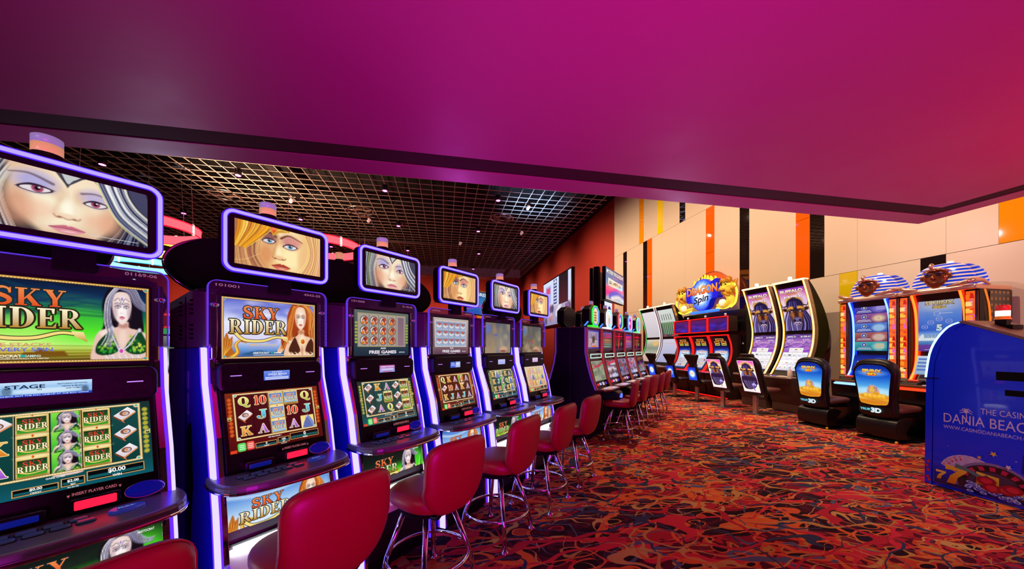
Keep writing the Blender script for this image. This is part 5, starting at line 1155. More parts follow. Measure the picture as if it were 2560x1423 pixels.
def make_row2(i, signs=True, back=False):
    t = thing('slot_machine', 'x', 'slot machine')
    h = .335
    body = [(-d+.02, z) for d, z in P2]+[(.25, 1.71), (.25, 0), (.0, 0), (-.02, .55)]
    obj('cabinet', MB().prismx(body, -h+.02, h-.02), violet_p, t)
    for s in (-1, 1):
        obj('side_shell', MB().prismx([(-d-.005, z) for d, z in P2]+[(.25, 1.712), (.25, 0), (-.03, 0), (-.05, .6)], s*(h-.022), s*h), violet_p, t, bevel=.005)
        obj('edge_trim', MB().strip([(-d-.03, z) for d, z in P2], s*(h-.045), s*(h-.004), .032), copper, t, bevel=.01)
        obj('edge_glow', MB().strip([(-d-.012, z) for d, z in P2], s*(h-.003), s*(h+.004), .025), mat('violet_glow', '#5a30a0', .4, emis='#7a3cc8', strength=.4), t)
    obj('top_cap', MB().box(-h, h, -.035, .25, 1.705, 1.722), steel, t, bevel=.004)
    def face(z):
        for (d0, z0), (d1, z1) in zip(P2, P2[1:]):
            if z0 <= z <= z1: return -(d0+(d1-d0)*(z-z0)/(z1-z0))
        return 0
    art(row2_art(i).mesh('top_screen', A_DIM), 'top_screen', None, t, (-.25, -.004, 1.38))
    obj('screen_bezel', MB().ringy(rrect(-.285, .285, 1.345, 1.7, .01), rrect(-.248, .248, 1.382, 1.678, .006), -.012, .01), mat('dark_bronze', '#3c2428', .3, .4), t)
    b = MB().ringy(rrect(-.24, .24, 1.23, 1.3, .006), rrect(-.228, .228, 1.242, 1.288, .004), -.052, -.044); obj('light_frame', b, mat('mint_light', '#c0f0e0', .4, emis=['#b0f4e0', '#f0e8e8', '#e8f4e0', '#d0f0e8', '#f4e8d8'][i], strength=1.1), t)
    obj('middle_panel', MB().prismx([(face(z)-.004, z) for z in (1.12, 1.32)]+[(.02, 1.32), (.06, 1.12)], -.29, .29), mat('dark_bronze', '#3c2428', .3, .4), t)
    ang = -math.atan2(.065, .24)
    art(row2_reel(i).mesh('reel_screen', A_DIM), 'reel_screen', None, t, (-.25, face(.88)-.02, .88), (-math.atan2(.07, .27), 0, 0)).scale = (1, 1, .93)
    A = Art(.46, .05); A.fill('#140c10'); A.rect(.02, .22, .1, .8, '#e83048'); A.rect(.25, .45, .15, .9, '#b8b8e8'); A.rect(.55, .72, 0, 1, '#e8f4f0'); A.rect(.6, .67, .55, .85, '#30403c'); A.rect(.6, .67, .15, .4, '#30403c'); A.rect(.8, .97, .1, .8, '#1c40d0')
    art(A.mesh('meter_panel', A_SCREEN), 'meter_panel', None, t, (-.23, face(.81)-.014, .805), (-.45, 0, 0))
    dk = [(-h+.02, -.16), (-h+.02, -.3), (-.2, -.37), (.2, -.37), (h-.02, -.3), (h-.02, -.16)]
    o = obj('deck', MB().prismz(dk, .735, .768), mat('bronze_deck', '#6c4038', .25, .5), t, bevel=.012)
    A = Art(.44, .15, 30); A.fill(['#c88888', '#a898d8', '#d89878', '#b8a8e8', '#c8c0d0'][i], '#e8c8b8'); r = random.Random(i)
    for q in range(12): A.ell(r.random(), r.random(), .1, .16, r.choice(['#d84860', '#9890e0', '#e8d8c8', '#70b090']), .6, .8)
    art(A.mesh('touch_deck', A_DIM), 'touch_deck', None, o, (-.22, -.35, .7715), (-PI/2, 0, 0))
    p = obj('button_pod', MB().prismx([(-.40, .735), (-.45, .70), (-.43, .615), (-.2, .58), (-.15, .735)], -.12, .12), black, t, bevel=.02)
    obj('pod_light', MB().prismy(ellipse(0, .665, .045, .035, 20), -.456, -.43), mat('pod_blue_light', '#4060ff', .3, emis='#5070ff', strength=1.6), p)
    obj('base', MB().box(-h+.03, h-.03, -.05, .25, 0, .5), blackm, t)
    # octagon sign
    O1 = octo(.235, .17)
    sg = obj('octagon_sign', MB().prismy(O1, -.03, .1), black, t, bevel=.01)
    c1, c2 = hexcol[i]
    if not back:
        Rg = octo(.15, .165); Rm = octo(.135, .148); Ri = octo(.12, .13)
        obj('sign_light', MB().ringy(Rg, Rm, -.045, -.03), mat('sign_light_%d' % i, c1, .4, emis=c1, strength=1.3), sg); obj('sign_light', MB().ringy(Rm, Ri, -.045, -.03), mat('sign_light_b%d' % i, c2, .4, emis=c2, strength=1.3), sg)
        o = MB().prismy(octo(.12, .13), -.035, -.03); pic = Art(.3, .3); 
        me = sign_art(i).mesh('sign_picture', A_SCREEN, None); bm = bmesh.new(); bm.from_mesh(me)
        for v in bm.verts: v.co.x -= .15; v.co.z += 1.75; v.co.x *= .8; v.co.z = 1.9+(v.co.z-1.9)*.88
        for (xa, za), (xb, zb) in zip(Ri, Ri[1:]+Ri[:1]):
            nrm = Vector((zb-za, 0, -(xb-xa))).normalized(); bmesh.ops.bisect_plane(bm, geom=bm.verts[:]+bm.edges[:]+bm.faces[:], plane_co=(xa, 0, za), plane_no=nrm, clear_outer=True)
        bm.to_mesh(me); bm.free(); art(me, 'sign_picture', None, sg, (0, -.034, 0))
        obj('sign_foot', MB().box(-.14, .14, -.04, .05, 1.722, 1.755), mat('sign_light_%d' % i, c1, .4, emis=c1, strength=1.0), sg, bevel=.008)
    obj('side_light', MB().prismx([(-.02, 1.80), (.04, 1.735), (.06, 1.745), (.0, 1.81)], -.25, -.236), mat('side_blue_light', '#3060ff', .4, emis='#4078ff', strength=1.5), sg)
    cl = obj('candle_lamp', MB().lathe([(.03, 0), (.03, .022)], 16, (0, .04, 2.07)), mat('candle_red', '#a03028', .3, emis='#a03828', strength=.5), t)
    obj('candle_ring', MB().lathe([(.032, 0), (.032, .018), (.03, .03), (.03, .05), (.02, .055)], 16, (0, .04, 2.092)), candle_white, cl)
    return t
l2 = ['under a green-lit octagon sign with gold picture', 'with a pale picture in a cyan-lit octagon sign', 'with a blue picture in a red-footed octagon sign', 'with a pink picture in an octagon sign', 'with a blue-edged octagon sign, farthest of its row']
for i in range(5):
    t = make_row2(i); t.location = UV(5.305+i*.675, 2.0); t.rotation_euler = (0, 0, RZ); t['label'] = 'copper-edged slot machine '+l2[i]; t['group'] = 'octagon sign slot machines'
for i in range(2):
    t = make_row2(0, back=True); t.location = UV(5.305+i*.675, 2.5); t.rotation_euler = (0, 0, RZ+PI)
    t['label'] = ['dark violet machine back with a black unlit octagon sign', 'black octagon-sign machine behind the cyan-lit octagon machine'][i]; t['group'] = 'machines backing onto the octagon row'
# ------------------------------------------------------------------ machines along the panelled wall (local +Y points into the wall)
WZ = -PI/2
def WP(x, y, z=0): return (x, y, z)
gold = noisy(mat('warm_silver_shell', '#c8a890', .28, .8), 40); 
# crescent profile: (y relative to the top front edge, z)
CR = smooth([(.0, 2.83), (.12, 2.5), (.22, 2.15), (.28, 1.8), (.25, 1.45), (.14, 1.15), (-.02, .88), (-.08, .8)], 5)
def cy(z):
    for (y0, z0), (y1, z1) in zip(CR, CR[1:]):
        if z1 <= z <= z0: return y0+(y1-y0)*(z-z0)/(z1-z0+1e-9)
    return CR[0][0] if z > 2.8 else CR[-1][0]
def bend(z0, off=.0):
    def f(x, y, z): zz = z0+z; return (x, cy(zz)+off+y, zz)
    return f
def make_crescent(hw, top, low, ring1, ring2, deckcol='#a89890', wideledge=False, glow=None):
    t = thing('slot_machine', 'x', 'slot machine')
    bk_ = [(y+.3*math.sin(PI*k/(len(CR)-1))**.7+.07, z) for k, (y, z) in enumerate(CR)]
    obj('cabinet', MB().prismx([(y+.012, z) for y, z in CR]+bk_[::-1], -hw+.012, hw-.012), black, t)
    for s in (-1, 1):
        obj('side_shell', MB().strip([(y-.012, z) for y, z in CR], s*(hw-.03), s*hw, .085), gold, t, bevel=.004)
        obj('light_edge', MB().strip([(y-.024, z) for y, z in CR], s*(hw-.036), s*(hw-.014), .014), ring1 if s < 0 else ring2, t)
        obj('light_halo', MB().strip([(y-.018, z) for y, z in CR], s*(hw-.05), s*(hw-.036), .01), glow or ring1, t)
    obj('top_light', MB().box(-hw, hw, -.03, .1, 2.81, 2.845), mat('top_light_cream', '#fff0d8', .4, emis=('#ffe6b0' if glow else '#e8d0b8'), strength=(1.3 if glow else .7)), t, bevel=.006)
    W = hw*2-.13
    n = [k*.06 for k in range(1, 18)]
    art(top.mesh('top_screen', A_SCREEN, lambda x, y, z: ((x/top.w-.5)*W, cy(1.77+z/top.h*.92)-.006+y, 1.77+z/top.h*.92), [top.h*k/14 for k in range(1, 14)]), 'top_screen', None, t, (0, 0, 0))
    art(low.mesh('reel_screen', A_SCREEN, lambda x, y, z: ((x/low.w-.5)*W, cy(.9+z/low.h*.79)-.006+y, .9+z/low.h*.79), [low.h*k/14 for k in range(1, 14)]), 'reel_screen', None, t, (0, 0, 0))
    o = obj('deck', MB().prismz([(-hw, -.02), (-hw+.02, -.3), (-hw+.1, -.36), (hw-.1, -.36), (hw-.02, -.3), (hw, -.02)], .74, .78), mat('deck_'+deckcol[1:], deckcol, .3, .5), t, bevel=.012)
    A = Art(.46, .16); A.fill('#3a3038'); A.rect(.04, .34, .2, .8, '#4870e8'); A.rect(.38, .62, .3, .75, '#5890d8'); A.rect(.66, .96, .15, .8, '#c8b098'); A.rect(.02, .98, .86, .96, '#c060d0' if glow else '#88a8d0')
    art(A.mesh('button_panel', A_SCREEN), 'button_panel', None, o, (-.23, -.3, .7825), (-PI/2+.02, 0, 0))
    obj('base', MB().prismx([(-.3, .74), (-.05, .18), (-.05, 0), (.5, 0), (.5, .74)], -hw+.02, hw-.02), noisy(mat('umber_base', '#4c342c', .4), 8, .15), t, bevel=.01)
    cl = obj('candle_lamp', MB().lathe([(.035, 0), (.035, .06), (.03, .07)], 16, (0, .05, 2.86)), mat('candle_bright', '#fff8f0', .4, emis='#fff4ea', strength=1.6), t)
    obj('candle_base', MB().lathe([(.04, 0), (.036, .015)], 16, (0, .05, 2.845)), steel, cl)
    return t
amber = mat('amber_neon', '#ffcc60', .4, emis='#ffe9a8', strength=1.5); amberh = mat('amber_neon_halo', '#ff9010', .4, emis='#ff9a18', strength=1.3)
bt = buffalo_top(); bl = buffalo_low()
c0 = make_crescent(.35, bt, bl, amber, amber, glow=amberh); c0.location = (7.3, 6.98, 0); c0.rotation_euler = (0, 0, WZ)
c0['label'] = 'tall curved machine with bison screen, beside the dragon sign bank'; c0['group'] = 'tall curved bison machines'
c1 = dup(c0, (7.3, 6.17, 0), WZ, 'tall curved machine with bison screen, nearer the blue-neon pharaoh machine')
grn = mat('green_neon', '#30e060', .4, emis='#38e068', strength=1.2); wht = mat('white_neon', '#f0e8ff', .4, emis='#e8e0f8', strength=1.1); drk = mat('unlit_lens', '#4a4048', .3)
A1 = Art(.5, 1.0, 30); A1.ramp([(0, '#c8c0c8'), (1, '#e8dce0')]); A2 = Art(.5, .82, 30); A2.ramp([(0, '#d8b8b0'), (.25, '#e0c8b8'), (.35, '#b8b8a8'), (.6, '#889080'), (1, '#d8d0b8')]); A2.ell(.7, .8, .2, .1, '#e8b868', .6)
for q in range(6): A2.rect(.1, .9, .03+q*.05, .05+q*.05, '#b89088')
cg = make_crescent(.46, A1, A2, grn, wht, glow=drk); cg.location = (7.3, 11.5, 0); cg.rotation_euler = (0, 0, WZ); cg['label'] = 'tall curved machine with blank pale screen and green light edge'
A3 = Art(.5, 1.0, 50); A3.ramp([(0, '#3c3c40'), (.12, '#505860'), (.5, '#607858'), (.56, '#c8d0c8'), (1, '#d8dcd8')])
for q in range(14): A3.line([(.1+q*.06, .1), (.08+q*.065, .5)], .02, '#b8e8a0' if q % 2 else '#486848', None, .01, 1, 0)
for q in range(5): A3.rect(.15+q*.15, .19+q*.15, .62, .84, '#485048')
A3.rect(.1, .25, .02, .06, '#d83838'); A3.rect(.6, .8, .02, .06, '#d83838')
A4 = Art(.5, .82, 30); A4.ramp([(0, '#a8a8d0'), (1, '#d0ccdc')]); A4.rect(.15, .9, .8, .82, '#c8b0a8')
cw = make_crescent(.46, A3, A4, wht, drk, glow=drk); cw.location = (7.3, 10.52, 0); cw.rotation_euler = (0, 0, WZ); cw['label'] = 'tall curved machine with green striped picture on its upper screen'
# ------------------------------------------------------------------ linked dragon bank: three curved machines under one big sign
redn = mat('red_neon', '#ff1018', .4, emis='#ff1414', strength=1.5)
darkred = mat('dark_red_shell', '#2a0c10', .35)
CR2 = smooth([(.0, 1.74), (.1, 1.5), (.12, 1.25), (.05, 1.0), (-.1, .78), (-.16, .72)], 5)
def cy2(z):
    for (y0, z0), (y1, z1) in zip(CR2, CR2[1:]):
        if z1 <= z <= z0: return y0+(y1-y0)*(z-z0)/(z1-z0+1e-9)
    return 0
def dragon_low(i):
    A = Art(.5, 1.0, 60); A.ramp([(0, '#3050a0'), (.34, '#d0ccd8'), (.36, '#90b8e8'), (.5, '#5090e8'), (.62, '#1c3cb0'), (.7, '#141050'), (1, '#0c0410')]); A.ell(.5, .45, .42, .14, '#e8f4ff', .7, .9)
    for z, ws in ((.93, (.56,)), (.85, (.36, .36)), (.78, (.34, .34))):
        for k, w_ in enumerate(ws):
            cx = .5 if len(ws) == 1 else (.27, .73)[k]; A.raw([rrect((cx-w_/2)*A.w, (cx+w_/2)*A.w, (z-.032)*A.h, (z+.032)*A.h, .015)], ['#f0b048', '#c8d848', '#f0a030'][int(z*10) % 3]); A.rect(cx-w_/2+.04, cx+w_/2-.04, z-.018, z+.018, '#702010'); A.text('MAJOR' if len(ws) > 1 else 'GRAND', cx, z, .02, '#f0c080', w=w_*.6)
    A.text('DRAGON', .5, .55, .06, '#d07040', w=.8, out='#f4e0d0'); A.text('Spin', .5, .47, .07, '#3c4c78', w=.5)
    A.rect(.04, .96, .04, .34, '#c8c4d4')
    for a in range(5):
        for b_ in range(3): A.raw([ellipse((.14+a*.18)*A.w, (.1+b_*.09)*A.h, .025, .03, 8)], rnd.choice(['#8c2c38', '#f0d890', '#e8c0c0', '#6c4050', '#d89030']))
    return A
dl = dragon_low(0)
dlm = dl.mesh('reel_screen', A_SCREEN, lambda x, y, z: ((x/.5-.5)*.5, cy2(.78+z*.9)-.006+y, .78+z*.9), [k*.07 for k in range(1, 14)])
dn = ['beside the curved green-striped machine', 'in the middle of the dragon bank', 'at the end beside the tall bison machines']
for i, y in enumerate((9.72, 8.98, 8.24)):
    t = thing('slot_machine', 'red-neon-edged curved slot machine under the dragon sign, '+dn[i], 'slot machine', (7.4, y, 0), WZ, 'red neon machines of the dragon bank'); hw = .36
    obj('cabinet', MB().prismx([(y_+.015, z) for y_, z in CR2]+[(.0, .0), (.42, 0), (.42, 1.74)], -hw+.01, hw-.01), darkred, t)
    for s in (-1, 1): obj('neon_edge', MB().strip([(y_-.02, z) for y_, z in CR2], s*(hw-.028), s*(hw-.002), .03), redn, t)
    obj('neon_top', MB().box(-hw, hw, -.02, .02, 1.725, 1.75), redn, t); obj('neon_foot', MB().box(-hw, hw, -.19, -.15, .7, .725), redn, t)
    art(dlm, 'reel_screen', None, t, (0, 0, 0))
    o = obj('video_box', MB().box(-hw, hw, .0, .3, 1.83, 2.25), darkred, t, bevel=.01)
    o.rotation_euler = (0, 0, 0)
    A = Art(.62, .34, 40); A.ramp([(0, '#1820a8'), (.5, '#1c1878'), (.8, '#48186c'), (1, '#5c1850')]); [A.ell(rnd.random(), rnd.uniform(0, .6), .2, .12, rnd.choice(['#2830e8', '#10105c', '#601c70']), .9, .6) for q in range(12)]
    art(A.mesh('video_screen', A_SCREEN), 'video_screen', None, o, (-.31, -.004, 1.87)); obj('neon_frame', MB().ringy(rrect(-hw, hw, 1.83, 2.25, .006), rrect(-hw+.022, hw-.022, 1.852, 2.228, .004), -.016, .004), redn, o)
    o = obj('deck', MB().prismz([(-hw+.02, -.1), (-hw+.02, -.4), (-.2, -.45), (.2, -.45), (hw-.02, -.4), (hw-.02, -.1)], .68, .715), darkred, t, bevel=.012)
    A = Art(.5, .18); A.fill('#c01828', '#e83040'); A.rect(.05, .3, .2, .8, '#4060f0'); A.rect(.35, .6, .2, .8, '#a8c0f0'); A.rect(.7, .95, .1, .6, '#e88080'); art(A.mesh('button_panel', A_SCREEN), 'button_panel', None, o, (-.25, -.4, .7175), (-PI/2, 0, 0))
    obj('base', MB().box(-hw+.02, hw-.02, -.02, .4, 0, .68), blackm, t)
    obj('floor_glow', MB().box(-hw, hw, -.03, -.022, .02, .05), redn, t)
    cl = obj('candle_lamp', MB().lathe([(.028, 0), (.028, .09)], 14, (.1, .16, 2.25)), mat('candle_clear', '#d0c8d8', .2, emis='#8890b8', strength=.5), t); obj('candle_red_band', MB().lathe([(.03, .03), (.03, .055)], 14, (.1, .16, 2.25)), mat('candle_red', '#a03028', .3), cl)
t = thing('casino_sign', 'glowing dragon sign with blue orb, gold dragons and orange arch on a black cabinet', 'sign', (7.62, 8.98, 0), WZ)
obj('sign_cabinet', MB().box(-1.22, 1.22, .22, .46, 0, 2.44), mat('black_wood', '#120c0c', .35), t, bevel=.01)
obj('lock_plate', MB().lathe([(.035, 0), (.035, .02)], 20), steel, t, (1.12, .222, 1.5), (PI/2, 0, 0)) 
# orb sign
A = Art(1.3, .95, 120); A.full()
sgm = MB().prismy(smooth([(-.62, .3), (-.64, .72), (-.38, .74), (-.2, .88), (0, .93), (.2, .9), (.36, .8), (.62, .84), (.64, .36), (.38, .3), (.25, .08), (0, .0), (-.25, .08), (-.38, .28)], 4, True), -.12, .06)
ob_ = obj('orb_sign', sgm, mat('deep_blue_sign', '#1020a0', .3, emis='#1018b8', strength=.5), t, (0, 0, 2.5))
A = Art(1.3, .95, 130); A.fill('#1018c8'); A.ell(.5, .5, .33, .48, '#2850f0', .3); A.ell(.5, .5, .27, .4, '#78b0ff', .6); A.ell(.5, .52, .2, .32, '#f4faff', .5)
for q in range(60): a = rnd.uniform(0, 6.28); A.line([(.5+.2*math.cos(a), .5+.3*math.sin(a)), (.5+.31*math.cos(a), .5+.45*math.sin(a))], .008, rnd.choice(['#d8ecff', '#4080ff', '#2030e0']), .004, 0, .7, 0)
A.text('DRAGON', .5, .64, .26, '#e05018', w=.94, c2='#f8a860', out='#3c1430', bold=.04, ow=.03); A.text('Spin', .49, .33, .28, '#102040', w=.46, bold=.03, shear=.25, ang=6)
me = A.mesh('orb_picture', A_GLOW); bm = bmesh.new(); bm.from_mesh(me)
for v in bm.verts: v.co.x -= .65
bm.to_mesh(me); bm.free()
oo = art(me, 'orb_picture', None, ob_, (0, -.122, 0)); 
# trim the picture sheet to the outline of the sign
bm = bmesh.new(); bm.from_mesh(me); col_l = bm.verts.layers.float_color.get('Col') if hasattr(bm.verts.layers, 'float_color') else None
ol_ = smooth([(-.62, .3), (-.64, .72), (-.38, .74), (-.2, .88), (0, .93), (.2, .9), (.36, .8), (.62, .84), (.64, .36), (.38, .3), (.25, .08), (0, .0), (-.25, .08), (-.38, .28)], 4, True)
def inside(x, z, P):
    r = False
    for (x0, z0), (x1, z1) in zip(P, P[1:]+P[:1]):
        if (z0 > z) != (z1 > z) and x < (x1-x0)*(z-z0)/(z1-z0)+x0: r = not r
    return r
dele = [f for f in bm.faces if not inside(f.calc_center_median().x, f.calc_center_median().z, ol_)]
bmesh.ops.delete(bm, geom=dele, context='FACES'); bm.to_mesh(me); bm.free()
# gold dragons: coiled bodies, heads, pearls, whiskers
goldn = noisy(mat('gold_lit', '#e8c020', .35, .3, emis='#e0c848', strength=.55), 20, .15, 1.0, 26); goldn.node_tree.nodes['Bump'].inputs['Distance'].default_value = .02; goldp = mat('yellow_neon', '#f8f040', .4, emis='#f4ee40', strength=1.4); pearl = mat('pearl', '#fff0d0', .2, emis='#ffe8c0', strength=.8); goldd = mat('dark_gold', '#b87818', .4, .3, emis='#a86810', strength=.5)
for s in (-1, 1):
    d = MB(); q = 1.0
    pts = smooth([(s*.5, -.0, .1), (s*.8, -.04, .05), (s*.98, -.02, .2), (s*.84, .0, .42), (s*.92, -.02, .62)], 7); d.tube(pts, [.05+.05*math.sin(PI*k/(len(pts)-1)) for k in range(len(pts))], 12)
    o = obj('dragon_body', d, goldn, t, (0, 0, 2.5))
    hd = MB().pad([(.2*math.cos(a)*(1+.1*math.sin(5*a)), .18*math.sin(a)*(1+.1*math.cos(7*a))) for a in [2*PI*k/36 for k in range(36)]], .24, lambda a, b, h: (s*.88+a, h-.03, .56+b), 9, .6)
    obj('dragon_head', hd, goldn, o)
    m_ = MB(); r_ = random.Random(5)
    for k in range(26):
        a = 2*PI*k/26; r0, r1 = .15, r_.uniform(.25, .33); tw = r_.uniform(.1, .5); yy = r_.uniform(-.1, .05)
        m_.tube(smooth([(s*.88+r0*math.cos(a), yy, .56+r0*math.sin(a)), (s*.88+(r0+r1)/2*math.cos(a+tw*.3), yy-.03, .56+(r0+r1)/2*math.sin(a+tw*.3)), (s*.88+r1*math.cos(a+tw), yy, .56+r1*math.sin(a+tw))], 3), [.05, .048, .045, .04, .03, .02, .006], 7)
    obj('mane', m_, goldd, o); e_ = MB()
    for k in (-1, 1): e_.lathe([(0.001, -.03), (.028, 0), (0.001, .03)], 10, (s*.86+k*.07, -.15, .62)); e_.tube([(s*.86+k*.03, -.17, .655), (s*.86+k*.08, -.165, .685), (s*.86+k*.14, -.12, .66)], .014, 6)
    obj('dragon_eye', e_, mat('dark_eye', '#301008', .2), o)
    obj('snout', MB().pad(ellipse(0, 0, .085, .055, 20), .12, lambda a, b, h: (s*.84+a, h-.14, .52+b), 7, .6), goldn, o)
    mo = MB().pad(ellipse(0, 0, .07, .02, 18), .1, lambda a, b, h: (s*.84+a, h-.14, .455+b), 7, .6); obj('mouth', mo, mat('dragon_mouth', '#a01810', .4), o)
    sp_ = MB()
    for k in range(12): q_ = pts[min(len(pts)-1, 2+k*2)]; sp_.tube([(q_[0], q_[1]-.02, q_[2]+.04), (q_[0]+s*.05, q_[1]-.03, q_[2]+.17)], [.03, .003], 6)
    obj('back_spine', sp_, goldd, o)
    obj('pearl', MB().lathe([(0.001, -.1), (.06, -.08), (.1, 0), (.06, .08), (.001, .1)], 20, (s*.78, -.1, .14)), pearl, o)
    w_ = smooth([(s*1.0, -.04, .0), (s*1.16, -.05, .12), (s*1.2, -.05, .4), (s*1.1, -.04, .62)], 6); obj('tail_light', MB().tube(w_, .025, 8), goldp, o)
    obj('tail_light', MB().tube(smooth([(s*.5, -.05, .02), (s*.85, -.06, -.02), (s*1.1, -.05, .06)], 5), .02, 8), goldp, o)
obj('base_light', MB().box(-.5, .62, -.1, -.04, 2.42, 2.5), mat('blue_neon_bar', '#2060ff', .4, emis='#2c68ff', strength=1.5), t, bevel=.02)
ar = MB().ringy([(-.0+.78*math.cos(a), 2.86+.78*math.sin(a)) for a in [PI*k/30 for k in range(31)]], [(.0+.58*math.cos(a), 2.86+.58*math.sin(a)) for a in [PI*k/30 for k in range(31)]], .2, .3)
obj('arch', MB().ringy([(.78*math.cos(PI*k/30), 2.86+.78*math.sin(PI*k/30)) for k in range(31)]+[(-.5, 2.86), (.5, 2.86)], [(.6*math.cos(PI*k/30), 2.86+.6*math.sin(PI*k/30)) for k in range(31)]+[(-.5, 2.87), (.5, 2.87)], .2, .3), mat('orange_lit', '#e04810', .4, emis='#e85018', strength=.6), t)
obj('arch_rim', MB().tube([(.8*math.cos(PI*k/30), .2, 2.86+.8*math.sin(PI*k/30)) for k in range(31)], .018, 8), copper, t)
fl = MB()
for k in range(7): fl.prismy([(-.42+k*.14-.05, 3.3-.02*abs(k-3)**1.5), (-.42+k*.14+.05, 3.3-.02*abs(k-3)**1.5), (-.42+k*.14+.02, 3.48-.03*abs(k-3)), (-.42+k*.14+.05*math.sin(k), 3.58-.04*abs(k-3))], -.02, .03)
obj('flame_crest', fl, mat('flame_yellow', '#f8d020', .4, emis='#f8dc38', strength=1.1), t)
# ------------------------------------------------------------------ pharaoh-topped machines
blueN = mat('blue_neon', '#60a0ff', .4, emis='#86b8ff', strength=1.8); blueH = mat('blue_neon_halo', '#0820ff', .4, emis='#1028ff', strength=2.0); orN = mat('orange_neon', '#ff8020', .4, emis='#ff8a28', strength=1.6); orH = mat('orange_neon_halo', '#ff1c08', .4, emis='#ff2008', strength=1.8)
def stripes():
    m = bpy.data.materials.new('nemes_stripes'); m.use_nodes = True; nt = m.node_tree; b = nt.nodes['Principled BSDF']
    tc = nt.nodes.new('ShaderNodeTexCoord'); sp = nt.nodes.new('ShaderNodeSeparateXYZ'); mu = nt.nodes.new('ShaderNodeMath'); mu.operation = 'MULTIPLY'; mu.inputs[1].default_value = 19; fr = nt.nodes.new('ShaderNodeMath'); fr.operation = 'FRACT'; gt = nt.nodes.new('ShaderNodeMath'); gt.operation = 'GREATER_THAN'; gt.inputs[1].default_value = .45
    mx = nt.nodes.new('ShaderNodeMix'); mx.data_type = 'RGBA'; mx.inputs[6].default_value = (*lin('#f0d8c8'), 1); mx.inputs[7].default_value = (*lin('#1440e8'), 1)
    L = nt.links.new; L(tc.outputs['Object'], sp.inputs[0]); L(sp.outputs[2], mu.inputs[0]); L(mu.outputs[0], fr.inputs[0]); L(fr.outputs[0], gt.inputs[0]); L(gt.outputs[0], mx.inputs[0]); L(mx.outputs[2], b.inputs['Base Color'])
    b.inputs['Roughness'].default_value = .18; b.inputs['Metallic'].default_value = .35; L(mx.outputs[2], b.inputs['Emission Color']); b.inputs['Emission Strength'].default_value = .35; return m
nem = stripes(); gface = mat('polished_bronze', '#a8603c', .22, .85); gchrome = mat('rose_gold', '#f0c0a0', .2, .8)
def ankh(A, x, z, c, k):
    if k == 0: A.raw(arc(x*A.w, (z+.018)*A.h, .018, .022, 0, 359, .008, .008), c); A.rect(x-.06, x+.06, z-.012, z-.004, c); A.rect(x-.03, x+.03, z-.045, z-.004, c)
    elif k == 1: A.raw([ellipse(x*A.w, z*A.h, .02, .012, 10)], c); A.rect(x-.2, x-.05, z-.004, z+.004, c); A.rect(x+.05, x+.2, z-.004, z+.004, c)
    elif k == 2: A.shape([(x-.2, z-.03), (x+.2, z-.03), (x+.1, z+.02), (x-.1, z+.03)], c)
    else: A.raw(arc(x*A.w, z*A.h, .03, .03, 200, 520, .01, .01), c); A.rect(x-.15, x+.15, z-.05, z-.04, c)
def glyph_strip(seed, dark=False):
    A = Art(.12, 1.3, 0); A.fill('#f0601c' if not dark else '#2c0810'); r = random.Random(seed)
    for q in range(13):
        z = .04+q*.075; A.rect(0, .55, z-.03, z+.02, r.choice(['#ff9020', '#ffc040', '#ff7010', '#ffd880'])); ankh(A, .5, z+.01, r.choice(['#d01810', '#f02818', '#e860c0', '#501838']), r.randrange(4))
    A.rect(.75, 1, 0, 1, '#2c0814'); return A
gs = glyph_strip(4).mesh('glyph_strip', A_SCREEN)
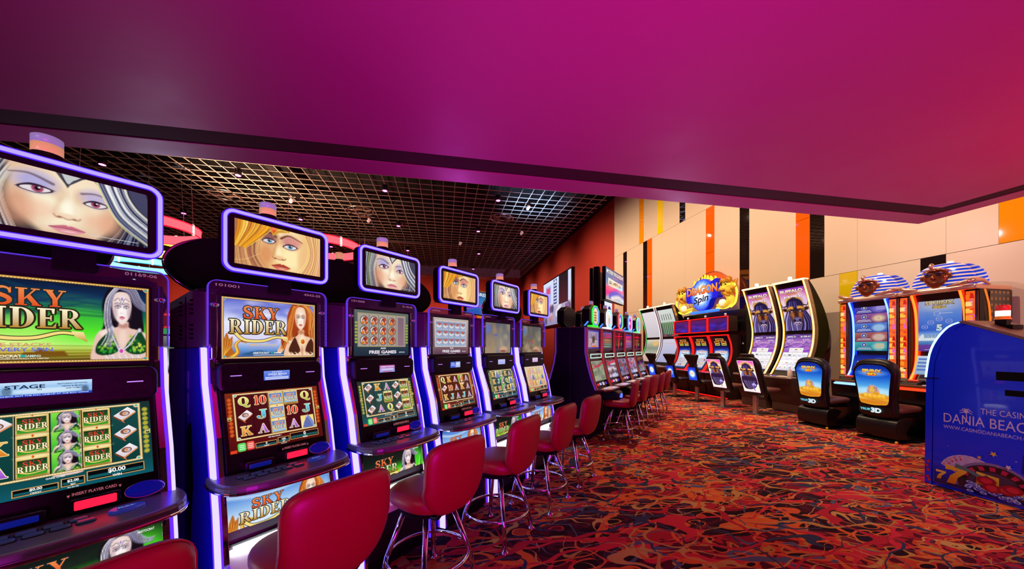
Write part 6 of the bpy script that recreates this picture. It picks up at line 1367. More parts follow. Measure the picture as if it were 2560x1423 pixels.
def make_sphinx(k):
    t = thing('slot_machine', 'x', 'slot machine'); hw = .43; n_, h_ = ((blueN, blueH), (orN, orH))[k]
    PF = smooth([(-.02, 2.22), (.06, 2.0), (.09, 1.7), (.09, 1.3), (.05, 1.05), (-.06, .86)], 5)
    obj('cabinet', MB().prismx([(y+.04, z) for y, z in PF]+[(.0, 0), (.66, 0), (.66, 2.22)], -hw+.006, hw-.006), mat('maroon_black', '#14080c', .35), t)
    obj('crown_board', MB().box(-hw, hw, -.06, .66, 2.22, 2.29), gchrome, t, bevel=.02)
    def pf(z):
        for (y0, z0), (y1, z1) in zip(PF, PF[1:]):
            if z1 <= z <= z0: return y0+(y1-y0)*(z-z0)/(z1-z0+1e-9)
        return PF[0][0]
    for s in (-1, 1):
        a, b = sorted((s*.25, s*.272)); obj('neon_tube', MB().strip([(y-.03, z) for y, z in PF], a, b, .03), n_, t, bevel=.006)
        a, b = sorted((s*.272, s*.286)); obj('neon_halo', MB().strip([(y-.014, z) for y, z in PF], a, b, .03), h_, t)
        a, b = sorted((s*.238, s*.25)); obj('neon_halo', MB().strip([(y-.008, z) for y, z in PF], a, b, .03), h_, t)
        A = gs.copy() if False else gs
        o = art(gs, 'glyph_panel', None, t, (s*.36-.06, 0, .9))
        o.scale = (s, 1, 1) if s > 0 else (1, 1, 1)
        if s > 0: o.location = (.30, .0, .9); o.scale = (1, 1, 1)
        else: o.location = (-.42, .0, .9)
        a, b = sorted((s*.29, s*.43)); obj('glyph_housing', MB().prismx([(.004, .88), (.004, 2.215), (.1, 2.215), (.1, .88)], a, b), black, t)
    art((sphinx_top1 if k == 0 else sphinx_top2)().mesh('top_screen', A_DIM), 'top_screen', None, t, (-.235, .062, 1.34)).scale = (1, 1, .98)
    art(sphinx_low(k).mesh('reel_screen', A_SCREEN), 'reel_screen', None, t, (-.235, -.025, .98), (-.28, 0, 0))
    o = obj('deck', MB().prismz([(-hw+.02, .02), (-hw+.02, -.28), (-.3, -.34), (.3, -.34), (hw-.02, -.28), (hw-.02, .02)], .79, .83), mat('bronze_metal_deck', '#a87860', .25, .7), t, bevel=.012)
    b = obj('button_box', MB().prismx([(-.3, .83), (-.28, .86), (-.12, .9), (-.1, .83)], -.25, -.05), black, o, bevel=.008); obj('red_button', MB().box(-.2, -.1, -.22, -.17, .885, .9), mat('red_button_lit', '#ff4020', .3, emis='#ff4830', strength=1.2), b, bevel=.004)
    obj('touch_pad', MB().box(.0, .22, -.29, -.1, .83, .838), mat('pale_pad', '#d8ccd8', .3, emis='#b8a8b8', strength=.35), o, bevel=.004)
    obj('under_light', MB().prismx([(-.34, .76), (-.32, .74), (-.28, .78)], -.3, .3), n_ if k == 0 else mat('orange_red_neon', '#ff3818', .4, emis='#ff3c18', strength=1.6), t)
    obj('base', MB().prismx([(-.26, .785), (-.2, .0), (.2, 0), (.2, .785)], -hw+.03, hw-.03), noisy(mat('black_gloss', '#0c0a10', .18), 12), t, bevel=.01)
    A = Art(.2, .045); A.fill('#2040d0', '#a0b8f8'); A.rect(.5, .95, .3, .8, '#f4faff'); o = art(A.mesh('name_plate', A_GLOW), 'name_plate', None, t, (-.1, -.243, .6))
    # headdress, face and wings
    hd = MB(); nu, nv_ = 28, 12; vs = []; fs = []
    for j in range(nv_+1):
        b = PI/2*j/nv_; 
        for i in range(nu+1):
            a = PI*i/nu; rx = .30; flare = 1+.16*math.cos(b)
            vs.append((rx*math.cos(a)*math.cos(b)**.6*flare, (.14-.16*math.sin(a)*math.cos(b)**.7), .38*math.sin(b)**.9))
    for j in range(nv_):
        for i in range(nu): k_ = j*(nu+1)+i; fs.append((k_, k_+1, k_+nu+2, k_+nu+1))
    n0 = len(vs); vs += [(x, .5-(y)*.9, z) for x, y, z in vs]; fs += [tuple(n0+q for q in f[::-1]) for f in fs]
    hd.add(vs, fs, True); o = obj('headdress', hd, nem, t, (0, 0, 2.29))
    fc = MB().pad([(.14*math.cos(a)*(1-.22*max(0, -math.sin(a))), .16*math.sin(a)) for a in [2*PI*q/30 for q in range(30)]], .2, lambda a, b, h: (a, .01-h*.7, .155+b), 11, .55, .9)
    f = obj('pharaoh_face', fc, gface, o); FB = len(t.children); obj('nose', MB().tube([(0, -.055, .205), (0, -.085, .135)], [.012, .024], 10), gface, f)
    obj('lips', MB().pad(ellipse(0, 0, .042, .013, 16), .03, lambda a, b, h: (a, -.056-h, .09+b), 7, .6), gface, f)
    for s in (-1, 1):
        obj('eye', MB().pad(ellipse(0, 0, .03, .013, 14), .02, lambda a, b, h: (s*.055+a, -.054-h, .19+b), 7, .6), mat('eye_dark', '#180c28', .08), f)
        obj('eyebrow', MB().tube([(s*.02, -.068, .215), (s*.06, -.066, .228), (s*.105, -.045, .212)], .006, 6), mat('brow_blue', '#1c2c80', .2), f)
        obj('ear', MB().pad(ellipse(0, 0, .025, .04, 14), .03, lambda a, b, h: (s*.15+a, -.01-h, .175+b), 7, .6), gface, f)
        w_ = smooth([(s*.16, -.09, .0), (s*.27, -.1, .015), (s*.37, -.07, .05), (s*.42, .05, .06), (s*.43, .2, .0)], 6); obj('wing', MB().tube(w_, [.012+.022*math.sin(PI*q/(len(w_)-1)) for q in range(len(w_))], 10), gchrome, o)
    obj('brow_band', MB().tube(smooth([(-.15, -.0, .25), (-.08, -.06, .275), (0, -.075, .285), (.08, -.06, .275), (.15, -.0, .25)], 4), .014, 8), gchrome, f)
    obj('cobra', MB().tube(smooth([(0, -.075, .27), (0, -.11, .32), (0, -.08, .365)], 4), [.02]*4+[.026]*4+[.01], 8), gchrome, f)
    cl = obj('candle_lamp', MB().lathe([(.03, 0), (.03, .03)], 14, (.02, .25, 2.655)), candle_white, t); obj('candle_top', MB().lathe([(.032, 0), (.032, .02)], 14, (.02, .25, 2.69)), mat('candle_bright', '#fff', .4), cl)
    if k: 
        A = Art(.4, 2.0); A.fill('#181008')
        q = []; 
        for a in range(5):
            for b in range(22): q.append([(.04+a*.08, .06+b*.09), (.06+a*.08, .09+b*.09), (.04+a*.08, .12+b*.09), (.02+a*.08, .09+b*.09)])
        A.raw(q, '#a87828'); art(A.mesh('gold_pattern', A_PRINT), 'side_pattern', None, t, (hw+.001, .2, .2), (0, 0, PI/2)); obj('gold_stripe', MB().strip([(y+.1, z) for y, z in PF], hw, hw+.004, .04), mat('amber_stripe', '#e88818', .3, emis='#d87810', strength=.6), t)
    return t
s1 = make_sphinx(0); s1.location = (7.3, 4.74, 0); s1.rotation_euler = (0, 0, WZ); s1['label'] = 'pharaoh-head slot machine with blue neon edges'; s1['group'] = 'pharaoh head slot machines'
s2 = make_sphinx(1); s2.location = (7.3, 3.88, 0); s2.rotation_euler = (0, 0, WZ); s2['label'] = 'pharaoh-head slot machine with orange neon edges, behind the blue kiosk'; s2['group'] = 'pharaoh head slot machines'

# ------------------------------------------------------------------ chairs with lit backs (local +Y is the way the sitter faces)
def make_3d_chair():
    t = thing('gaming_chair', 'x', 'chair')
    obj('floor_plate', MB().box(-.26, .26, -.03, .62, 0, .022), blackm, t, bevel=.004)
    for s in (-1, 1): obj('corner_cap', MB().lathe([(.018, 0), (.02, .02), (.012, .04)], 12, (s*.25, -.02, .0)), mat('yellow_cap', '#e8a018', .4), t)
    pr = smooth([(.0, .05), (-.02, .1), (-.03, .2), (-.01, .3), (.06, .345), (.2, .34), (.3, .3)], 3)+[(.26, .25), (.18, .16), (.2, .09), (.3, .05)]
    obj('pedestal', MB().prismx([(y, z) for y, z in pr], -.25, .25), leather, t, bevel=.02)
    obj('foot_cover', MB().prismx([(.12, .022), (.14, .1), (.3, .12), (.38, .06), (.38, .022)], -.2, .2), black, t, bevel=.02)
    so = [(x, z+.28) for x, z in rrect(-.24, .24, -.26, .28, .09)]
    obj('seat', MB().pad(so, .1, lambda a, b, h: (a, b, .47+h+.06*(b-.3)), 9, .3), tan_vinyl, t)
    obj('seat_shell', MB().prismz([(x*.9, z*.95) for x, z in so], .36, .42), black, t, bevel=.02)
    lean = lambda z: -.09*(z-.4)
    bo = smooth([(-.2, .35), (-.225, .5), (-.22, .65), (-.25, .85), (-.268, 1.05), (-.22, 1.17), (-.1, 1.225), (.1, 1.225), (.22, 1.17), (.268, 1.05), (.25, .85), (.22, .65), (.225, .5), (.2, .35)], 4, True)
    obj('backrest', MB().pad(bo, .15, lambda a, b, h: (a, .04+lean(b)-h+.25*a*a, b), 9, .22, .7), leather, t)
    io = smooth([(-.18, .56), (-.2, .75), (-.225, .95), (-.225, 1.04), (-.13, 1.14), (.13, 1.14), (.225, 1.04), (.225, .95), (.2, .75), (.18, .56), (.1, .53), (0, .52), (-.1, .53)], 3, True)
    A = sphinx_seat(); me = A.mesh('back_screen', A_SCREEN); bm = bmesh.new(); bm.from_mesh(me)
    for v in bm.verts: v.co.x = (v.co.x-.22)*1.05; v.co.z = v.co.z+.52
    bmesh.ops.delete(bm, geom=[f for f in bm.faces if not inside(f.calc_center_median().x, f.calc_center_median().z, io)], context='FACES'); bm.to_mesh(me); bm.free()
    for v in me.vertices: v.co.y += -.041+lean(v.co.z)+.25*v.co.x**2
    o = art(me, 'back_screen', None, t, (0, 0, 0))
    oo = [(x*1.12, .83+(z-.83)*1.07) for x, z in io]
    fr = MB(); n = len(io); vs = [(x, -.044+lean(z)+.25*x*x, z) for x, z in [(a*.96, .83+(b-.83)*.965) for a, b in io]]+[(x, -.05+lean(z)+.25*x*x, z) for x, z in [(a*1.05, .83+(b-.83)*1.035) for a, b in io]]+[(x, -.03+lean(z)+.25*x*x, z) for x, z in oo]
    fs = [(i, (i+1) % n, n+(i+1) % n, n+i) for i in range(n)]+[(n+i, n+(i+1) % n, 2*n+(i+1) % n, 2*n+i) for i in range(n)]; fr.add(vs, fs, True); obj('screen_frame', fr, black, o)
    A = Art(.3, .09); A.P = []; A.text('TRUE', .22, .55, .38, '#68d8f0', w=.42, bold=.06); A.text('3D', .68, .5, .8, '#f8fcff', w=.42, out='#80c8d8', bold=.05, ow=.03)
    art(num_mesh(A), 'lettering', None, t, (-.17, -.058, .41), (0, 0, 0))
    return t
ch = make_3d_chair(); ch.location = (6.42, 4.98, 0); ch.rotation_euler = (0, 0, WZ); ch['label'] = 'black gaming chair with desert sphinx picture on its back, next to the blue-neon machine'; ch['group'] = 'sphinx picture chairs'
for o in (ch,):
    o2 = dup(o, (6.42, 4.06, 0), WZ, 'black gaming chair with desert sphinx picture on its back, beside the blue kiosk'); o2['group'] = 'sphinx picture chairs'
bsm = buffalo_seat().mesh('back_screen', A_GLOW)
def make_post_chair(kind):
    t = thing('gaming_chair', 'x', 'chair')
    obj('floor_plate', MB().box(-.2, .2, -.16, .3, 0, .012), steel if kind == 'b' else blackm, t, bevel=.003)
    obj('post', MB().prismz(rrect(-.04, .04, -.04, .04, .012, 3), .012, .42), steel, t)
    so = rrect(-.22, .22, .0, .5, .1)
    obj('seat', MB().pad(so, .09, lambda a, b, h: (a, b, .5+h), 9, .3), tan_vinyl if kind == 'b' else leather, t)
    lean = lambda z: -.02-(.34 if kind == 'b' else .2)*(z-.45)
    if kind == 'b':
        bo = smooth([(-.2, .36), (-.24, .6), (-.25, .9), (-.24, 1.1), (-.15, 1.2), (.15, 1.2), (.24, 1.1), (.25, .9), (.24, .6), (.2, .36)], 4, True)
        obj('backrest', MB().pad(bo, .16, lambda a, b, h: (a, lean(b)-h+.02, b), 9, .25, .7), leather, t)
        obj('headrest', MB().pad(rrect(-.14, .14, 1.16, 1.27, .04), .14, lambda a, b, h: (a, lean(b)-h+.04, b), 9, .4), leather, t)
        me = bsm; o = art(me, 'back_screen', None, t, (-.18, lean(.46)-.066, .46), (math.atan(.34), 0, 0)); o.scale = (.9, 1, .92)
    else:
        bo = smooth([(-.12, .4), (-.13, .75), (-.1, .95), (-.15, 1.1), (-.2, 1.18), (-.18, 1.22), (.18, 1.22), (.2, 1.18), (.15, 1.1), (.1, .95), (.13, .75), (.12, .4)], 4, True)
        obj('backrest', MB().pad(bo, .12, lambda a, b, h: (a, lean(b)*1.2-h, b), 9, .25, .7), leather, t)
        A = Art(.26, .34, 30); A.fill('#1848d8', '#1030b8'); A.ell(.5, .5, .36, .3, '#90d0ff', .5); A.ell(.5, .5, .26, .2, '#fff0d8', .5); A.text('DRAGON', .5, .56, .09, '#e08048', w=.6); A.text('Spin', .5, .45, .1, '#304878', w=.36)
        o = art(A.mesh('back_screen', A_GLOW), 'back_screen', None, t, (-.13, lean(.55)*1.2-.075, .55), (math.atan(.24), 0, 0))
        obj('screen_box', MB().box(-.14, .14, -.06, .0, .54, .9), black, o, (.13, .07, -.55), bevel=.006).rotation_euler = (0, 0, 0)
    return t
pc = make_post_chair('b'); pc.location = (6.46, 7.03, 0); pc.rotation_euler = (0, 0, WZ+.1); pc['label'] = 'black chair with glowing bison picture on its back, next to the dragon chairs'; pc['group'] = 'bison picture chairs'
p2 = dup(pc, (6.48, 6.18, 0), WZ+.1, 'black chair with glowing bison picture on its back, next to the sphinx chairs'); p2['group'] = 'bison picture chairs'
pd = make_post_chair('d'); 
for i, y in enumerate((9.72, 8.82, 7.93)):
    q = pd if i == 0 else dup(pd, (0, 0, 0), 0, ''); q.location = (6.5, y, 0); q.rotation_euler = (0, 0, WZ+.1); q['group'] = 'dragon picture chairs'
    q['label'] = 'black high-back chair with blue dragon game picture, '+['nearest the green-edged curved machine', 'middle of the three', 'nearest the bison chairs'][i]
# little bottle standing on the bison machine deck
t = thing('spray_bottle', 'small clear bottle with nozzle standing on the bison machine deck', 'bottle', (7.05, 5.92, .78))
obj('bottle_body', MB().lathe([(.04, 0), (.042, .01), (.042, .12), (.015, .16), (.013, .18)], 16), mat('milky_plastic', '#e8d8d0', .3), t); obj('nozzle', MB().tube([(0, 0, .18), (0, 0, .21), (.03, 0, .22)], .007, 8), mat('milky_plastic', '#e8d8d0', .3), t)
tag(obj('papers', MB().box(-.1, .1, -.07, .07, 0, .01), mat('cream_paper', '#f0e4d0', .8), None, (7.08, 6.12, .781), (0, 0, .3)), 'crumpled cream papers left on the bison machine deck', 'paper')

# ------------------------------------------------------------------ blue ticket kiosk
kx, ky = 4.88, 2.68
t = thing('ticket_kiosk', 'blue payment kiosk printed with casino name, playing cards and roulette wheel', 'kiosk', (kx, ky, 0), WZ)
def KP(n=6): return [(0, 0.0), (0.0, .1), (.012, 1.09), (.04, 1.33), (.09, 1.48), (.17, 1.6), (.25, 1.645)]
# local x runs back from the front edge (+x = toward the viewer's side), local y into the depth
kblue = noisy(mat('kiosk_blue', '#1034ff', .2, coat=.4), 6, .05); 
side = smooth([(x, z) for x, z in KP()], 3)+[(1.25, 1.18), (1.25, 0)]
core = [(max(x, .05), z-.008 if z > .02 else z) for x, z in side]
obj('cabinet', MB().prismy(core, .02, .6), kblue, t, bevel=.004)
fx = [(x+.065, z) for x, z in KP()]; 
side2 = [(x+.06+.0, z if z < 1.6 else z-.02) for x, z in smooth(KP(), 3)]+[(1.24, 1.165), (1.24, .035), (.06, .035)]
sd = obj('side_panel', MB().prismy(side2, .0, .022), kblue, t, bevel=.003)
door = smooth([(0, .012)]+KP()[1:], 3); door = [(x, z) for x, z in door]+[(x+.05, z-.012) for x, z in reversed(door)]
obj('front_edge', MB().prismy(door, .002, .6), kblue, t, bevel=.003)
ll = smooth(KP()[2:], 3); obj('edge_light', MB().prismy([(x-.012, z+.004) for x, z in ll]+[(x+.004, z-.004) for x, z in reversed(ll)], .0, .6), mat('mint_white_light', '#c8fff0', .4, emis='#c0fff4', strength=1.3), t)
obj('chrome_lip', MB().box(-.012, .11, -.006, .6, 1.085, 1.092), chrome, t)
obj('top_panel', MB().prismy([(.24, 1.646), (.27, 1.66), (1.255, 1.19), (1.255, 1.175)], -.004, .605), noisy(mat('brushed_brown_top', '#8c6c54', .4, .3), 40), t)
obj('slot', MB().box(.47, .8, -.003, .01, 1.105, 1.185), blackm, t, bevel=.006); obj('slot', MB().box(.52, .8, -.003, .01, .97, 1.025), blackm, t, bevel=.006)
obj('floor_light', MB().box(-.015, -.005, .1, .5, .02, .03), mat('white_floor_light', '#ffffff', .4, emis='#ffe8ff', strength=6), t)
# printed side: cards, wheel, chips, sevens and stars
A = Art(.84, .46, 200); A.ramp([(0, '#0a1440'), (.2, '#0c24b8'), (.5, '#1034ff'), (1, '#1034ff')])
# cards
for k in range(9):
    a = math.radians(152-k*12.5); px_, pz_ = .235, .135; ca, sa = math.cos(a), math.sin(a)
    q = lambda r_, w_: (px_+r_*ca-w_*sa, pz_+r_*sa+w_*ca)
    A.raw([[q(.03, -.03), q(.19, -.032), q(.195, -.028), q(.195, .028), q(.19, .032), q(.03, .03)]], '#b090d0' if k % 2 else '#c0a0dc', '#f0e0fa')
    if k < 5:
        cx_, cz_ = q(.175, .018); A.text(('10', 'J', 'Q', 'K', 'A')[k], cx_/A.w, cz_/A.h, .036, '#d81c34', ang=152-k*12.5-90, bold=.04); cx_, cz_ = q(.152, .018); A.raw([ellipse(cx_, cz_, .008, .009, 8)], '#d81c34')
# wheel
W = []
A.raw([[A.p((.46+.29*math.cos(math.radians(a)), .2+.46*math.sin(math.radians(a)))) for a in range(-20, 201, 8)]], '#6c58a0', '#c8a8c8')
A.raw([[A.p((.46+.265*math.cos(math.radians(a)), .19+.42*math.sin(math.radians(a)))) for a in range(-20, 201, 8)]], '#2c1c30')
for k in range(16):
    a0, a1 = math.radians(170-k*10.5), math.radians(170-(k+1)*10.5)
    A.shape([(.46+r_*math.cos(a_), .19+r_*1.58*math.sin(a_)) for r_, a_ in ((.25, a0), (.25, a1), (.2, a1), (.2, a0))], '#c82050' if k % 2 else '#181018')
A.raw([[A.p((.46+.19*math.cos(math.radians(a)), .19+.29*math.sin(math.radians(a)))) for a in range(-20, 201, 8)]], '#3c2c48', '#584060')
A.shape([(.34, .2), (.34, .44), (.5, .4), (.5, .14)], '#e8a018', '#f8d048'); A.shape([(.58, .1), (.58, .26), (.74, .22), (.74, .08)], '#e89018', '#f8c838')
def seven(x, z, s, c, c2): A.shape([(x, z+.56*s), (x, z+.76*s), (x+.34*s, z+.72*s), (x+.34*s, z+.6*s), (x+.2*s, z+.3*s), (x+.16*s, z), (x+.02*s, z), (x+.08*s, z+.34*s), (x+.2*s, z+.58*s)], c, c2)
seven(.1, .06, .5, '#e07810', '#f8c840'); seven(.02, .1, .25, '#e89018', '#ffd860'); seven(.72, .0, .5, '#e07810', '#f8c840'); seven(.88, .05, .45, '#d87010', '#f8d048')
A.vline([(.18, .46), (.28, .42), (.38, .34), (.42, .4)], .05, '#5c7880', .02)
for k in range(70):
    x, z = rnd.uniform(.28, .66), rnd.uniform(.01, .26)
    if z < .26-.45*abs(x-.42): A.raw([ellipse(*A.p((x, z)), .026, .014, 12)], '#2038c0'); A.raw([ellipse(*A.p((x, z+.008)), .022, .01, 12)], '#c8d0f0'); A.raw([ellipse(*A.p((x, z+.008)), .012, .006, 10)], '#3048c8')
for x, z in ((.42, .3), (.46, .18), (.56, .2), (.6, .24)): A.raw([ellipse(*A.p((x, z)), .06, .04, 18)], '#a01028'); A.raw([ellipse(*A.p((x, z)), .036, .024, 16)], '#d82840')
for x, z, s, c in ((.47, .86, .05, '#f0c048'), (.37, .74, .036, '#e8b050'), (.57, .66, .045, '#f0d8d8'), (.62, .8, .012, '#ffffff'), (.13, .85, .008, '#ffffff'), (.5, .62, .008, '#ffffff')):
    A.raw([[A.p((x+s*(1 if q % 2 else .42)*math.cos(.3+q*PI/5)*.6, z+s*(1 if q % 2 else .42)*math.sin(.3+q*PI/5)*1.15)) for q in range(10)]], c)
A.shape([(.67, .62), (.68, .98), (.99, .92), (.99, .56)], '#100c18', '#241c30')
for q in range(5): A.shape([(.72+q*.055, .68-q*.01), (.72+q*.055, .86-q*.01), (.765+q*.055, .85-q*.01), (.765+q*.055, .67-q*.01)], ['#d8b8e0', '#d8b8e0', '#c02050', '#d8a8c8', '#e8c038'][q])
A.shape([(.7, .28), (.7, .52), (.99, .46), (.99, .22)], '#b8a8d8', '#d8c8e8'); seven(.78, .3, .14, '#a81840', '#c82050'); seven(.88, .28, .14, '#a81840', '#c82050')
pb_ = art(A.mesh('printed_picture', A_PRINT), 'printed_picture', None, sd, (.07, -.001, .04))
A = Art(.12, .4, 0); A.P = []
for x, z in ((.5, .75), (.45, .45), (.3, .6), (.4, .2), (.6, .1)): A.raw([ellipse(x*.12+.02, z*.4, .032, .026, 14)], '#a01030'); A.raw([ellipse(x*.12+.02, z*.4, .018, .016, 12)], '#d02848')
me = num_mesh(A); me.materials[0] = A_PRINT; art(me, 'printed_chips', None, t, (-.004, -.0003, .02)).scale = (.42, 1, .7)
A = Art(1.0, .3, 0); A.P = []; c = '#e0c8f0'
A.text('DANIA BEACH', .33, .42, .3, c, w=.56, bold=0.0); A.text('THE CASINO', .44, .76, .18, c, w=.3, bold=0.0); A.text('WWW.CASINODANIABEACH.COM', .33, .12, .11, c, w=.56, bold=0.0)
for q in range(7): a = math.radians(-20+q*36.7); A.vline([(.2, .66), (.2+.02*math.cos(a), .66+.14*math.sin(a)*.7+.04), (.2+.045*math.cos(a), .66+.16*math.sin(a)*.7)], .01, c, .003)
A.vline([(.2, .66), (.204, .5), (.195, .34)], .005, c, .01)
me = num_mesh(A); lm = A_PRINT.copy(); lm.name = 'printed_lettering'; me.materials[0] = lm; art(me, 'lettering', None, sd, (.09, -.0012, .58), (0, 0, 0))
cl = obj('beacon_lamp', MB().lathe([(.043, 0), (.044, .05)], 20, (.385, .28, 1.695)), mat('beacon_hot', '#fff0d0', .4, emis='#fff2dc', strength=2.2), t)
obj('beacon_top', MB().lathe([(.044, 0), (.044, .045), (.036, .052)], 20, (.385, .28, 1.747)), mat('beacon_red', '#c82820', .2, emis='#b02828', strength=.5), cl); obj('beacon_foot', MB().lathe([(.054, 0), (.046, .012), (.044, .03)], 20, (.385, .28, 1.664)), mat('beacon_amber', '#e07828', .3, emis='#d06820', strength=.5), cl)
obj('beacon_bracket', MB().box(.3, .47, .22, .36, 1.57, 1.61).box(.35, .42, .25, .31, 1.6, 1.665), black, cl)

# ------------------------------------------------------------------ hanging ring lights, spotlights, speakers and screens in the big room
def ring_light(i, x, y, z, r, c, e, label, h=.26):
    t = thing('ring_light', label, 'ring light', (x, y, z)); n = 56
    P = [(r*math.cos(2*PI*k/n), r*math.sin(2*PI*k/n)) for k in range(n)]; Q = [(a*.96, b*.96) for a, b in P]
    m = MB(); vs = []
    for q, hh in ((P, -h/2), (P, h/2), (Q, h/2), (Q, -h/2)): vs += [(a, b, hh) for a, b in q]
    fs = [(j*n+k, j*n+(k+1) % n, ((j+1) % 4)*n+(k+1) % n, ((j+1) % 4)*n+k) for j in range(4) for k in range(n)]; m.add(vs, fs)
    obj('lit_band', m, mat('ring_glow_'+c[1:], c, .5, emis=c, strength=e), t)
    for q, hh in ((1.004, h/2), (1.004, -h/2)): obj('band_rim', MB().tube([(a*q, b*q, hh) for a, b in P], .018, 6, True), mat('ring_rim_'+c[1:], c, .5, emis={'#ff6a78': '#ff1030', '#fff0a0': '#ffd820', '#a8f0ff': '#38c8f0', '#ff8a20': '#ff5c08'}[c], strength=1.4), t)
    for k in range(8): a, b = P[k*7]; obj('joint_strap', MB().box(-.02, .02, -.03, .03, -h/2-.03, h/2+.03), mat('strap_white', '#fff0e8', .4, emis='#ffe8e0', strength=1.2), t, (a*1.0, b*1.0, 0), (0, 0, 2*PI*k*7/n))
    for k in range(3): a = 2*PI*k/3; obj('suspension_cable', MB().tube([(r*math.cos(a), r*math.sin(a), h/2), (r*.9*math.cos(a), r*.9*math.sin(a), GZ-z)], .008, 6), steel, t); obj('cable_clamp', MB().box(-.27, .27, -.02, .02, GZ-z-.01, GZ-z+.02).box(-.02, .02, -.27, .27, GZ-z-.01, GZ-z+.02), steel, t, (r*.9*math.cos(a), r*.9*math.sin(a), 0))
def CW(cx_, cy_): return (cx_*math.cos(YAW)+cy_*math.sin(YAW), -cx_*math.sin(YAW)+cy_*math.cos(YAW))
for i, (cx_, cy_, z, r, c, lab) in enumerate(((-11.05, 10.3, 5, 1.3, '#ff6a78', 'pink-red glowing ring light hung beside the first portrait sign'), (-6.88, 12.4, 5, 1.3, '#ff6a78', 'pink-red glowing ring light hung between the second and third portrait signs'),
        (-13.9, 12.9, 5.25, 1.4, '#fff0a0', 'pale yellow glowing ring light hung below the pink-red one'), (-17.9, 16.8, 5.4, 1.4, '#a8f0ff', 'pale cyan glowing ring light, lowest seen beside the first portrait sign'))):
    x, y = CW(cx_, cy_); ring_light(i, x, y, z, r, c, 1.15, lab)
x, y = CW(-7.3, 19.2); ring_light(9, x, y, 6.3, 1.3, '#ff8a20', 1.15, 'orange glowing ring light hidden behind the signs, mirrored in the dark wall strip')
# track spotlights on the grid
k = 0
for i, (x, y) in enumerate(((-12.39, 15.15), (-8.03, 15.1), (-2.31, 15.38), (2.31, 15.42), (-12.59, 19.88), (-2.35, 19.71), (1.8, 19.74), (-7.26, 19.68), (-2.43, 24.56), (2.23, 24.45), (-2.4, 29.2), (2.3, 29.3), (-7.3, 24.6))):
    x = -24.9+round((x+24.9)/.487)*.487
    sp = obj('pink_downlight', MB().lathe([(.1, 0), (.12, .02), (.12, .22), (.05, .25)], 16), mat('lamp_housing', '#201820', .4), None, (x, y, 8.06)); 
    tag(sp, 'small glowing pink downlight on the dark ceiling grid'+(', a pink cable hanging beneath it' if i == 4 else ' with a long pink cable dropping below' if i == 8 else ''), 'downlight', 'pink downlights on the ceiling grid')
    obj('lamp_lens', MB().lathe([(.085, -.012), (.095, -.004), (.09, .004)], 16), mat('pink_lamp_lens', '#ff50d0', .3, emis='#ff58e0', strength=9), sp)
    if i in (4, 8): obj('lamp_cable', MB().tube([(0, 0, 0), (.02, 0, -1.4)], .012, 6), mat('pink_cable', '#c03090', .5, emis='#a02080', strength=.4), sp)
for i, (px, py) in enumerate(((-6.8, 17.2), (-4.1, 19.1), (3.6, 15.9), (1.0, 22.2), (4.5, 19.5))):
    px = -24.9+round((px+24.9)/.487)*.487
    sp = obj('track_spotlight', MB().lathe([(.03, 0), (.07, .03), (.09, .2), (.07, .22)], 14), mat('spot_white', '#e8c8c8', .4, emis='#d0a0a0', strength=.5), None, (px, py, 7.94), (0, .5, 0))
    obj('spot_arm', MB().tube(smooth([(0, 0, .2), (-.02, 0, .32), (-.2, .0, .36), (-.27, 0, .2)], 4), .015, 6), mat('lamp_housing', '#201820', .4), sp); tag(sp, 'small white track spotlight on a curved arm under the ceiling grid', 'spotlight', 'white track spotlights')
for i, (x, y) in enumerate(((-9.8, 17.8), (-4.2, 18.6), (3.0, 18.2))):
    t = thing('ceiling_speaker', 'round ceiling diffuser with metal fins, '+['over the second portrait sign', 'over the third portrait sign', 'near the red wall, lit blue'][i], 'diffuser', (x, y, 8.33))
    obj('rim', MB().tube([(.6*math.cos(2*PI*q/36), .6*math.sin(2*PI*q/36), 0) for q in range(36)], .04, 8, True), steel, t)
    for q in range(4): obj('fin', MB().pad(ellipse(0, 0, .18, .1, 14), .03, lambda a, b, h: (.32*math.cos(q*PI/2)+a, .32*math.sin(q*PI/2)+b, h), 5, .5), steel, t)
tag(obj('conduit_pipe', MB().tube([(-6.5, 21.0, 7.6), (0, 21, 7.55), (6.8, 21, 7.5)], .035, 8), mat('pipe_paint', '#7c6068', .4, .4)), 'long thin horizontal pipe under the ceiling grid', 'pipe')
for i, (x, w_) in enumerate(((-.6, 'near the pink downlights'), (3.4, 'closer to the red wall'))): tag(obj('hanging_cable', MB().tube([(x, 21, 8.3), (x+.05, 21, 6.5), (x, 21, 4.0)], .014, 6), mat('pipe_paint', '#7c6068', .4, .4)), 'thin cable hanging from the long pipe, '+w_, 'cable', 'cables under the pipe')
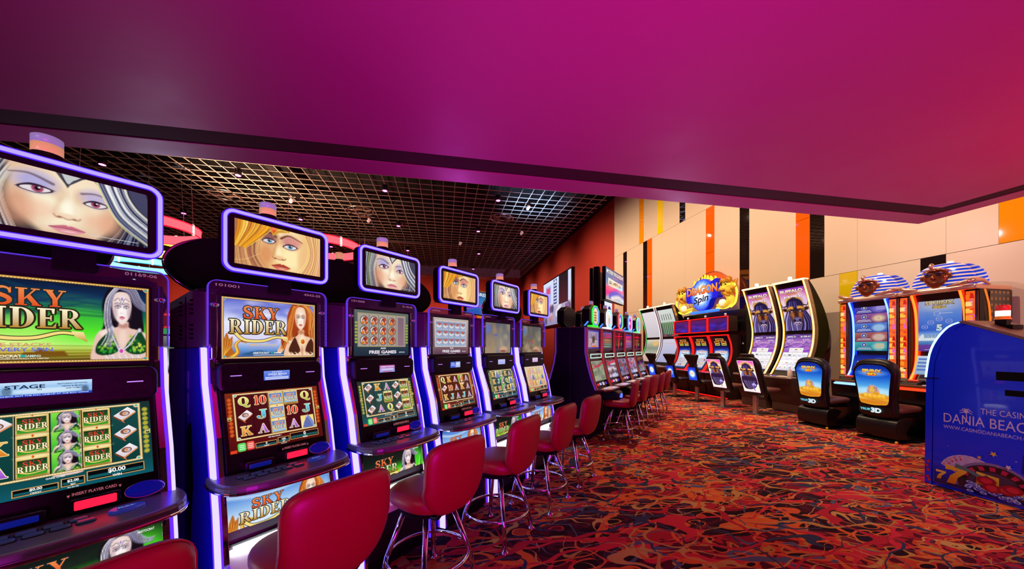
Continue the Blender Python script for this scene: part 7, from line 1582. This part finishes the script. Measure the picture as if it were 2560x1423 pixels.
# video wall
t = thing('video_wall', 'large bright sports screen wall mounted on the red wall', 'video wall', (WX, 23.9, 0), WZ)
obj('screen_frame', MB().box(-3.2, 3.2, -.2, .0, 3.0, 6.55), black, t, bevel=.02)
A = Art(6.2, 3.35, 120); A.fill('#c8d4f0', '#d8e4ff'); A.at(0, 0, 1, .42).fill('#8890b8', '#b8b8d0'); r = random.Random(5)
for q in range(30): A.ell(r.random(), r.random(), .05, .2, r.choice(['#e8e4f4', '#606890', '#a8a0c0', '#404870', '#c88890', '#d8d0e0']), .6, .8)
A.at(.62, .42, .29, .58).fill('#30202c', '#201820').full(); A.rect(.1, .32, .5, .9, '#a8b8e0'); A.rect(.13, .29, .72, .86, '#e05080'); A.rect(.42, .54, .44, .98, '#38508c')
for q in range(7): A.rect(.43, .53, .48+q*.07, .51+q*.07, '#c8dcf8')
A.raw([ellipse(.48*6.2, .93*3.35, .16, .16, 14)], '#f4e0e8'); art(A.mesh('screen_picture', A_SCREEN), 'screen_picture', None, t, (-3.1, -.202, 3.1))
# back to back screens on a pole above the second row
def tv(u, v, w_, z0, z1, A, label, rz, dark=False):
    x, y, _ = UV(u, v); t = thing('television', label, 'television', (x, y, 0), rz)
    obj('screen_frame', MB().box(-w_/2, w_/2, .0, .07, z0, z1), black, t, bevel=.01)
    if A: art(A.mesh('screen_picture', A_SCREEN, lambda a, b, c: ((a/A.w-.5)*(w_-.03), b, z0+.015+c/A.h*(z1-z0-.03))), 'screen_picture', None, t, (0, -.002, 0))
    return t
A = Art(1.2, .66, 70); A.ramp([(0, '#c8b8a0'), (.15, '#8098d0'), (.4, '#c890b0'), (.6, '#3878b8'), (1, '#185888')]); A.poly([(0, .4), (.5, .45), (1, .5), (1, .38), (.4, .28), (0, .1)], '#f03878', .04); A.line([(.2, .15), (.6, .3), (1, .25)], .08, '#3040c8', .04, .06); A.line([(.3, .08), (.7, .18), (1, .1)], .07, '#e8e0d8', .04, .05)
A.text('MYSTERY PROGRESSIVE', .5, .9, .12, '#e8f0f0', w=.92, out='#1c3850'); A.text('AWARD', .5, .77, .05, '#d850b0', w=.3); A.shape([(.12, .46), (.12, .7), (.92, .66), (.92, .44)], '#d0d8c0', '#e8ecd8'); A.text('$1,489.61', .5, .57, .13, '#202830', w=.66)
tv(7.22, 2.24, 1.24, 2.34, 3.0, A, 'bright television reading mystery progressive above the octagon-sign row', RZ)
tv(7.25, 2.58, 1.24, 2.34, 3.0, None, 'dark back of a television sharing a pole with the bright one', RZ+PI)
tag(obj('sign_pole', MB().prismz([UV(6.62+a, 2.42+b)[:2] for a, b in ((-.05, -.05), (.05, -.05), (.05, .05), (-.05, .05))], 0, 3.0), blackm), 'black square pole carrying the paired televisions', 'pole')
A = Art(.5, .4); A.fill('#c8ccd8', '#e8ecf4'); A.text('10', .5, .4, .8, '#181820', w=.8, bold=.06)
t = tv(6.95, 2.3, .5, 1.95, 2.34, A, 'white illuminated number sign under the mystery television', RZ)
A = Art(.8, .5, 30); A.ramp([(0, '#2850b0'), (.6, '#1c78b8'), (1, '#184878')]); A.text('PROGRESSIVE', .5, .88, .14, '#e8f4f8', w=.94); A.rect(.6, .9, .3, .66, '#d8ecd8'); A.line([(0, .2), (1, .6)], .05, '#9048c0')
tv(5.55, 4.5, .95, 2.06, 2.56, A, 'distant blue progressive screen seen between the fourth and fifth machines', RZ)
t = thing('hexagon_sign', 'distant orange hexagonal sign board behind the blue progressive screen', 'sign', UV(5.95, 4.7), RZ)
obj('sign_board', MB().prismy([(-.35, 2.3), (-.2, 1.98), (.2, 1.98), (.35, 2.3), (.2, 2.62), (-.2, 2.62)], 0, .06), mat('orange_sign', '#f09020', .4, emis='#e88818', strength=.7), t, bevel=.01)
obj('sign_post', MB().box(-.03, .03, .0, .05, 0, 1.98), blackm, t)
# far machines glimpsed between the first two
t = thing('slot_machine', 'far slot machine with green lit top seen between the first two machines', 'slot machine', UV(1.05, 6.0), RZ)
obj('cabinet', MB().prismx([(0, 0), (0, .7), (.1, 1.0), (.1, 1.6), (.5, 1.6), (.5, 0)], -.13, .3), mat('maroon_black', '#14080c', .35), t)
obj('green_cap', MB().box(-.13, .22, .02, .1, 1.57, 1.64), grn, t); A = Art(.3, .9, 20); A.ramp([(0, '#3038a0'), (.1, '#a02040'), (.2, '#f0e0c0'), (.45, '#f0c8b0'), (.5, '#281828'), (.6, '#c8c8d8'), (.8, '#586068'), (1, '#c0d8c0')])
for q in range(7): A.rect(.1, .3, .2+q*.05, .22+q*.05, '#4050d0')
art(A.mesh('screen_picture', A_SCREEN), 'screen_picture', None, t, (-.1, -.0, .65), (-.1, 0, 0)); obj('edge_neon', MB().box(.24, .27, -.01, .0, .5, 1.6), mat('red_pink_neon', '#ff4060', .4, emis='#ff4868', strength=1.1), t)
t = thing('bulb_sign', 'round sign edged with white bulbs, far behind the first machine', 'sign', UV(1.1, 7.5), RZ)
o = obj('sign_disc', MB().prismy(ellipse(0, 2.1, .36, .36, 28), 0, .1), mat('sign_purple', '#282040', .4), t); obj('gold_centre', MB().prismy(ellipse(0, 2.1, .2, .2, 24), -.02, .01), mat('gold_centre', '#f0b010', .4, emis='#f0a808', strength=.9), o)
obj('sign_post', MB().box(-.03, .03, .02, .08, 0, 1.76), blackm, t)
for q in range(12): a = 2*PI*q/12; obj('bulb', MB().lathe([(0.001, -.03), (.03, 0), (.001, .03)], 10, (.29*math.cos(a), -.02, 2.1+.29*math.sin(a))), mat('bulb_white', '#fff', .4, emis='#f0f4ff', strength=1.5), o)
